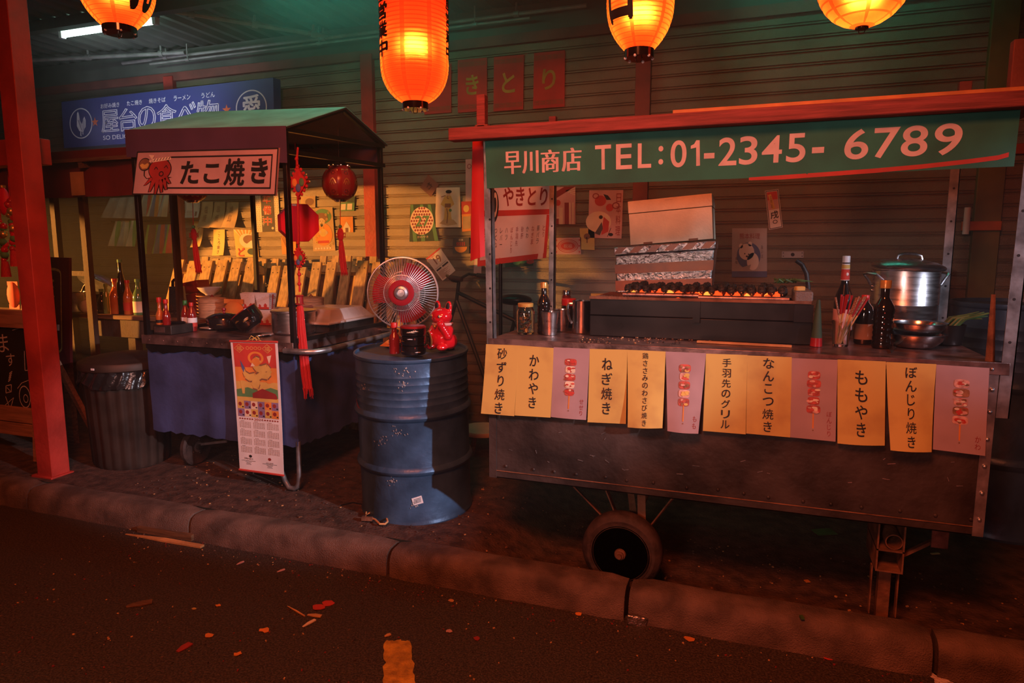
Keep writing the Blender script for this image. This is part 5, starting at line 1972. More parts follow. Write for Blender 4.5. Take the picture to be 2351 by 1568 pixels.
# ears: tall and cupped
for s_ in (-1, 1):
    b.ball(K(s_ * 0.036, 0.008, 0.214), (0.0215, 0.011, 0.040), 20, 14, RC @ roty(D(s_ * 8)))
    b.ball(K(s_ * 0.034, 0.006, 0.200), (0.024, 0.014, 0.026), 18, 12, RC)
o = b.build('glazed_body', t)
m_ = o.modifiers.new('fuse', 'REMESH')
m_.mode = 'VOXEL'
m_.voxel_size = 0.0026
m_.use_smooth_shade = True
m_ = o.modifiers.new('soften', 'SMOOTH')
m_.iterations = 9
b = MB('ink')
for s_ in (-1, 1):
    b.ball(K(s_ * 0.0365, 0.001, 0.217), (0.0135, 0.0075, 0.028), 18, 12, RC @ roty(D(s_ * 8)))
b.build('inner_ears', t)
for s_ in (-1, 1):
    e = K(s_ * 0.026, -0.0535, 0.176)
    b = MB('white_dot').ball(e, (0.0085, 0.006, 0.0085), 14, 10, RC)
    b.m('gold').ball(e, (0.0095, 0.0055, 0.0095), 14, 10, RC)
    b.m('ink').ball(e + RC @ Vector((s_ * -0.001, -0.0045, 0)), (0.005, 0.003, 0.006), 10, 8, RC)
    b.m('white_dot').ball(e + RC @ Vector((0.002, -0.0072, 0.002)), 0.0015, 6, 5)
    b.build('eye', t)
b = MB('p_dkred')
b.ball(K(0, -0.0615, 0.166), (0.006, 0.004, 0.004), 10, 8, RC)
for s_ in (-1, 1):
    b.tube([K(0, -0.062, 0.160), K(s_ * 0.006, -0.0615, 0.154), K(s_ * 0.014, -0.058, 0.157)], 0.0013, 5)
b.build('muzzle_lines', t)
b = MB('paper_pink').tube([K(0.050 * math.cos(a), 0.002 + 0.047 * math.sin(a), 0.134) for a in [2 * PI * i / 28 for i in range(28)]], 0.0075, 8, True)
b.build('collar', t)
MB('gold').ball(K(-0.004, -0.055, 0.124), 0.009, 12, 9).build('bell', t)
MPc = quadmap(K(-0.062, -0.058, 0.105), K(-0.004, -0.083, 0.098), K(0.008, -0.083, 0.020), K(-0.05, -0.060, 0.012))
b = MB('gold').poly(MPc, [(0.5 + 0.5 * math.cos(2 * PI * i / 28), 0.5 + 0.5 * math.sin(2 * PI * i / 28)) for i in range(28)], 6)
b.prism([MPc(0.5 + 0.5 * math.cos(2 * PI * i / 28), 0.5 + 0.5 * math.sin(2 * PI * i / 28), 0) for i in range(28)], RC @ Vector((0.2, -1, 0)), 0.005)
b.m('ink').oval(MPc, 0.5, 0.5, 0.38, 0.42, 7, 24)
b.m('gold').vtext(MPc, '千万両', 0.5, 0.15, 0.87, 0.36, 9)
b.build('coin_plate', t)

# three-tier lacquer bowls, red ribbed bottle, paper slip on the drum
q = at(932, 815, Z=0.852) + Vector((0.01, 0.06, 0))
q.z = drum_top(q.x, q.y)
t = thing('lacquer_box', q, 'round black three-tier lacquer box painted with gold and white leaves, on the oil drum', 'box')
for i in range(3):
    z = i * 0.047
    b = MB('lacquer')
    b.lathe([(0.052, z), (0.060, z + 0.004), (0.063, z + 0.012), (0.063, z + 0.044), (0.058, z + 0.047), (0, z + 0.047)], q, 40)
    M = curved(q, 0.063, 0.063, z + 0.008, z + 0.042, D(-160), D(-20))
    for (cx, cy, m_) in (((0.3, 0.7, 'gold'), (0.85, 0.75, 'white_dot')), ((0.3, 0.55, 'gold'), (0.6, 0.2, 'white_dot')), ((0.62, 0.6, 'p_cream'), (0.75, 0.45, 'p_cream')))[i]:
        b.m(m_)
        leaf_motif(b, M, cx, cy, 0.11 if i != 2 else 0.16, 1)
    b.build('tier', t)
MB('lacquer_red').lathe([(0.064, 0.134), (0.065, 0.140), (0.060, 0.145), (0.056, 0.144), (0.0, 0.142)], q, 40).build('rim', t)
q = at(897, 812, Z=0.852) + Vector((0.0, 0.04, 0))
q.z = drum_top(q.x, q.y)
pr_ = [(0.026, 0.0)]
for i in range(6):
    pr_ += [(0.029, 0.008 + i * 0.013), (0.0265, 0.0145 + i * 0.013)]
pr_ += [(0.024, 0.092), (0.015, 0.105), (0.0125, 0.125), (0.012, 0.14)]
bottle(q, pr_, 'ribbed red sauce bottle with a red cap, left of the round lacquer box', 'cap_red', 'sauce_red', capz=(0.017, 0.132, 0.158))
q = at(882, 800, Z=0.852) + Vector((0.0, 0.06, 0))
q.z = drum_top(q.x, q.y) + 0.002
b = MB('p_orange').prism([q + Vector((-0.05, -0.02, 0)), q + Vector((0.05, -0.02, 0)), q + Vector((0.05, 0.05, 0.03)), q + Vector((-0.03, 0.05, 0.03))], (0, -0.3, 1), 0.002)
tag(b.build('paper_slip'), 'folded orange paper slip at the left edge of the drum top', 'paper')
# cable end beside the drum
k = at(868, 1200, Z=0.01)
b = MB('stick_wood')
pts = [(841, 1176), (840, 1183), (848, 1178), (858, 1174), (870, 1175), (878, 1184), (888, 1190), (890, 1198), (884, 1203), (872, 1203), (862, 1193), (852, 1189)]
b.tube([at(x, y, Z=0.022) + Vector((0, -0.0, 0)) for x, y in pts], 0.005, 7)
b.m('rust').box(at(843, 1191, Z=0.022), (0.055, 0.02, 0.016), rotz(0.2))
tag(b.build('cable_loop'), 'loop of pale cable on the ground at the foot of the oil drum', 'cable')
b = MB('ink').tube([at(x, y, Z=0.006) for x, y in ((780, 1160), (810, 1153), (836, 1158), (842, 1178))], 0.003, 6)
tag(b.build('thin_cable'), 'thin black cable on the ground left of the oil drum', 'cable')

# ================================================================== RIGHT FOOD CART (BARBECUE)
BXL, BXR, BYF, BYR, BZ = -1.115, 0.815, 2.78, 3.72, 0.975
ct = thing('barbecue_cart', (-0.15, 3.25, -0.14), 'large riveted dark metal barbecue cart with a red timber top and one front wheel', 'food cart')
b = MB('rust_panel')
b.ab((BXL + 0.01, BYF + 0.006, 0.345), (BXR - 0.01, BYR - 0.01, BZ - 0.04))
rnd = random.Random(11)
for i in range(17):
    x = BXL + 0.08 + i * (BXR - BXL - 0.12) / 16 + rnd.uniform(-.02, .02)
    b.ball((x, BYF + 0.004, 0.392 + rnd.uniform(-.004, .004)), (0.0075, 0.004, 0.0075), 8, 5)
b.m('galv')
for i in range(26):
    x, z = rnd.uniform(BXL + .1, BXR - .05), rnd.uniform(0.42, 0.66)
    a = rnd.uniform(0, PI)
    l_ = rnd.uniform(0.004, 0.014)
    p_ = Vector((x, BYF + 0.0045, z))
    b.bar(p_ - Vector((math.cos(a) * l_, 0, math.sin(a) * l_ * .6)), p_ + Vector((math.cos(a) * l_, 0, math.sin(a) * l_ * .6)), 0.0025, 0.002)
b.build('body_panel', ct)
b = MB('rust_panel')
b.prism([(BXL, BYF, 0.335), (BXR, BYF, 0.335), (BXR, BYF, 0.368), (BXL, BYF, 0.368)], (0, 1, 0), 0.02)
b.ab((BXL, BYF, 0.335), (BXR, BYF + 0.06, 0.342))
b.m('rust').bar((BXL, BYF - 0.001, 0.369), (BXR, BYF - 0.001, 0.369), 0.005)
b.build('bottom_rail', ct, bevel=0.002)
for (x, nm) in ((BXL, 1), (BXR - 0.035, 0)):
    b = MB('galv' if not nm else 'rust_panel').ab((x, BYF - 0.004, 0.335), (x + 0.035, BYF + 0.002, BZ - 0.04))
    if not nm:
        for z in (0.40, 0.50, 0.60, 0.70, 0.80, 0.88):
            b.ball((x + 0.018, BYF - 0.006, z), 0.008, 8, 6)
    b.build('corner_strip', ct)
b = MB('counter_metal')
b.ab((BXL, BYF, BZ - 0.012), (BXR, BYR, BZ))
b.build('counter_top', ct, bevel=0.002)
b = MB('counter_metal')
b.ab((BXL, BYF - 0.006, BZ - 0.042), (BXR + 0.03, BYF + 0.004, BZ + 0.003))
b.m('galv')
for i in range(9):
    x = -0.35 + i * 0.14 + 0.03 * math.sin(i * 5)
    b.ball((x, BYF - 0.007, BZ - 0.022), (0.006, 0.004, 0.006), 8, 5)
b.build('counter_edge', ct, bevel=0.002)
# uprights of galvanised angle
TOPZ = 1.90
for (x, y, zb_, dx) in ((BXL + 0.008, BYF + 0.012, BZ - 0.05, -0.012), (BXR + 0.022, BYF + 0.012, 0.78, 0.012), (BXL + 0.02, BYR - 0.02, BZ, 0), (BXR + 0.02, BYR - 0.02, BZ, 0)):
    b = MB('galv')
    w = 0.040 if x > 0 else 0.032
    b.prism([(x - w / 2, y - 0.016, zb_), (x + w / 2, y - 0.016, zb_), (x + w / 2 + dx, y - 0.016, TOPZ), (x - w / 2 + dx, y - 0.016, TOPZ)], (0, 1, 0), 0.005)
    b.prism([(x + w / 2 - 0.004, y - 0.016, zb_), (x + w / 2, y - 0.016, zb_), (x + w / 2 + dx, y - 0.016, TOPZ), (x + w / 2 - 0.004 + dx, y - 0.016, TOPZ)], (0, 1, 0), 0.036)
    for z in (1.05, 1.2, 1.35, 1.5, 1.65):
        b.m('ink').cyl((x, y - 0.0165, z), (x, y - 0.0155, z), 0.005, n=10)
    b.build('upright', ct)
# timber top
bz0 = at(1050, 308, Y=2.72).z
b = MB('beam_red_wood').ab((-1.262, 2.69, bz0 - 0.03), (1.25, 2.75, bz0 + 0.022))
b.build('front_beam', ct, bevel=0.005)
b = MB('beam_lantern_lit').ab((-0.33, 2.705, bz0 + 0.022), (0.80, 2.775, bz0 + 0.036))  # its orange stands in for lantern light along the beam top
b.build('top_board', ct, bevel=0.002)
for x in (BXL - 0.02, BXR + 0.045):
    MB('beam_paint').ab((x - 0.03, 2.75, bz0 - 0.012), (x + 0.03, 3.80, bz0 + 0.04)).build('side_beam', ct, bevel=0.004)
MB('beam_paint').ab((-1.2, 3.74, bz0 - 0.06), (1.25, 3.80, bz0 - 0.012)).build('rear_beam', ct, bevel=0.004)
for (px, py, y, w) in ((1107, 219, 2.77, 0.038), (2345, 92, 2.77, 0.05), (1270, 268, 3.77, 0.04), (2216, 188, 3.77, 0.05)):
    p_ = at(px, py, Y=y)
    MB('beam_paint' if px > 2000 else 'beam_red_wood').ab((p_.x - w / 2, y - 0.02, bz0 + 0.02 if y < 3 else bz0 - 0.012), (p_.x + w / 2, y + 0.02, p_.z)).build('post_stub', ct, bevel=0.003)
# front wheel with struts
wc = Vector((-0.512, 2.865, 0.038))
RW = rotx(PI / 2)
b = MB('rubber')
b.lathe([(0.105, -0.034), (0.118, -0.044), (0.150, -0.048), (0.170, -0.036), (0.179, -0.016), (0.179, 0.016), (0.170, 0.036), (0.150, 0.048), (0.118, 0.044), (0.105, 0.034)], wc, 64, RW)
for rr_ in (0.122, 0.129, 0.136):
    b.lathe([(rr_ - 0.002, 0.0445), (rr_, 0.0485), (rr_ + 0.002, 0.0465)], wc, 64, RW)
wh = b.build('wheel', ct)
b = MB('rim_grey')
b.lathe([(0.045, 0.02), (0.07, 0.012), (0.085, 0.020), (0.096, 0.036), (0.106, 0.044), (0.108, 0.036), (0.104, -0.034), (0.05, -0.02)], wc, 48, RW)
for i in range(5):
    a = 2 * PI * i / 5 + 0.5
    b.ball(wc + Vector((0.072 * math.cos(a), -0.018, 0.072 * math.sin(a))), 0.009, 8, 6)
b.build('rim', wh)
b = MB('rust').lathe([(0.05, 0.0), (0.05, 0.022), (0.03, 0.03), (0.024, 0.055), (0.018, 0.058), (0.018, 0.064), (0.010, 0.066), (0.010, 0.078), (0, 0.078)], wc, 24, RW)
b.build('hub', wh)
b = MB('rust').cyl(wc + Vector((0, -0.02, 0)), wc + Vector((0, 0.75, 0)), 0.012)
b.build('axle', ct)
zt_ = 0.345
for (x0, x1, w, m_, y0, y1) in ((1297, 1365, 0.030, 'rust', 2.86, 2.93), (1380, 1396, 0.034, 'rust', 2.93, 2.93), (1437, 1430, 0.030, 'rust', 3.2, 2.95), (1471, 1450, 0.036, 'rust', 2.93, 2.93), (1557, 1470, 0.016, 'rust', 2.86, 2.93)):
    a_ = at(x0, 1130 + (x0 - 1297) * 0.119, Y=y0)
    a_.z = zt_
    e_ = wc + Vector(((x1 - 1410) / 1550 * 2.9, y1 - 2.865, 0.10))
    MB(m_).bar(a_, e_, w, 0.006).build('strut', ct)
# rear prop: plates, tube and leg
sp = at(2040, 1260, Y=2.90)
b = MB('rust')
for dx in (-0.048, 0.042):
    b.ab((sp.x + dx, 2.86, sp.z - 0.075), (sp.x + dx + 0.006, 3.10, 0.338))
b.ab((sp.x - 0.048, 2.86, sp.z - 0.081), (sp.x + 0.048, 3.10, sp.z - 0.075))
b.ab((sp.x - 0.048, 2.86, sp.z + 0.004), (sp.x + 0.048, 3.10, sp.z + 0.010))
b.build('prop_bracket', ct)
b = MB('rust')
cx_ = Vector((sp.x + 0.012, 2.87, sp.z + 0.042))
nn_ = 28
v = []
for (y, r) in ((0, 0.031), (0.22, 0.031), (0.22, 0.027), (0, 0.027)):
    for i in range(nn_):
        a = 2 * PI * i / nn_
        v.append(cx_ + Vector((r * math.cos(a), y, r * math.sin(a))))
b.add(v, [(j * nn_ + i, j * nn_ + (i + 1) % nn_, ((j + 1) % 4) * nn_ + (i + 1) % nn_, ((j + 1) % 4) * nn_ + i) for j in range(4) for i in range(nn_)])
b.build('pipe_socket', ct)
MB('rust').ab((sp.x - 0.022, 2.93, -0.143), (sp.x + 0.022, 2.97, sp.z - 0.08)).build('leg', ct)
for dx in (-0.055, 0.04):
    MB('rust').ab((sp.x + dx, 2.90, -0.09), (sp.x + dx + 0.005, 2.93, sp.z - 0.08)).build('leg_brace', ct)
e_ = at(2150, 1238, Y=2.95)
MB('rust').bar(Vector((sp.x + 0.05, 2.95, sp.z - 0.045)), e_ + Vector((0, 0, 0.0)), 0.022, 0.012).build('strut', ct)
MB('counter_metal').ab((e_.x - 0.025, 2.92, e_.z - 0.025), (e_.x + 0.035, 2.925, 0.337)).build('bracket_plate', ct, bevel=0.003)

# banner
q = [(1113, 319), (2345, 237), (2325, 383), (1119, 433)]
BM = pxmap(q, 2.752)
def BMw(u, v, ly):
    return BM(u, v, ly) + Vector((0, -0.010 * math.sin(u * 7.0 + 0.6) * v - 0.004 * math.sin(u * 21) * v, 0))
t = thing('cloth_banner', at(1720, 330, Y=2.75), 'green cloth banner with a shop name and phone number hanging from the red beam', 'banner')
b = MB('banner_green').sheet(BMw, 60, 8, 0.0015)
b.m('banner_red')
rs = [(0.56, 0.99), (0.62, 0.975), (0.70, 0.955), (0.78, 0.93), (0.86, 0.895), (0.93, 0.85), (0.975, 0.81), (0.99, 0.77)]
for (p, q2), k in zip(zip(rs, rs[1:]), range(9)):
    h0, h1 = 0.05 + 0.0, 0.05
    b.poly(BMw, [p, q2, (q2[0], q2[1] + 0.075), (p[0], p[1] + 0.05 if k == 0 else p[1] + 0.075)], 1)
b.build('cloth', t, angle=70)
b = MB('banner_text')
def gpx(x, y):
    """banner coordinates of a pixel"""
    u = (x - 1113) / (2345 - 1113)
    yt = 319 + (237 - 319) * u
    yb = 433 + (383 - 433) * u
    return u, (y - yt) / (yb - yt)
for (ch, x0, y0, x1, y1, bd) in (('早', 1170, 348, 1215, 398, 0.0), ('川', 1222, 346, 1265, 396, 0.0), ('商', 1275, 343, 1323, 393, 0.0), ('店', 1332, 338, 1383, 390, 0.0),
                                 ('T', 1421, 331, 1463, 385, 0.012), ('E', 1476, 328, 1517, 384, 0.012), ('L', 1532, 326, 1566, 381, 0.012), (':', 1584, 332, 1596, 373, 0.012),
                                 ('0', 1614, 319, 1653, 379, 0.012), ('-', 1695, 348, 1720, 358, 0.012), ('2', 1730, 312, 1772, 374, 0.012),
                                 ('3', 1778, 309, 1820, 372, 0.012), ('4', 1830, 308, 1875, 368, 0.012), ('5', 1885, 303, 1927, 367, 0.012), ('-', 1941, 335, 1967, 346, 0.012),
                                 ('6', 2010, 294, 2060, 361, 0.012), ('7', 2070, 291, 2122, 358, 0.012), ('8', 2126, 287, 2178, 355, 0.012), ('9', 2190, 283, 2243, 353, 0.012)):
    u0, v0 = gpx(x0, y0)
    u1, v1 = gpx(x1, y1)
    u0b, v1b = gpx(x0, y1)
    vm = (v0 + gpx(x1, y0)[1]) / 2
    vn = (v1 + v1b) / 2
    if ch in '早川商店':
        # bold upright strokes
        for dx in (-0.0016, -0.0008, 0.0008, 0.0016):
            b.text(BMw, ch, u0 + dx, min(v0, vm), u1 + dx, max(v1, vn), 1.6 + dx * 60, 0.0)
    else:
        b.text(BMw, ch, u0, (v0 + vm) / 2 - 0.008, u1, (vn + v1) / 2 + 0.008, 1.6, bd)
pts = [(1676, 317), (1684, 317), (1686, 376), (1677, 377), (1676, 334), (1663, 337), (1663, 330), (1671, 326)]
b.poly(BMw, [gpx(x, y) for x, y in pts], 1.6)
b.build('lettering', t)

# red cloth beside the left upright, and the menu banner on a pole
M = pxmap([(1085, 318), (1109, 316), (1113, 588), (1080, 600)], 2.86, 0.0, 0.02)
b = MB('red_cloth').sheet(M, 6, 10, 0.002)
tag(b.build('hanging_cloth'), 'narrow plain red cloth hanging down beside the left upright of the barbecue cart', 'cloth')
t = thing('menu_banner', at(1180, 520, Y=3.90), 'white and red menu banner on a dark pole, between the left uprights', 'banner')
M0 = pxmap([(1103, 415), (1268, 420), (1256, 592), (1096, 612)], 3.90)
M = lambda u, v, ly: M0(u, v, ly) + Vector((0, 0.02 * math.sin(u * 5) * v, 0))
b = MB('paper_white').sheet(M, 12, 8, 0.0015)
b.m('p_red')
for i in range(6):
    u0, u1 = i / 6, (i + 1) / 6
    b.rect(M, u0, 0.345 + 0.0 * i, u1, 0.415, 1)
    b.rect(M, u0, 0.93, u1, 1.0, 1)
b.rect(M, 0.96, 0.42, 1.0, 0.93, 1)
b.rect(M, 0.0, 0.42, 0.03, 0.93, 1)
b.m('p_dkred').text(M, 'やきとり', 0.33, 0.06, 0.95, 0.30, 1.5, 0.02)
b.m('ink').oval(M, 0.20, 0.30, 0.075, 0.20, 2, 18)
b.m('p_cream').hoop(M, 0.22, 0.28, 0.035, 0.15, 0.4, 3, 18)
b.m('ink').poly(M, [(0.13, 0.05), (0.18, 0.2), (0.10, 0.16)], 2)
b.m('ink').hoop(M, 0.20, 0.52, 0.02, 0.02, 0.4, 2, 10)
for i, (tx, m_) in enumerate((('もつ', 'p_dkred'), ('なんこつ', 'p_dkred'), ('つくね', 'ink'), ('レバー', 'ink'), ('ハツ', 'ink'), ('ぼんじり', 'p_dkred'), ('手羽先', 'p_dkred'), ('砂肝', 'p_dkred'), ('かわ', 'ink'), ('ねぎま', 'p_dkred'), ('豚バラ', 'ink'), ('とり', 'p_dkred'))):
    b.m(m_).vtext(M, tx, 0.09 + i * 0.077, 0.55, 0.55 + 0.085 * len(tx), 0.036, 2)
b.build('printed_cloth', t, angle=70)
p_ = at(1149, 600, Y=3.93)
MB('black_frame').cyl((p_.x, 3.93, -0.14), (p_.x, 3.93, at(1149, 410, Y=3.93).z), 0.012).build('pole', t)
MB('black_frame').box((p_.x, 3.93, -0.115), (0.22, 0.18, 0.03)).build('foot', t)

# twelve paper menus along the counter
def skewer_art(b, M, ml, seed):
    rnd = random.Random(seed)
    b.m('p_orange').rect(M, 0.485, 0.66, 0.515, 0.76, 1.2).rect(M, 0.485, 0.76, 0.515, 0.86, 1.2)
    b.m('p_brown').oval(M, 0.50, 0.885, 0.018, 0.008, 1.6, 8)
    n = 5
    for i in range(n):
        y = 0.20 + i * 0.106
        w = rnd.uniform(0.13, 0.165)
        b.m(ml[-1] if i % 2 else ml[0])
        b.poly(M, [(0.5 + w * math.copysign(abs(math.cos(a)) ** 0.5, math.cos(a)), y + 0.05 * math.copysign(abs(math.sin(a)) ** 0.6, math.sin(a))) for a in [2 * PI * k / 18 for k in range(18)]], 1.6)
        for k in range(9):
            b.m(rnd.choice(ml))
            b.oval(M, 0.5 + rnd.uniform(-.09, .09), y + rnd.uniform(-.032, .032), rnd.uniform(.03, .075), rnd.uniform(.010, .022), 1.9 + k * 0.3, 9)


def paper_menu(quad, kind, txt, label, seed, curl, curl2, ty=(0.06, 0.95), tw=0.26, lab=None):
    M0 = pxmap(quad, 2.768, curl, curl2)
    M = lambda u, v, ly: M0(u, v, ly)
    b = MB('menu_yellow' if kind == 'y' else 'menu_pink').sheet(M, 8, 10, 0.0008)
    rnd = random.Random(seed)
    if kind == 'y':
        b.m('ink').vtext(M, txt, 0.5 + rnd.uniform(-.03, .03), ty[0], ty[1], tw, 1.5, 0.006)
    else:
        skewer_art(b, M, {0: ['meat_red', 'meat_pink', 'p_cream', 'meat_red'], 1: ['meat_red', 'meat_brown', 'p_gold', 'meat_pink'], 2: ['meat_red', 'p_red', 'p_cream'], 3: ['meat_pink', 'p_cream', 'p_red', 'meat_brown']}[seed % 4], seed)
        b.m('p_dkred').vtext(M, txt, 0.85, 0.93 - 0.075 * len(txt), 0.95, 0.11, 1.5)
    o = b.build('paper_menu', angle=70)
    return tag(o, label, 'menu', 'paper menus along the counter edge')


MN = [
    ((1116, 790), (1190, 793), (1184, 953), (1108, 947), 'y', '砂ずり焼き', 'leftmost yellow paper menu under the barbecue counter, at its corner', 0.02, 0, (0.03, 1.0), .30),
    ((1190, 793), (1271, 799), (1266, 957), (1184, 952), 'y', 'かわやき', 'yellow paper menu with four characters, second from the left end', 0.015, 0, (0.10, 0.90), .27),
    ((1271, 797), (1354, 801), (1347, 963), (1266, 956), 'p', 'せせり', 'pink menu with a meat skewer picture, nearest the left end', 0.01, 0.006, None, 0),
    ((1354, 801), (1440, 803), (1438, 972), (1350, 968), 'y', 'ねぎ焼き', 'yellow paper menu with large characters, just right of the leftmost pink menu', 0.01, 0, (0.10, 0.90), .28),
    ((1440, 803), (1528, 807), (1523, 979), (1444, 977), 'y', '鶏ささみのわさび焼き', 'yellow paper menu with one column of small characters', 0.03, 0.012, (0.02, 0.98), .15),
    ((1528, 807), (1621, 811), (1605, 990), (1535, 984), 'p', 'もも', 'pink skewer menu curling up at its foot, second pink one from the left', 0.04, 0.012, None, 0),
    ((1621, 812), (1716, 815), (1712, 996), (1614, 988), 'y', '手羽先のグリル', 'yellow paper menu of seven characters in the middle of the row', 0.008, 0, (0.04, 0.96), .21),
    ((1716, 816), (1818, 820), (1814, 1003), (1713, 994), 'y', 'なんこつ焼き', 'yellow paper menu of six characters, left of the pink menu with a round-lump skewer', 0.008, 0, (0.01, 0.97), .25),
    ((1818, 822), (1923, 826), (1918, 1013), (1814, 1003), 'p', 'ぼんじり', 'pink menu with a skewer of round red lumps, third pink one from the left', 0.006, 0, None, 0),
    ((1923, 825), (2034, 830), (2030, 1021), (1922, 1016), 'y', 'ももやき', 'yellow paper menu of four characters, just right of the pink round-lump menu', 0.012, 0.012, (0.10, 0.92), .26),
    ((2035, 831), (2150, 836), (2133, 1031), (2040, 1027), 'y', 'ぼんじり焼き', 'rightmost yellow paper menu, its foot curling outward', 0.04, 0.012, (0.03, 0.97), .24),
    ((2150, 837), (2272, 845), (2260, 1045), (2140, 1030), 'p', 'かわ', 'rightmost pink menu with a skewer picture at the end of the counter', 0.01, 0, None, 0)]
for i, (a, b_, c_, d_, kind, txt, lb, cu, cu2, ty, tw) in enumerate(MN):
    paper_menu((a, b_, c_, d_), kind, txt, lb, i, cu, cu2, ty or (0, 1), tw)

# ------------------------------------------------------------------ the grill
GX0, GX1, GY0, GY1, GZ = -0.715, 0.225, 3.03, 3.36, 1.150
t = thing('charcoal_grill', (-0.25, 3.2, BZ), 'long black charcoal grill box standing on the barbecue cart counter', 'grill')
b = MB('black_frame')
zm = 1.075
b.ab((GX0, GY0, BZ + 0.002), (GX1, GY1, zm - 0.003))
b.build('lower_box', t, bevel=0.003)
b = MB('black_frame')
th = 0.012
b.ab((GX0 + 0.002, GY0 - 0.008, zm), (GX1 - 0.012, GY0 - 0.008 + th, GZ))
b.ab((GX0 + 0.002, GY1 - th, zm), (GX1 - 0.012, GY1, GZ))
b.ab((GX0 + 0.002, GY0, zm), (GX0 + 0.002 + th, GY1, GZ))
b.ab((GX1 - 0.012 - th, GY0, zm), (GX1 - 0.012, GY1, GZ))
b.ab((GX0 + 0.002, GY0, zm - 0.003), (GX1 - 0.012, GY1, zm + 0.02))
b.build('fire_trough', t, bevel=0.002)
MB('rust').bar((GX0, GY0 - 0.012, GZ + 0.004), (GX1 - 0.01, GY0 - 0.012, GZ + 0.004), 0.012).build('rim_rail', t)
b = MB('rust')
for i in range(18):
    x = GX0 + 0.03 + i * 0.012
    b.cyl((x, GY0 - 0.008, GZ + 0.008), (x, GY1, GZ + 0.008), 0.003, n=6)
for y in (GY0 + 0.03, GY1 - 0.04):
    b.cyl((GX0 + 0.01, y, GZ + 0.003), (GX0 + 0.26, y, GZ + 0.003), 0.003, n=6)
b.build('wire_grate', t)
for (x0, x1, y, z) in ((-0.565, -0.235, GY0 + 0.005, GZ + 0.020), (-0.235, 0.130, GY0 - 0.002, GZ + 0.014)):
    MB('counter_metal').cyl((x0, y, z), (x1, y, z), 0.011, n=14).build('skewer_rail', t)
MB('concrete').ab((GX1 - 0.075, GY0 - 0.012, GZ - 0.004), (GX1 - 0.005, GY1 - 0.05, GZ + 0.048)).build('end_brick', t, bevel=0.006)
MB('black_frame').ab((GX1 - 0.075, GY0 - 0.02, zm - 0.002), (GX1 - 0.002, GY0 - 0.008, GZ - 0.006)).build('vent_plate', t)
MB('black_frame').ab((-0.255, GY0 - 0.016, zm - 0.02), (-0.225, GY0 - 0.006, GZ)).build('seam_strap', t)

b = MB('coal')
rnd = random.Random(21)
for i in range(150):
    x, y = rnd.uniform(-0.56, 0.145), rnd.uniform(GY0 + 0.03, GY1 - 0.03)
    s_ = rnd.uniform(0.014, 0.026)
    b.box((x, y, GZ - 0.022 + rnd.uniform(-.01, .01)), (s_ * 1.4, s_, s_), rotz(rnd.uniform(0, 3)) @ rotx(rnd.uniform(0, 1)))
o = tag(b.build('charcoal_bed'), 'bed of black charcoal filling the grill under the skewers', 'charcoal', kind='stuff')

def skewer_proto():
    t = thing('meat_skewer', (0, 0, 0), 'charred meat skewer lying across the glowing grill', 'skewer', 'meat skewers on the grill')
    MB('stick_wood').cyl((0, -0.03, 0), (0, 0.31, 0), 0.0022, n=6).build('stick', t)
    for k in range(4):
        b = MB('char')
        rnd = random.Random(k)
        b.ball((0, 0.037 + k * 0.066, 0.008), (0.0172, 0.033, 0.020), 16, 12)
        b.v = [tuple(Vector(p) + Vector((math.sin(p[1] * 210 + k), math.cos(p[0] * 260), math.sin(p[0] * 190 + p[1] * 160))) * 0.0035 + Vector((rnd.uniform(-1, 1), rnd.uniform(-1, 1), rnd.uniform(-1, 1))) * 0.0022) for p in b.v]
        b.build('meat_piece', t, angle=35)
    return t


p0 = skewer_proto()
nsk = 17
for i in range(nsk):
    x = -0.545 + i * 0.0405
    o = p0 if i == 0 else dup(p0)
    o.location = (x, GY0 + 0.004, GZ + 0.036 + 0.004 * math.sin(i * 2.7))
    o.rotation_euler = (0.02 * math.sin(i * 1.9), 0.0, 0.05 * math.sin(i * 3.1))
# glowing coals between the skewers
rnd = random.Random(33)
ecoal = None
for i in range(nsk - 1):
    x = -0.525 + i * 0.0405
    for k in range(2 if i < 9 else 3):
        b = MB('ember' if (i + k) % 4 else 'ember_hot')
        s_ = rnd.uniform(0.020, 0.029) * (1 if k == 0 else 0.7)
        c_ = Vector((x + rnd.uniform(-.006, .006), GY0 + 0.030 + k * 0.035 + rnd.uniform(-.01, .01), GZ + 0.012 + rnd.uniform(0, .014)))
        b.ball(c_, (s_ * 0.75, s_, s_ * 0.8), 8, 6)
        b.v = [tuple(Vector(p) + Vector((rnd.uniform(-1, 1), rnd.uniform(-1, 1), rnd.uniform(-1, 1))) * 0.0035) for p in b.v]
        o = b.build('glowing_coal', angle=20)
        tag(o, 'glowing red coal lump showing between the skewers on the grill', 'coal', 'glowing coals in the grill')
b = MB('leek')
b2 = at(1845, 668, Y=GY1 - 0.03)
for i in range(14):
    rn = random.Random(i)
    p_ = Vector((0.11 + rn.uniform(-.05, .06), GY1 - 0.09 + rn.uniform(-.05, .04), GZ + 0.075))
    b.tube([p_, p_ + Vector((rn.uniform(-.02, .05), rn.uniform(-.02, .02), 0.014)), p_ + Vector((rn.uniform(0.02, .08), rn.uniform(-.03, .03), 0.002))], [0.006, 0.005, 0.002], 5)
tag(b.build('charred_leeks'), 'heap of charred leek strips at the right end of the grill', 'leeks', kind='stuff')
b = MB('p_gold').box(at(1836, 663, Y=GY0 + 0.09), (0.04, 0.03, 0.022), rotz(0.4))
tag(b.build('corn_chunk', bevel=0.006), 'yellow corn chunk at the right end of the grill', 'corn')
b = MB('stick_wood').bar(at(1600, 784, Z=BZ + 0.006), at(1818, 795, Z=BZ + 0.006), 0.018, 0.010)
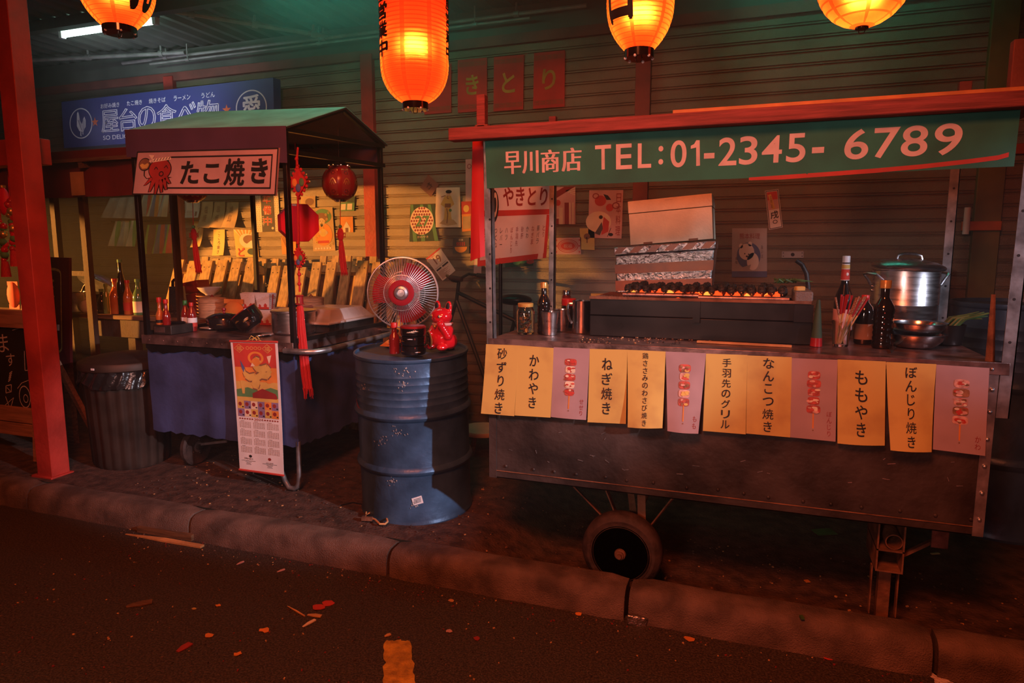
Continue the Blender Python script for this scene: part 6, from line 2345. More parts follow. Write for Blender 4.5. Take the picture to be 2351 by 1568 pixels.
tag(b.build('wood_strip', bevel=0.002), 'pale flat wood strip lying along the counter in front of the grill', 'wood strip')
b = MB('stick_wood')
rnd = random.Random(8)
for i in range(110):
    p_ = at(rnd.uniform(1330, 1640), rnd.uniform(773, 788), Z=BZ + 0.003)
    p_.y = min(max(p_.y, BYF + 0.012), GY0 - 0.005)
    s_ = rnd.uniform(0.0015, 0.0045)
    b.m(rnd.choice(['rust', 'coal', 'coal', 'p_brown', 'p_brown', 'stick_wood']))
    b.box(p_, (s_ * 2, s_, s_), rotz(rnd.uniform(0, 3)))
tag(b.build('ash_crumbs'), 'crumbs of ash and charcoal strewn along the counter edge before the grill', 'crumbs', kind='stuff')

# foam boxes behind the grill
c1 = at(1538, 505, Y=3.48)
w1 = (at(1634, 512, Y=3.48) - at(1441, 512, Y=3.48)).x * 0.985
Rb = roty(D(-4.3))
def BP(c, x, y, z):
    return c + Rb @ Vector((x, y, z))
t = thing('foam_box', c1, 'cream foam box with a lid, tilted on top of the taped box behind the grill', 'box')
h1 = at(1538, 460, Y=3.48).z - at(1538, 564, Y=3.48).z
b = MB('foam').box(BP(c1, 0, 0.11, -h1 * 0.14), (w1, 0.22, h1 * 0.70), Rb)
b.m('p_brown')
for s_ in (-0.28, 0.27):
    b.box(BP(c1, s_ * w1, -0.001, -h1 * 0.475), (0.045, 0.004, 0.012), Rb)
b.build('box_body', t, bevel=0.012)
b = MB('foam').box(BP(c1, 0, 0.11, h1 * 0.36), (w1 * 1.01, 0.225, h1 * 0.27), Rb)
b.box(BP(c1, 0, -0.002, h1 * 0.46), (0.04, 0.004, 0.008), Rb)
b.build('lid', t, bevel=0.010)
c2 = at(1522, 610, Y=3.46)
w2 = (at(1637, 600, Y=3.46) - at(1409, 600, Y=3.46)).x
Rb = roty(D(-4.0))
zt2 = at(1522, 577, Y=3.46).z
t = thing('foam_box', (c2.x, 3.57, BZ), 'foil-wrapped foam box with orange tape bands behind the grill', 'box')
hb = zt2 - BZ
cb = Vector((c2.x, 3.575, BZ + hb / 2 - 0.012))
b = MB('foil')
# body reaching down to the counter; top face tilted
xs_ = (-w2 / 2, w2 / 2)
v = []
for yy in (3.465, 3.69):
    v += [(c2.x - w2 / 2 + 0.02, yy, BZ + 0.002), (c2.x + w2 / 2 - 0.02, yy, BZ + 0.002), (c2.x + w2 / 2, yy, zt2 + 0.012), (c2.x - w2 / 2, yy, zt2 - 0.020)]
b.add(v, [(0, 1, 2, 3), (7, 6, 5, 4), (0, 4, 5, 1), (1, 5, 6, 2), (2, 6, 7, 3), (3, 7, 4, 0)])
b.build('box_body', t, bevel=0.008)
b = MB('orange_tape')
M = quadmap(v[3], v[2], v[1], v[0])
for k, (a0, a1) in enumerate(((0.135, 0.26), (0.36, 0.50), (0.66, 0.80))):
    M2 = lambda u, vv, ly: M(u, vv, ly) + Vector((0, -0.0012, 0))
    b.rect(M2, -0.004, a0, 1.004, a1, 1)
b.build('tape_band', t)
b = MB('foam').m('foil')
lt = [(Vector(v[3]) + Vector((-0.004, -0.006, 0.0))), (Vector(v[2]) + Vector((0.004, -0.006, 0))), (Vector(v[2]) + Vector((0.004, -0.006, 0.04))), (Vector(v[3]) + Vector((-0.004, -0.006, 0.04)))]
b.prism(lt, (0, 1, 0), 0.235)
b.m('orange_tape')
M3 = quadmap(lt[3], lt[2], lt[1], lt[0])
for i in range(6):
    x = -0.02 + i * 0.175
    b.poly(M3, [(max(0, x), 0.85), (max(0, x + 0.06), 0.1), (min(1, x + 0.15), 0.1), (min(1, x + 0.09), 0.85)], 2)
b.build('lid', t, bevel=0.004)

# ------------------------------------------------------------------ goods on the barbecue counter
def onb(px, py):
    return at(px, py, Z=BZ + 0.002)


# coin jar
q = onb(1201, 768) + Vector((0, 0.035, 0))
t = thing('glass_jar', q, 'glass jar full of coins with a gold lid, left end of the barbecue counter', 'jar')
b = MB('glass').lathe([(0.036, 0), (0.041, 0.006), (0.042, 0.02), (0.042, 0.105), (0.036, 0.122), (0.033, 0.126), (0.033, 0.13), (0.030, 0.13), (0.031, 0.122), (0.039, 0.103), (0.039, 0.008), (0, 0.006)], q, 32)
b.build('glass_body', t)
MB('cap_gold').lathe([(0.0, 0.128), (0.036, 0.128), (0.037, 0.142), (0.034, 0.145), (0, 0.145)], q, 28).build('lid', t)
rnd = random.Random(4)
b = MB('gold')
for i in range(70):
    a, r = rnd.uniform(0, 2 * PI), 0.030 * math.sqrt(rnd.random())
    z = 0.014 + rnd.random() ** 1.2 * 0.085
    Rr = Matrix.Rotation(rnd.uniform(0, PI), 3, Vector((rnd.random(), rnd.random(), rnd.random())).normalized())
    b.m(rnd.choice(['gold', 'rust', 'steel', 'p_orange']))
    b.lathe([(0, -0.001), (0.009, -0.001), (0.009, 0.001), (0, 0.001)], q + Vector((r * math.cos(a) * .8, r * math.sin(a) * .8, z)), 12, Rr)
b.build('coins', t)['kind'] = 'stuff'
def ribbed(r, h):
    p = [(r * .9, 0), (r, 0.006)]
    for i in range(6):
        z = 0.02 + i * h * 0.085
        p += [(r, z), (r * 0.93, z + h * 0.035), (r, z + h * 0.07)]
    z = 0.02 + 6 * h * 0.085
    p += [(r, z + 0.012), (r * .88, z + h * 0.10), (r * .55, z + h * 0.19), (r * .42, z + h * .23), (r * .42, h)]
    return p


q = onb(1241, 769) + Vector((0, 0.05, 0))
bottle(q, ribbed(0.031, 0.225), 'dark soy sauce bottle with a gold cap, behind the two aluminium cups', 'cap_gold', 'soy', capz=(0.016, 0.215, 0.242))
def cup(loc, r0, r1, h, label):
    b = MB('alu')
    b.lathe([(r0, 0.0), (r0 * 1.01, 0.006), (r0 + (r1 - r0) * .15, h * .15), (r0 + (r1 - r0) * .16 + 0.001, h * .17), (r0 + (r1 - r0) * .78, h * .78), (r0 + (r1 - r0) * .8 + 0.0012, h * .81), (r1, h * .98), (r1 + 0.0015, h), (r1 - 0.002, h), (r0 * .97, 0.004), (0, 0.004)], loc, 36)
    return tag(b.build('metal_cup'), label, 'cup', 'aluminium cups on the barbecue counter')


cup(onb(1257, 770) + Vector((0, 0.036, 0)), 0.031, 0.041, 0.108, 'front aluminium cup at the left of the barbecue counter')
cup(onb(1281, 763) + Vector((0, 0.06, 0)), 0.030, 0.040, 0.106, 'rear aluminium cup half hidden behind the front one')
q = onb(1287, 757) + Vector((0.0, 0.15, 0))
bottle(q, [(0.036, 0), (0.038, 0.006), (0.038, 0.10), (0.034, 0.115)], 'sauce jar with a red lid standing behind the aluminium cups', 'cap_red', 'soy', capz=(0.037, 0.11, 0.145), name='sauce_jar', cat='jar')
q = onb(1262, 752) + Vector((0.01, 0.28, 0))
bottle(q, [(0.022, 0), (0.024, 0.006), (0.024, 0.14), (0.018, 0.155)], 'slim jar with a silver lid behind the soy sauce bottle', 'steel', 'sauce_red', capz=(0.024, 0.15, 0.175), name='sauce_jar', cat='jar')
q = onb(1330, 766) + Vector((0, 0.045, 0))
t = thing('steel_pitcher', q, 'tall shiny steel pitcher with a strap handle, just left of the grill', 'pitcher')
MB('steel').lathe([(0.043, 0), (0.045, 0.004), (0.045, 0.15), (0.0465, 0.153), (0.0435, 0.153), (0.043, 0.008), (0, 0.008)], q, 40).build('pitcher_body', t)
Q = Vector(q)
hd = rotz(D(-165))
pts = [(0.044, 0, 0.138), (0.060, 0, 0.138), (0.068, 0, 0.125), (0.066, 0, 0.095), (0.056, 0, 0.06), (0.046, 0, 0.045)]
MB('steel').tube([Q + hd @ Vector(p) for p in pts], 0.007, 8).build('handle', t)
q = onb(1352, 752) + Vector((-0.005, 0.2, 0))
b = MB('p_gold').ab(q + Vector((-0.035, 0, 0)), q + Vector((0.035, 0.025, 0.16)))
b.m('p_red').ab(q + Vector((-0.0355, -0.001, 0.085)), q + Vector((0.0355, 0.0, 0.13)))
b.m('p_green').ab(q + Vector((-0.0355, -0.001, 0.03)), q + Vector((0.0355, 0.0, 0.075)))
tag(b.build('seasoning_carton', bevel=0.002), 'yellow, red and green seasoning carton between the pitcher and the grill', 'carton')

# right end of the counter
q = onb(1935, 775) + Vector((0, 0.06, 0))
pf = [(0.036, 0), (0.04, 0.006), (0.04, 0.15), (0.034, 0.19), (0.018, 0.235), (0.015, 0.26), (0.0145, 0.335)]
t_ = bottle(q, pf, 'tall dark sauce bottle with a white cap and red neck label, behind the chopstick glass', 'cap_white', 'soy', capz=(0.0165, 0.335, 0.365), lab=('paper_pink', 0.03, 0.125))
b = MB('paper_white').lathe([(0.0155, 0.255), (0.0185, 0.255), (0.0165, 0.33), (0.0155, 0.33)], q, 20)
b.m('p_red').lathe([(0.019, 0.258), (0.0192, 0.258), (0.0176, 0.305), (0.0172, 0.305)], q, 20)
b.m('p_gold').lathe([(0.0172, 0.308), (0.0178, 0.308), (0.0172, 0.325), (0.0165, 0.325)], q, 20)
b.m('white_dot').ball(q + Vector((0.006, -0.0175, 0.283)), (0.006, 0.003, 0.008), 10, 7)
b.build('neck_label', t_)
# chopstick glass
q = onb(1931, 797) + Vector((0, 0.035, 0))
t = thing('drinking_glass', q, 'clear drinking glass holding chopsticks near the right front of the barbecue counter', 'glass')
MB('glass').lathe([(0.028, 0), (0.030, 0.004), (0.036, 0.105), (0.0345, 0.105), (0.0285, 0.010), (0, 0.008)], q, 32).build('glass_body', t)
rnd = random.Random(6)
CS = [(-0.020, 0.012, 0.016, 0.21, 0), (-0.016, 0.018, 0.012, 0.212, 0), (-0.012, -0.005, 0.024, 0.21, 0), (-0.020, 0.0, 0.010, 0.205, 0), (-0.018, 0.05, 0.018, 0.20, 1), (-0.014, 0.058, 0.010, 0.205, 1), (-0.01, 0.066, 0.016, 0.20, 1), (-0.006, 0.076, 0.008, 0.205, 1), (-0.015, 0.084, 0.014, 0.205, 1), (0.002, 0.09, 0.010, 0.198, 0), (0.0, 0.030, -0.004, 0.21, 0), (0.018, -0.030, -0.005, 0.20, 1), (-0.006, 0.062, -0.006, 0.19, 0)]
for i, (dx, tx, ty, h, k) in enumerate(CS):
    a_ = q + Vector((dx * 0.75, rnd.uniform(-.014, .014), 0.012))
    e_ = q + Vector((tx, ty - 0.01, h))
    b = MB('stick_wood')
    b.tube([a_, a_.lerp(e_, 0.5), e_], [0.0022, 0.003, 0.0038], 8)
    b.m('lacquer_red' if not k else 'p_brown').tube([a_.lerp(e_, 0.62), e_ + (e_ - a_).normalized() * 0.0005], [0.0036, 0.0043], 8)
    if k:
        b.m('white_dot')
        for j in range(5):
            b.ball(a_.lerp(e_, 0.68 + j * 0.06) + Vector((0.001, -0.0042, 0)), 0.0012, 6, 4)
    tag(b.build('chopstick'), 'painted wooden chopstick fanned out in the drinking glass', 'chopstick', 'chopsticks in the glass')
q = onb(1984, 792) + Vector((0, 0.05, 0))
bottle(q, [(0.033, 0), (0.036, 0.006), (0.036, 0.13), (0.03, 0.155), (0.014, 0.175), (0.013, 0.19)], 'dark bottle with an orange-brown label between the chopsticks and the soy sauce', 'cap_red', 'soy', capz=(0.0155, 0.185, 0.205), lab=('p_brown', 0.02, 0.085))
q = onb(2027, 801) + Vector((0, 0.038, 0))
bottle(q, ribbed(0.0385, 0.25), 'dark soy sauce bottle with an orange cap at the front right of the counter', 'cap_gold', 'soy', capz=(0.021, 0.24, 0.272))
# steel bowls
q = onb(2110, 803) + Vector((0, 0.09, 0))
for i, (r, z, lb) in enumerate(((0.108, 0.0, 'lower steel bowl at the right end of the barbecue counter'), (0.104, 0.045, 'upper steel bowl nested in the lower one at the right end'))):
    b = MB('steel').pot([(r * .62, 0.0), (r * .7, 0.004), (r * .92, 0.03), (r * .97, 0.052), (r * 1.06, 0.055), (r * 1.06, 0.057), (r * .94, 0.054), (r * .88, 0.03), (r * .6, 0.006)], (q.x + 0.003 * i, q.y, BZ + 0.002 + z), 44)
    tag(b.build('steel_bowl'), lb, 'bowl', 'steel bowls on the barbecue counter')
# stock pot
q = Vector((0.63, 3.47, BZ + 0.002))
t = thing('stock_pot', q, 'tall steel stock pot with a tilted lid at the right rear of the barbecue counter', 'pot')
MB('alu').pot([(0.128, 0), (0.133, 0.008), (0.133, 0.145), (0.1345, 0.148), (0.1345, 0.152), (0.133, 0.155), (0.133, 0.30), (0.139, 0.305), (0.139, 0.309), (0.130, 0.309), (0.129, 0.012)], q, 56).build('pot_body', t)
Rl = roty(D(3)) @ rotx(D(3))
lc = q + Vector((0.005, 0, 0.315))
ld = MB('alu').lathe([(0.146, -0.004), (0.149, 0.004), (0.142, 0.012), (0.11, 0.026), (0.05, 0.036), (0, 0.038)], lc, 56, Rl).build('lid', t)
MB('steel').tube([lc + Rl @ Vector(p) for p in ((-0.05, 0, 0.034), (-0.045, 0, 0.052), (-0.02, 0, 0.06), (0.02, 0, 0.06), (0.045, 0, 0.052), (0.05, 0, 0.034))], 0.006, 8).build('lid_handle', ld)
for a_ in (-152, 28):
    Rh = rotz(D(a_))
    b = MB('alu').tube([q + Rh @ Vector(p) for p in ((0.134, -0.05, 0.235), (0.152, -0.05, 0.262), (0.178, -0.042, 0.285), (0.188, 0, 0.290), (0.178, 0.042, 0.285), (0.152, 0.05, 0.262), (0.134, 0.05, 0.235))], 0.006, 8)
    b.m('steel')
    for s_ in (-0.05, 0.05):
        for zz in (0.21, 0.228):
            b.ball(q + Rh @ Vector((0.127, s_, zz)), 0.007, 8, 6)
    b.build('handle', t)
# greens in a tub
q = Vector((0.775, 3.26, BZ + 0.002))
t = thing('plastic_tub', q + Vector((-0.02, 0.0, 0)), 'small dark tub holding green leek leaves beside the stock pot', 'tub')
qq = Vector(t.location)
MB('black_frame').pot([(0.055, 0), (0.06, 0.004), (0.07, 0.085), (0.067, 0.085), (0.056, 0.008)], qq, 24).build('tub_body', t)
b = MB('leek')
rnd = random.Random(9)
for i in range(11):
    a_ = rnd.uniform(-.5, .5)
    p_ = qq + Vector((rnd.uniform(-.03, .03), rnd.uniform(-.03, .03), 0.06))
    b.tube([p_, p_ + Vector((0.04 * math.cos(a_), 0.04 * math.sin(a_), 0.05)), p_ + Vector((0.13 * math.cos(a_), 0.13 * math.sin(a_), rnd.uniform(0.05, 0.085)))], [0.006, 0.007, 0.002], 6)
b.build('leek_leaves', t)
# cone-shaped bottle beside the grill and the curved hook behind it
q = onb(1876, 799) + Vector((0, 0.06, 0))
t = thing('cone_bottle', q, 'slim cone-shaped dark bottle with a red foot, at the right end of the grill', 'bottle')
MB('lacquer_red').lathe([(0, 0), (0.024, 0), (0.022, 0.035), (0, 0.035)], q, 24).build('foot', t)
MB('p_dkgreen').lathe([(0, 0.035), (0.021, 0.035), (0.010, 0.16), (0.006, 0.19), (0, 0.192)], q, 24).build('bottle_body', t)
b = MB('dark_metal').tube([at(1855, 700, Y=3.42), at(1856, 660, Y=3.42), at(1852, 628, Y=3.42), at(1842, 608, Y=3.42), at(1828, 598, Y=3.42)], 0.010, 8)
b.tube([at(1855, 700, Y=3.42), Vector((at(1855, 700, Y=3.42).x, 3.42, BZ))], 0.010, 8)
tag(b.build('bent_hook'), 'dark bent metal hook rising behind the right end of the grill', 'hook')
b = MB('rust')  # sheet whose colour stands in for an orange-brown glow along the upright
M = pxmap([(2276, 676), (2286, 676), (2284, 835), (2262, 828)], 2.83, 0.0, 0.02)
b.sheet(M, 5, 10, 0.003)
tag(b.build('glow_strip'), 'dull orange strip painting in the glow along the right upright of the barbecue cart', 'cloth')
b = MB('foil').prism([onb(2040, 796), onb(2052, 790), onb(2058, 798), onb(2046, 812)], (0, 0, 1), 0.002)
tag(b.build('paper_scrap'), 'crumpled grey paper scrap beside the orange-capped soy sauce bottle', 'paper')

# ------------------------------------------------------------------ behind the carts
bx = at(2195, 650, Y=4.25).x + DR
drum(Vector((bx, 4.3, -0.143)), 'dark blue drum standing in shadow behind the right end of the barbecue cart', 'drum_blue', 0.0, False)
o_ = bpy.data.objects['oil_drum.001']
o_.scale = (1, 1, 1.45)
a0, a1 = at(2088, 610, Y=4.45), at(2186, 610, Y=4.45)
t = thing('wooden_cabinet', ((a0.x + a1.x) / 2, 4.6, -0.14), 'dark brown wooden cabinet in shadow behind the stock pot', 'cabinet')
MB('old_wood').ab((a0.x, 4.45, -0.14), (a1.x, 4.83, a0.z)).build('cabinet_body', t, bevel=0.005)
MB('old_wood').ab((a0.x + 0.02, 4.43, 0.0), (a1.x - 0.02, 4.45, a0.z - 0.03)).build('door', t, bevel=0.004)
t = thing('round_stool', (-1.10, 3.98, -0.10), 'pale round stool seat glimpsed between the oil drum and the barbecue cart', 'stool')
q = at(1108, 992, Y=4.16)
t.location = (q.x, 4.16, ground_z(q.x, 4.16))
MB('p_cream').lathe([(0, q.z), (0.15, q.z), (0.155, q.z + 0.012), (0.15, q.z + 0.03), (0, q.z + 0.03)], (q.x, 4.16, 0), 32).build('seat', t)
for i in range(3):
    a_ = 2 * PI * i / 3 + 0.4
    MB('old_wood').cyl((q.x + 0.1 * math.cos(a_), 4.16 + 0.1 * math.sin(a_), q.z), (q.x + 0.14 * math.cos(a_), 4.16 + 0.14 * math.sin(a_), ground_z(q.x + 0.14 * math.cos(a_), 4.16)), 0.014).build('leg', t)

# bicycle against the shutters, mostly hidden
yB = 4.55
bh = at(1042, 640, Y=yB)
bs = at(1182, 688, Y=yB)
t = thing('bicycle', ((bh.x + bs.x) / 2, yB, 0), 'dark bicycle leaning by the shutters, handlebar behind the cat and saddle behind the cart upright', 'bicycle')
rw = 0.31
w1_, w2_ = Vector((bh.x - 0.22, yB, rw)), Vector((bs.x + 0.28, yB, rw - 0.05))
for c_ in (w1_, w2_):
    b = MB('rubber').tube([c_ + Vector((rw * math.cos(2 * PI * i / 48), 0, rw * math.sin(2 * PI * i / 48))) for i in range(48)], 0.018, 8, True)
    b.m('chrome').tube([c_ + Vector((0.285 * math.cos(2 * PI * i / 48), 0, 0.285 * math.sin(2 * PI * i / 48))) for i in range(48)], 0.006, 6, True)
    for i in range(14):
        a_ = 2 * PI * i / 14
        b.tube([c_, c_ + Vector((0.285 * math.cos(a_), 0, 0.285 * math.sin(a_)))], 0.0012, 4)
    b.cyl(c_ - Vector((0, 0.05, 0)), c_ + Vector((0, 0.05, 0)), 0.014, n=10)
    b.build('wheel', t)
bb = Vector(((bh.x + bs.x) / 2 + 0.06, yB, 0.28))
hd_ = Vector((bh.x + 0.02, yB, bh.z - 0.16))
st_ = Vector((bs.x, yB, bs.z - 0.15))
b = MB('bike_dark')
for p, q2 in ((hd_, bb), (hd_ + Vector((0.01, 0, 0.06)), st_), (st_, bb), (bb, w2_), (st_, w2_)):
    b.tube([p, q2], 0.015, 8)
b.build('frame', t)
MB('bike_dark').tube([w1_, hd_, hd_ + Vector((0.02, 0, 0.14))], 0.014, 8).build('fork', t)
hb_ = hd_ + Vector((0.02, 0, 0.14))
b = MB('bike_dark').tube([hb_ + Vector((0.05, -0.26, 0.04)), hb_ + Vector((0.0, -0.20, 0.05)), hb_ + Vector((-0.03, -0.05, 0.01)), hb_, hb_ + Vector((-0.03, 0.05, 0.01)), hb_ + Vector((0.0, 0.18, 0.05)), hb_ + Vector((0.06, 0.22, 0.04))], 0.011, 8)
b.build('handlebar', t)
for s_ in (-0.26, 0.22):
    MB('rubber').cyl(hb_ + Vector((0.05, s_, 0.04)), hb_ + Vector((0.15, s_ * 1.08, 0.03)), 0.017, n=12).build('grip', t)
b = MB('black_frame').ball(bs, (0.13, 0.075, 0.04), 16, 10)
b.build('saddle', t)
MB('chrome').tube([st_, bs - Vector((0, 0, 0.03))], 0.012, 8).build('seat_post', t)
MB('bike_dark').lathe([(0.02, -0.01), (0.09, -0.006), (0.09, 0.006), (0.02, 0.01)], bb, 24, rotx(PI / 2)).build('chainring', t)

# ================================================================== PAPERS ON THE SHUTTERS
PY = WALL - 0.008
def poster(quad, base, art, label, curl=0.0, curl2=0.0, name='poster', cat='poster', group=None, nu=4, nv=6, Y=None):
    M = pxmap(quad, PY if Y is None else Y, curl, curl2)
    b = MB(base).sheet(M, nu, nv, 0.0008)
    if art:
        art(b, M)
    return tag(b.build(name, angle=70), label, cat, group)


# four red sheets with gold characters
def red_sheet(ch):
    def art(b, M):
        b.m('gold_char').text(M, ch, 0.28, 0.30, 0.72, 0.68, 2, 0.022)
        b.m('p_brown')
        for y0 in (0.055, 0.86):
            b.rect(M, 0.02, y0, 0.98, y0 + 0.006, 1)
            b.rect(M, 0.02, y0 + 0.075, 0.98, y0 + 0.081, 1)
            for i in range(5):
                x = 0.04 + i * 0.19
                b.frame(M, x, y0 + 0.016, x + 0.16, y0 + 0.064, 0.012, 0.010, 1)
                b.rect(M, x + 0.05, y0 + 0.034, x + 0.13, y0 + 0.042, 1)
    return art


for q, ch, lb in ((((974, 152), (1036, 146), (1036, 258), (974, 263)), 'や', 'red sheet with a gold character, half hidden by the long lantern'),
                  (((1051, 138), (1118, 132), (1118, 254), (1051, 259)), 'き', 'red sheet with a gold character, just right of the long lantern'),
                  (((1134, 131), (1203, 125), (1201, 251), (1133, 256)), 'と', 'red sheet with a gold character, third of the four in the row'),
                  (((1226, 122), (1297, 115), (1296, 245), (1224, 250)), 'り', 'red sheet with a gold character, rightmost of the four in the row')):
    poster(q, 'red_sheet', red_sheet(ch), lb, name='character_sheet', cat='sheet', group='red character sheets on the shutter')

# ---- behind the blue cart
def a_faint(b, M):
    b.m('p_cream').rect(M, 0.1, 0.1, 0.9, 0.55, 1)
    b.m('p_brown').rect(M, 0.72, 0.62, 0.86, 0.9, 1)
    b.m('paper_tan')
    for i in range(5):
        b.rect(M, 0.12, 0.62 + i * 0.06, 0.6, 0.64 + i * 0.06, 1.5)
poster(((424, 462), (459, 463), (460, 500), (430, 500)), 'paper', a_faint, 'small pale handbill on the shutter, under the half-hidden festive lantern', 0.03)
def a_scroll(txt):
    def art(b, M):
        b.m('p_brown').vtext(M, txt, 0.45, 0.12, 0.8, 0.30, 1.5)
    return art
for q, tx, lb in ((((464, 464), (489, 463), (490, 524), (462, 522)), '塩焼', 'tan curled scroll, leftmost of the three on the lit shutter'),
                  (((493, 464), (517, 463), (518, 524), (489, 522)), '串焼', 'tan curled scroll, middle one of the three on the lit shutter'),
                  (((522, 464), (548, 464), (547, 524), (517, 522)), '焼鳥', 'tan curled scroll, rightmost of the three on the lit shutter')):
    poster(q, 'paper_tan', a_scroll(tx), lb, 0.05, 0.01, name='paper_scroll', cat='scroll', group='tan scrolls on the lit shutter')
def a_v(txt, x=0.5, w=0.22):
    def art(b, M):
        b.m('ink').vtext(M, txt, x, 0.06, 0.95, w, 1.5)
    return art
poster(((445, 508), (467, 508), (470, 566), (448, 568)), 'paper_yellow', a_v('つくね'), 'yellow paper strip curling below the leftmost tan scroll', 0.06, name='paper_menu', cat='menu')
poster(((490, 527), (516, 527), (518, 586), (492, 587)), 'paper_yellow', a_v('こころ焼き'), 'yellow paper strip with brushed characters above the pallets', 0.03, name='paper_menu', cat='menu')
def a_udon(b, M):
    for i in range(12):
        b.m('p_orange' if i % 2 else 'p_cream').poly(M, [(0.5, 0.5), (i / 12, 0), ((i + 0.6) / 12, 0)], 1)
    b.m('p_cream').oval(M, 0.55, 0.40, 0.34, 0.26, 1.5)
    b.m('p_brown').oval(M, 0.66, 0.36, 0.28, 0.17, 2)
    b.m('p_cream').poly(M, [(0.36, 0.62), (0.75, 0.38), (0.95, 0.70)], 2.5)
    b.m('p_red').text(M, 'ど', 0.10, 0.66, 0.42, 0.98, 3, 0.03)
    b.m('p_dkgreen').oval(M, 0.72, 0.8, 0.2, 0.12, 2)
    b.m('ink').text(M, 'う', 0.80, 0.1, 0.97, 0.32, 3)
poster(((536, 527), (589, 528), (594, 590), (543, 590)), 'p_gold', a_udon, 'orange poster of a large bowl, beside the rear post of the small cart')
def a_prep(b, M):
    b.m('paper_dark').rect(M, 0.24, 0.0, 0.80, 1, 1)
    b.m('p_brown')
    for i in range(22):
        for j in range(4):
            b.oval(M, 0.04 + (j % 2) * 0.1 + (0.0 if j < 2 else 0.80) + 0.02 * (i % 2), 0.03 + i * 0.044, 0.02, 0.008, 1, 5)
    b.m('p_cream').vtext(M, '準備中', 0.5, 0.1, 0.88, 0.38, 1.6, 0.03)
    b.m('p_red').vtext(M, '準備中', 0.5, 0.1, 0.88, 0.36, 2.6, 0.008)
    b.m('p_cream').oval(M, 0.70, 0.92, 0.05, 0.03, 2, 10)
    b.vtext(M, '只今', 0.30, 0.62, 0.88, 0.10, 2)
poster(((585, 434), (638, 434), (643, 531), (590, 533)), 'p_cream', a_prep, 'dark cloth notice with red characters and patterned edges on the lit shutter', name='notice_cloth', cat='notice')
def a_god(b, M):
    b.m('p_green').oval(M, 0.5, 0.2, 0.42, 0.17, 1)
    b.m('p_orange').oval(M, 0.5, 0.62, 0.42, 0.26, 1.4)
    b.m('p_brown').oval(M, 0.46, 0.24, 0.30, 0.12, 1.8)
    b.m('p_skin').oval(M, 0.45, 0.34, 0.15, 0.10, 2.2)
    b.m('ink').oval(M, 0.45, 0.40, 0.06, 0.05, 2.6, 12)
    b.line(M, [(0.36, 0.31), (0.43, 0.31)], 0.01, 2.6)
    b.line(M, [(0.48, 0.31), (0.55, 0.31)], 0.01, 2.6)
    b.m('p_red').rect(M, 0.25, 0.76, 0.75, 0.82, 2)
    b.m('p_gold').oval(M, 0.5, 0.58, 0.18, 0.09, 2.2)
    b.m('p_skin').oval(M, 0.36, 0.56, 0.06, 0.04, 2.6, 10).oval(M, 0.66, 0.58, 0.06, 0.04, 2.6, 10)
    b.m('p_gold')
    for i in range(14):
        b.hoop(M, 0.1 + 0.82 * ((i * 37) % 100) / 100, 0.08 + 0.86 * ((i * 61) % 100) / 100, 0.05, 0.028, 0.45, 3, 10)
    b.m('p_cream')
    for i in range(6):
        b.oval(M, 0.14 + i * 0.13, 0.94, 0.05, 0.02, 2, 8)
poster(((716, 477), (763, 476), (770, 575), (719, 577)), 'paper_tan', a_god, 'tan poster of a bearded robed figure with coins, right of the octagonal lantern')
poster(((690, 452), (724, 450), (724, 478), (692, 480)), 'paper_tan', lambda b, M: b.m('p_brown').oval(M, 0.6, 0.45, 0.3, 0.3, 1).m('p_cream').oval(M, 0.4, 0.9, 0.3, 0.12, 1.5), 'small tan print partly behind the knot ornament')
poster(((781, 452), (815, 450), (813, 484), (779, 485)), 'p_green', lambda b, M: b.m('p_cream').rect(M, 0.1, 0.5, 0.42, 0.92, 1).rect(M, 0.52, 0.5, 0.85, 0.92, 1).m('p_dkgreen').poly(M, [(0.4, 0.05), (1, 0.05), (1, 0.45), (0.5, 0.4)], 1), 'small green print on the shutter right below the festive lantern')
poster(((780, 498), (810, 497), (811, 533), (782, 533)), 'p_orange', lambda b, M: b.m('p_cream').poly(M, [(0.5, 0.3), (0.8, 0.75), (0.75, 1), (0.25, 1), (0.2, 0.75)], 1).m('p_brown').rect(M, 0.4, 0.72, 0.62, 1, 2), 'small orange print with a pale gate shape, beside the lantern tassel')
def a_rays(b, M):
    b.m('p_brown')
    for i in range(9):
        b.poly(M, [(0.5, 1.0), (i / 9, 0.0), ((i + 0.45) / 9, 0.0)], 1)
poster(((645, 542), (679, 540), (680, 582), (648, 584)), 'p_orange', a_rays, 'orange rayed print seen under the octagonal lantern')

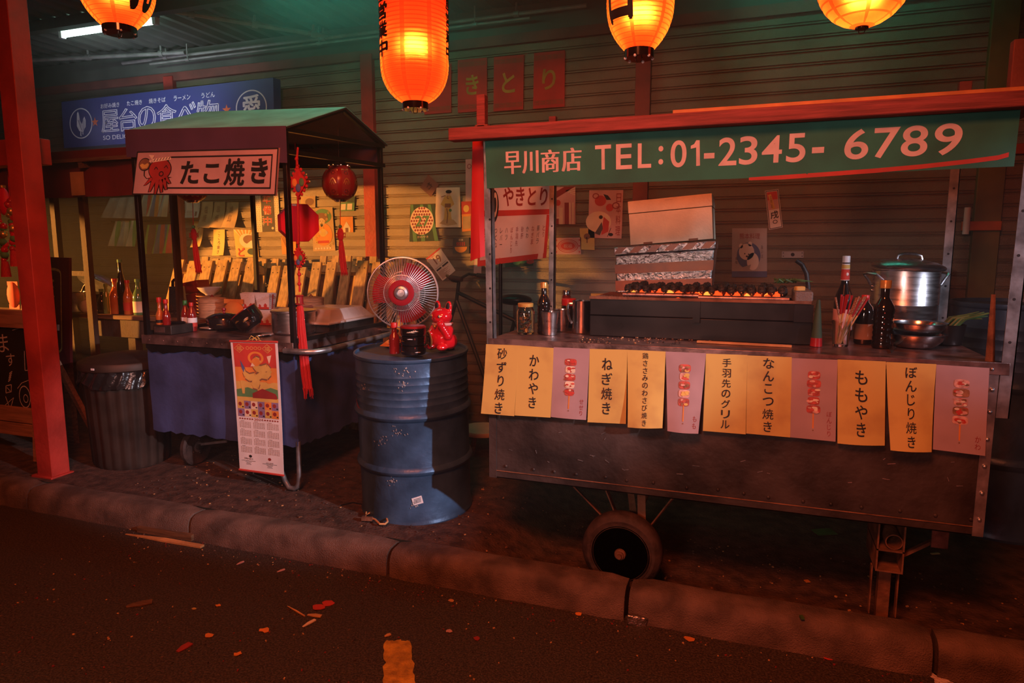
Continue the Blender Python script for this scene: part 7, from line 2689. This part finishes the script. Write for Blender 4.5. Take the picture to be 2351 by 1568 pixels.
# ---- between the carts
def a_diamond(b, M):
    b.m('ink').text(M, '竹', 0.3, 0.3, 0.7, 0.7, 2)
poster(((983, 401), (1008, 424), (989, 452), (964, 430)), 'paper_brown', a_diamond, 'small dark brown diamond-shaped paper above the green print', name='character_sheet', cat='sheet')
def a_lady(b, M):
    b.m('p_gold').poly(M, [(0.38, 0.20), (0.62, 0.20), (0.76, 0.42), (0.60, 0.50), (0.64, 0.75), (0.72, 0.92), (0.28, 0.93), (0.36, 0.75), (0.38, 0.5), (0.2, 0.42)], 1)
    b.m('paper_tan').poly(M, [(0.18, 0.90), (0.34, 0.80), (0.72, 0.80), (0.88, 0.92), (0.5, 0.96)], 1.3)
    b.m('p_brown').rect(M, 0.38, 0.40, 0.62, 0.50, 1.6)
    b.line(M, [(0.46, 0.52), (0.50, 0.68), (0.47, 0.9)], 0.04, 1.6)
    b.m('p_skin').oval(M, 0.52, 0.16, 0.085, 0.055, 2)
    b.m('ink').oval(M, 0.53, 0.105, 0.13, 0.045, 2.4)
    b.m('p_brown').line(M, [(0.22, 0.235), (0.40, 0.20)], 0.02, 2)
    b.line(M, [(0.50, 0.20), (0.46, 0.26), (0.54, 0.28)], 0.02, 2)
    b.m('p_green').oval(M, 0.60, 0.57, 0.06, 0.04, 2, 10)
poster(((1002, 431), (1056, 430), (1058, 522), (998, 522)), 'p_cream', a_lady, 'cream woodblock-style print of a standing figure in a golden kimono')
def a_green(b, M):
    b.m('p_green')
    for (x0, x1) in ((0.0, 0.2), (0.7, 1.0), (0.4, 0.5)):
        b.poly(M, [(x0, 0), (x0 + 0.12, 0), (x1 + 0.1, 1), (x1 - 0.05, 1)], 1)
    b.m('p_cream').oval(M, 0.47, 0.44, 0.46, 0.38, 1.6, 30)
    b.m('p_dkred')
    for i in range(9):
        for j in range(9):
            x, y = 0.07 + i * 0.1 + (j % 2) * 0.05, 0.10 + j * 0.085
            if ((x - 0.47) / 0.43) ** 2 + ((y - 0.44) / 0.35) ** 2 < 1:
                b.poly(M, [(x, y - 0.038), (x + 0.045, y), (x, y + 0.038), (x - 0.045, y)], 2)
    b.m('p_green').text(M, '27', 0.22, 0.30, 0.78, 0.60, 2.6, 0.02)
    b.m('p_cream').text(M, 'かわやき', 0.30, 0.85, 0.72, 0.91, 2)
poster(((942, 470), (999, 469), (1001, 553), (940, 555)), 'p_dkgreen', a_green, 'dark green poster with a patterned round emblem, left of the kimono print')
poster(((1069, 366), (1083, 365), (1083, 462), (1069, 463)), 'paper_pink', lambda b, M: b.m('p_dkred').hoop(M, 0.6, 0.17, 0.35, 0.06, 0.3, 1, 14), 'tall narrow pink poster just left of the red hanging cloth')
poster(((1059, 463), (1082, 462), (1081, 530), (1061, 532)), 'p_orange', lambda b, M: b.m('p_red').rect(M, 0, 0, 1, 0.42, 1).m('p_gold').oval(M, 0.5, 0.24, 0.3, 0.12, 2).m('paper_tan').rect(M, 0.1, 0.5, 0.95, 0.92, 1), 'small red and orange print beside the kimono print')
def a_bowl(b, M):
    b.m('p_orange').poly(M, [(0.12, 0.58)] + [(0.5 + 0.38 * math.cos(PI - PI * i / 14), 0.58 + 0.36 * math.sin(PI * i / 14)) for i in range(15)] + [(0.88, 0.58)], 1)
    b.m('p_red')
    for i in range(5):
        x = 0.26 + i * 0.11
        b.line(M, [(x, 0.52), (x + 0.03, 0.44), (x - 0.01, 0.36), (x + 0.03, 0.28)], 0.05, 1)
    b.m('p_cream').text(M, '営業', 0.36, 0.08, 0.64, 0.20, 1.5)
poster(((1040, 546), (1077, 545), (1077, 582), (1039, 582)), 'paper_dark', a_bowl, 'small dark card with an orange steaming bowl symbol')
def a_19(b, M):
    b.m('p_red').rect(M, 0, 0, 1, 0.05, 1)
    b.m('p_brown').text(M, '19', 0.30, 0.14, 0.72, 0.42, 1.5, 0.015)
    b.m('p_red').text(M, '月曜日', 0.15, 0.06, 0.50, 0.12, 1.5)
    b.m('ink')
    for i in range(10):
        b.rect(M, 0.10 + i * 0.08, 0.50, 0.14 + i * 0.08, 0.52, 1)
    b.rect(M, 0.08, 0.56, 0.42, 0.62, 1)
    b.rect(M, 0.5, 0.56, 0.92, 0.62, 1)
    b.m('p_brown')
    for i in range(12):
        b.rect(M, 0.08, 0.66 + i * 0.025, 0.40 + 0.5 * ((i * 7) % 5) / 5, 0.672 + i * 0.025, 1)
poster(((978, 594), (1010, 568), (1046, 621), (1016, 645)), 'paper', a_19, 'tilted calendar page showing a large 19, right of the fan', name='calendar_page', cat='calendar page')
poster(((1089, 590), (1106, 590), (1105, 634), (1087, 635)), 'paper_pink', lambda b, M: b.m('paper').rect(M, 0.15, 0.1, 0.8, 0.5, 1), 'small blank pinkish paper beside the left upright of the barbecue cart')
def a_leafy(b, M):
    rnd = random.Random(2)
    for i in range(9):
        b.m(rnd.choice(['p_green', 'p_dkgreen', 'p_red', 'p_green']))
        b.oval(M, rnd.random(), rnd.uniform(0.3, 0.9), 0.14, 0.10, 1 + i * 0.2, 10)
poster(((1160, 560), (1224, 556), (1224, 610), (1160, 614)), 'p_dkgreen', a_leafy, 'dark green leafy poster showing below the menu banner')

# ---- behind the barbecue cart
def a_temple(b, M):
    b.m('p_cream')
    for i in range(4):
        b.poly(M, [(0.55 + i * 0.1, 0.10 + i * 0.03), (1, 0.02 + i * 0.06), (1, 0.05 + i * 0.06), (0.57 + i * 0.1, 0.13 + i * 0.03)], 1)
    b.rect(M, 0.25, 0.55, 0.42, 1.0, 1)
    b.rect(M, 0.72, 0.42, 0.78, 1.0, 1)
    b.rect(M, 0.86, 0.42, 0.92, 1.0, 1)
    b.rect(M, 0.0, 0.80, 0.3, 0.84, 1)
    b.m('p_dkred').rect(M, 0.5, 0.42, 0.70, 1.0, 1)
    b.rect(M, 0.02, 0.85, 0.22, 1.0, 1)
    b.poly(M, [(0, 0.15), (0.5, 0.0), (1, 0.0), (0.1, 0.3)], 1)
    b.m('p_red').oval(M, 0.2, 0.42, 0.12, 0.08, 2)
poster(((1271, 430), (1321, 428), (1321, 515), (1272, 515)), 'paper_pink', a_temple, 'red and cream print of a timber gateway beside the rear upright')
def a_fish(b, M):
    b.m('p_red').oval(M, 0.34, 0.22, 0.17, 0.11, 1).oval(M, 0.62, 0.36, 0.11, 0.08, 1)
    b.m('p_dkred').hoop(M, 0.20, 0.12, 0.10, 0.06, 0.3, 1.5, 16).hoop(M, 0.80, 0.32, 0.11, 0.07, 0.3, 1.5, 16)
    b.m('p_cream').oval(M, 0.30, 0.66, 0.38, 0.22, 1.2, 24)
    b.m('p_red').poly(M, [(0.45, 0.55), (0.62, 0.65), (0.60, 0.86), (0.40, 0.93)], 1.8)
    b.m('paper_dark').poly(M, [(0.20, 0.90), (0.40, 0.66), (0.44, 0.80), (0.35, 0.94)], 2.2)
    b.m('ink').oval(M, 0.37, 0.56, 0.04, 0.028, 2.6, 12)
    b.hoop(M, 0.37, 0.56, 0.06, 0.04, 0.3, 2.6, 14)
    b.poly(M, [(0.42, 0.08), (0.56, 0.11), (0.66, 0.2), (0.52, 0.2)], 2)
    b.m('p_dkred').vtext(M, '日本料理', 0.88, 0.05, 0.95, 0.14, 2)
    b.m('ink').oval(M, 0.68, 0.92, 0.07, 0.035, 2, 12).line(M, [(0.58, 0.97), (0.68, 0.78)], 0.015, 2)
poster(((1353, 437), (1431, 436), (1427, 548), (1350, 546)), 'paper_pink', a_fish, 'large pink poster with red shapes and a pale fish, left of the foam boxes')
poster(((1331, 524), (1365, 524), (1365, 574), (1333, 573)), 'paper_yellow', lambda b, M: b.m('p_brown').oval(M, 0.48, 0.38, 0.22, 0.14, 1).rect(M, 0.44, 0.4, 0.52, 0.68, 1), 'small yellow card with a brown tree print')
def a_oval(b, M):
    b.m('p_red').hoop(M, 0.5, 0.5, 0.40, 0.40, 0.08, 1, 30).hoop(M, 0.5, 0.5, 0.33, 0.31, 0.08, 1, 30)
    b.oval(M, 0.5, 0.5, 0.28, 0.24, 1, 24)
    b.m('paper_pink').text(M, '祝福', 0.34, 0.38, 0.66, 0.62, 2)
    b.m('p_red')
    for x in (0.06, 0.94):
        for y in (0.15, 0.5, 0.85):
            b.oval(M, x, y, 0.03, 0.05, 1, 8)
poster(((1274, 546), (1334, 545), (1334, 584), (1274, 584)), 'paper_pink', a_oval, 'pink card with a red oval crest, left of the yellow tree card')
def a_dog(b, M):
    b.m('p_dkred').text(M, '熊本料理', 0.22, 0.10, 0.80, 0.22, 1)
    b.m('p_blue').oval(M, 0.48, 0.56, 0.34, 0.27, 1, 28)
    b.rect(M, 0, 0.88, 1, 1.0, 1)
    b.m('paper_white').oval(M, 0.42, 0.48, 0.22, 0.17, 1.6, 20).oval(M, 0.60, 0.68, 0.17, 0.18, 1.6, 20).oval(M, 0.26, 0.36, 0.06, 0.05, 1.6, 10).oval(M, 0.52, 0.32, 0.06, 0.05, 1.6, 10)
    b.m('ink').oval(M, 0.48, 0.53, 0.02, 0.014, 2.2, 8).oval(M, 0.37, 0.52, 0.02, 0.014, 2.2, 8).oval(M, 0.43, 0.575, 0.03, 0.02, 2.2, 8)
    b.m('paper_grey').poly(M, [(0.3, 0.80), (0.55, 0.74), (0.5, 0.86)], 2.2)
    b.m('ink').vtext(M, '名物', 0.13, 0.58, 0.74, 0.06, 2)
    b.vtext(M, '旨い店', 0.86, 0.34, 0.62, 0.05, 2)
poster(((1681, 524), (1761, 524), (1761, 636), (1680, 636)), 'paper_grey', a_dog, 'grey poster with a white furry animal in a blue circle')
def a_slip(b, M):
    b.m('ink').frame(M, 0.04, 0.015, 0.96, 0.985, 0.05, 0.016, 1)
    b.m('p_red').rect(M, 0.12, 0.05, 0.88, 0.25, 1)
    b.m('p_gold').poly(M, [(0.18, 0.12), (0.42, 0.10), (0.62, 0.48), (0.4, 0.50)], 1.5)
    b.m('p_pink' if 'p_pink' in MATS else 'paper_pink').rect(M, 0.12, 0.25, 0.88, 0.5, 0.8)
    b.m('ink').vtext(M, '土用丑', 0.38, 0.13, 0.46, 0.16, 2)
    b.text(M, '戌', 0.20, 0.54, 0.80, 0.74, 2, 0.02)
    b.hoop(M, 0.5, 0.82, 0.18, 0.05, 0.3, 2, 14)
poster(((1756, 438), (1787, 434), (1797, 522), (1766, 528)), 'paper_white', a_slip, 'narrow framed paper strip with black characters, tilted on the right shutter', name='paper_strip', cat='strip')
M = pxmap(rectq(1795, 577, 1845, 592), WALL - 0.012)
b = MB('paper_grey').sheet(M, 1, 1, 0.006)
b.m('ink').oval(M, 0.5, 0.5, 0.09, 0.28, 1, 14)
for x in (0.07, 0.93):
    for y in (0.25, 0.75):
        b.oval(M, x, y, 0.025, 0.09, 1, 8)
tag(b.build('lock_plate'), 'small grey lock plate with a dark keyhole on the right shutter', 'lock plate')
# orange latch bar with a pale grip
q = at(2250, 517, Y=WALL - 0.06)
t = thing('latch_bar', q, 'orange latch bar with a pale grip across the far right shutter post', 'latch')
a0, a1 = at(2208, 519, Y=WALL - 0.07), at(2300, 520, Y=WALL - 0.07)
MB('orange_tape').ab((a0.x, WALL - 0.07, a0.z - 0.028), (a1.x, WALL - 0.045, a0.z + 0.028)).build('bar', t, bevel=0.004)
MB('paper_white').cyl((a0.x + 0.02, WALL - 0.085, a0.z - 0.05), (a0.x + 0.02, WALL - 0.085, a0.z + 0.11), 0.018, n=12).build('grip', t)

# ================================================================== BLUE SHOP SIGN
SY = 4.72
q = [(141, 234), (627, 178), (630, 306), (147, 340)]
M = pxmap(q, SY)
t = thing('shop_sign', at(385, 260, Y=SY), 'wide blue shop sign with white outlined characters and orange stars above the small cart', 'sign')
b = MB('sign_blue')
b.sheet(M, 1, 1, 0.09)
b.build('sign_board', t)
b = MB('sign_white')
for i, (x0, x1, tx) in enumerate(((0.205, 0.300, 'お好み焼き'), (0.338, 0.412, 'たこ焼き'), (0.445, 0.525, '焼きそば'), (0.563, 0.640, 'ラーメン'), (0.690, 0.750, 'うどん'))):
    b.text(M, tx, x0, 0.135, x1, 0.235, 1, 0.004)
for ch, x0, x1 in (('屋', 0.205, 0.292), ('台', 0.296, 0.384), ('の', 0.390, 0.474), ('食', 0.482, 0.572), ('べ', 0.578, 0.664), ('物', 0.668, 0.765)):
    b.m('sign_white').outline(M, ch, x0, 0.285, x1, 0.735, 0.013, 1)
b.m('sign_white').text(M, 'SO DELICIOUS STREET FOOD', 0.21, 0.80, 0.60, 0.89, 1)
b.hoop(M, 0.098, 0.50, 0.060, 0.325, 0.07, 1, 40)
b.hoop(M, 0.906, 0.50, 0.066, 0.325, 0.07, 1, 40)
b.heavy(M, '愛', 0.870, 0.27, 0.944, 0.73, 0.0022, 1)
b.build('lettering', t)
b = MB('sign_orange')
for cx in (0.172, 0.800):
    b = MB('sign_orange')
    b.poly(M, [(cx + (0.020 if i % 2 == 0 else 0.008) * math.sin(PI * i / 5), 0.50 - (0.105 if i % 2 == 0 else 0.042) * math.cos(PI * i / 5)) for i in range(10)], 1)
    b.build('star', t)
# the rooster drawing
b = MB('sign_white')
b.poly(M, [(0.078, 0.40), (0.076, 0.55), (0.088, 0.66), (0.108, 0.68), (0.122, 0.58), (0.124, 0.44), (0.118, 0.36), (0.110, 0.42), (0.104, 0.52), (0.094, 0.44), (0.090, 0.30), (0.086, 0.24), (0.080, 0.28)], 1)
b.line(M, [(0.096, 0.66), (0.094, 0.76), (0.100, 0.77)], 0.005, 1)
b.line(M, [(0.106, 0.67), (0.106, 0.74)], 0.004, 1)
b.m('sign_blue')
for i in range(9):
    y = 0.42 + i * 0.026
    b.line(M, [(0.082 + 0.002 * i, y), (0.088 + 0.002 * i, y + 0.03), (0.092 + 0.003 * i, y)], 0.0025, 2)
    b.line(M, [(0.108, y), (0.113, y + 0.02), (0.119, y)], 0.0025, 2)
b.build('rooster_drawing', t)
b = MB('dark_metal')
for u in (0.1, 0.5, 0.9):
    p_ = M(u, 0.3, 0)
    MB('dark_metal').ab((p_.x - 0.02, SY + 0.085, p_.z - 0.03), (p_.x + 0.02, WALL + 0.01, p_.z + 0.03)).build('wall_bracket', t)

# ================================================================== RAILS FOR THE STALL CLOTHS
for (x0, x1, y, Yr, lb) in ((236, 402, 447, 4.865, 'upper thin rail holding the grey cloth and the orange striped cloth'), (256, 412, 509, 4.865, 'lower thin rail holding the green striped cloth and the lime cloth')):
    a, e = at(x0, y, Y=Yr), at(x1, y, Y=Yr)
    e.z = a.z
    b = MB('black_frame').tube([a, e], 0.006, 8)
    for p_ in (a, e):
        b.tube([p_, Vector((p_.x, WALL, p_.z))], 0.006, 8)
    tag(b.build('cloth_rail'), lb, 'rail')

# ================================================================== ROAD MARKS AND LITTER
RZ_ = -0.129
def road(px, py, dz=0.0):
    p_ = at(px, py, Z=RZ_ + dz)
    return p_


def paint(px, name, m_, label, seed):
    rnd = random.Random(seed)
    pts = [road(x, y, 0.0005) for x, y in px]
    b = MB(m_)
    # ragged edge
    ring_ = []
    for p, q2 in zip(pts, pts[1:] + pts[:1]):
        for k in range(14):
            s_ = p.lerp(q2, k / 14)
            ring_.append(s_ + Vector((rnd.gauss(0, .004), rnd.gauss(0, .004), 0)))
    b.prism(ring_, (0, 0, 1), 0.0012)
    return tag(b.build(name), label, 'road marking')


paint([(884, 1470), (942, 1472), (956, 1600), (878, 1600)], 'road_marking', 'yellow_paint', 'worn yellow paint stripe on the asphalt at the bottom of the picture', 1)
paint([(2132, 1540), (2190, 1568), (2150, 1575)], 'road_marking', 'white_paint', 'pinkish white paint wedge on the asphalt at the foot of the kerb, bottom right', 2)
paint([(2190, 1551), (2258, 1562), (2236, 1570), (2210, 1566)], 'road_marking', 'white_paint', 'smaller white paint patch right of the white wedge, bottom right', 3)

def stick(p0_, p1_, w, h, m_, label, name='wood_stick', cat='stick', group=None, tap=0.5):
    p0_, p1_ = Vector(p0_), Vector(p1_)
    d = (p1_ - p0_).normalized()
    n = Vector((-d.y, d.x, 0)).normalized()
    z = Vector((0, 0, h))
    b = MB(m_)
    v = []
    for p_, k in ((p0_, tap), (p0_.lerp(p1_, 0.5), 1.0), (p1_, 0.9)):
        v += [p_ + n * w * k / 2, p_ - n * w * k / 2, p_ - n * w * k / 2 + z * k, p_ + n * w * k / 2 + z * k]
    f = [(3, 2, 1, 0), (8, 9, 10, 11)]
    for j in range(2):
        f += [(j * 4 + i, j * 4 + (i + 1) % 4, j * 4 + 4 + (i + 1) % 4, j * 4 + 4 + i) for i in range(4)]
    b.add(v, f)
    return tag(b.build(name, bevel=0.001), label, cat, group)


LG = 'litter on the road'
stick(road(289, 1227), road(465, 1257), 0.030, 0.012, 'stick_wood', 'longer of two split wood sticks lying by the kerb at the left', group=LG, tap=0.3)
p1, p2 = road(312, 1224, 0.0), road(437, 1244, 0.0)
stick(p1 + Vector((0, 0.02, 0)), p2 + Vector((0, 0.02, 0)), 0.028, 0.035, 'old_wood', 'thicker shorter wood stick lying behind the long split one by the kerb', group=LG, tap=0.9)
for (a, e, w, m_, lb) in (((290, 1393), (350, 1382), 0.04, 'old_wood', 'flat brown wood block lying on the open asphalt at the left'),
                          ((543, 1297), (560, 1290), 0.010, 'paper_pink', 'pale cigarette end nearest the left on the asphalt below the drum'),
                          ((636, 1314), (654, 1308), 0.010, 'paper_pink', 'pale cigarette end just right of the first one on the asphalt'),
                          ((695, 1440), (724, 1424), 0.016, 'p_cream', 'pale split wood chip below the red leaves on the asphalt'),
                          ((706, 1412), (738, 1416), 0.020, 'stick_wood', 'small tan wood chip just below the red leaves'),
                          ((660, 1392), (700, 1416), 0.006, 'stick_wood', 'thin twig left of the tan wood chip'),
                          ((407, 1497), (438, 1478), 0.03, 'p_dkred', 'dark red rag of paper lying low on the left asphalt'),
                          ((883, 1462), (897, 1457), 0.014, 'stick_wood', 'small wood crumb above the yellow paint stripe')):
    stick(road(*a), road(*e), w, 0.006, m_, lb, 'wood_chip' if 'chip' in lb or 'crumb' in lb or 'twig' in lb or 'block' in lb else 'litter_scrap', 'litter', LG)
for (px, py, s_, m_, lb) in ((754, 1386, 0.03, 'p_red', 'larger red leaf lying on the asphalt'), (732, 1395, 0.03, 'p_red', 'narrow red leaf beside the larger one on the asphalt'),
                             (501, 1391, 0.012, 'p_orange', 'small orange leaf scrap in the middle of the left asphalt'), (445, 1399, 0.010, 'p_gold', 'tiny yellow scrap left of the orange leaf scrap'),
                             (480, 1460, 0.02, 'p_orange', 'orange leaf scrap low on the left asphalt'), (607, 1448, 0.02, 'p_orange', 'orange leaf scrap below the pale wood chip'),
                             (546, 1503, 0.016, 'p_orange', 'orange leaf scrap lowest on the left asphalt'), (1094, 1467, 0.014, 'p_dkred', 'dark red scrap right of the yellow paint stripe'),
                             (1036, 1380, 0.014, 'stick_wood', 'tan leaf scrap under the kerb left of the wheel'), (1328, 1411, 0.016, 'p_orange', 'orange leaf at the kerb foot left of the wheel joint'),
                             (1583, 1468, 0.022, 'p_orange', 'upright orange scrap on the asphalt right of the wheel'), (1900, 1510, 0.022, 'p_red', 'red scrap on the asphalt near the lower right kerb'),
                             (1030, 1450, 0.014, 'paper_pink', 'pink scrap right of the yellow paint stripe, above the dark red one')):
    p_ = road(px, py)
    b = MB(m_)
    k = random.Random(px)
    ring_ = [p_ + Vector((s_ * math.cos(2 * PI * i / 8) * k.uniform(0.7, 1.2), s_ * 0.8 * math.sin(2 * PI * i / 8) * k.uniform(0.6, 1.2), k.uniform(0, 0.004))) for i in range(8)]
    b.prism(ring_, (0, 0, 1), 0.002)
    tag(b.build('leaf_scrap'), lb, 'litter', LG)
b = MB('asphalt')
rnd = random.Random(14)
for i in range(1500):
    x, y = rnd.uniform(-3.2, 1.3), rnd.uniform(1.3, 2.56) if rnd.random() < 0.75 else rnd.uniform(2.45, 2.57)
    s_ = rnd.uniform(0.0015, 0.005)
    b.m(rnd.choice(['asphalt', 'kerb', 'kerb', 'soil', 'soil', 'stick_wood', 'p_dkred', 'rust']))
    b.box((x, y, -0.129 + s_ * 0.3), (s_ * 1.6, s_, s_ * 0.9), rotz(rnd.uniform(0, 3)) @ rotx(rnd.uniform(-.4, .4)))
tag(b.build('road_grit'), 'grit and small crumbs scattered over the dark asphalt', 'grit', kind='stuff')
b = MB('soil')
for i in range(900):
    x, y = rnd.uniform(-3.4, 1.6), rnd.uniform(2.74, 3.5)
    s_ = rnd.uniform(0.002, 0.007)
    b.m(rnd.choice(['soil', 'kerb', 'soil', 'stick_wood', 'p_brown']))
    b.box((x, y, ground_z(x, y) + 0.004), (s_ * 1.6, s_, s_ * 0.8), rotz(rnd.uniform(0, 3)))
tag(b.build('pavement_grit'), 'grit and dirt crumbs scattered behind the kerb', 'grit', kind='stuff')
# bits on the ground under the barbecue cart
for (px, py, m_, lb, s_) in ((1892, 1221, 'leek', 'greenish square card on the dark ground under the barbecue cart', (0.11, 0.075)),
                             (1853, 1334, 'p_orange', 'small orange scrap on the dark ground behind the kerb right of the wheel', (0.02, 0.02)),
                             (2147, 1271, 'paper_tan', 'tan sliver on the dark ground right of the rear prop', (0.045, 0.012))):
    p_ = at(px, py, Z=-0.135)
    b = MB(m_).box(p_, (s_[0], s_[1], 0.004), rotz(0.5))
    tag(b.build('card_scrap'), lb, 'litter')
p_ = at(1841, 1417, Z=0.004)
tag(MB('leek').box(p_, (0.012, 0.02, 0.008), rotz(0.3)).build('green_scrap'), 'tiny green scrap on top of the kerb right of the wheel', 'litter')
p0_ = at(1462, 1425, Y=2.565)
b = MB('foil').box(p0_ + Vector((0, 0, 0.0)), (0.08, 0.02, 0.045), roty(0.2) @ rotz(0.3))
b.v = [tuple(Vector(p) + Vector((math.sin(p[0] * 300) * 0.004, math.cos(p[2] * 200) * 0.004, 0))) for p in b.v]
tag(b.build('crushed_can', bevel=0.005), 'crushed dark can against the kerb face below the joint by the wheel', 'can')
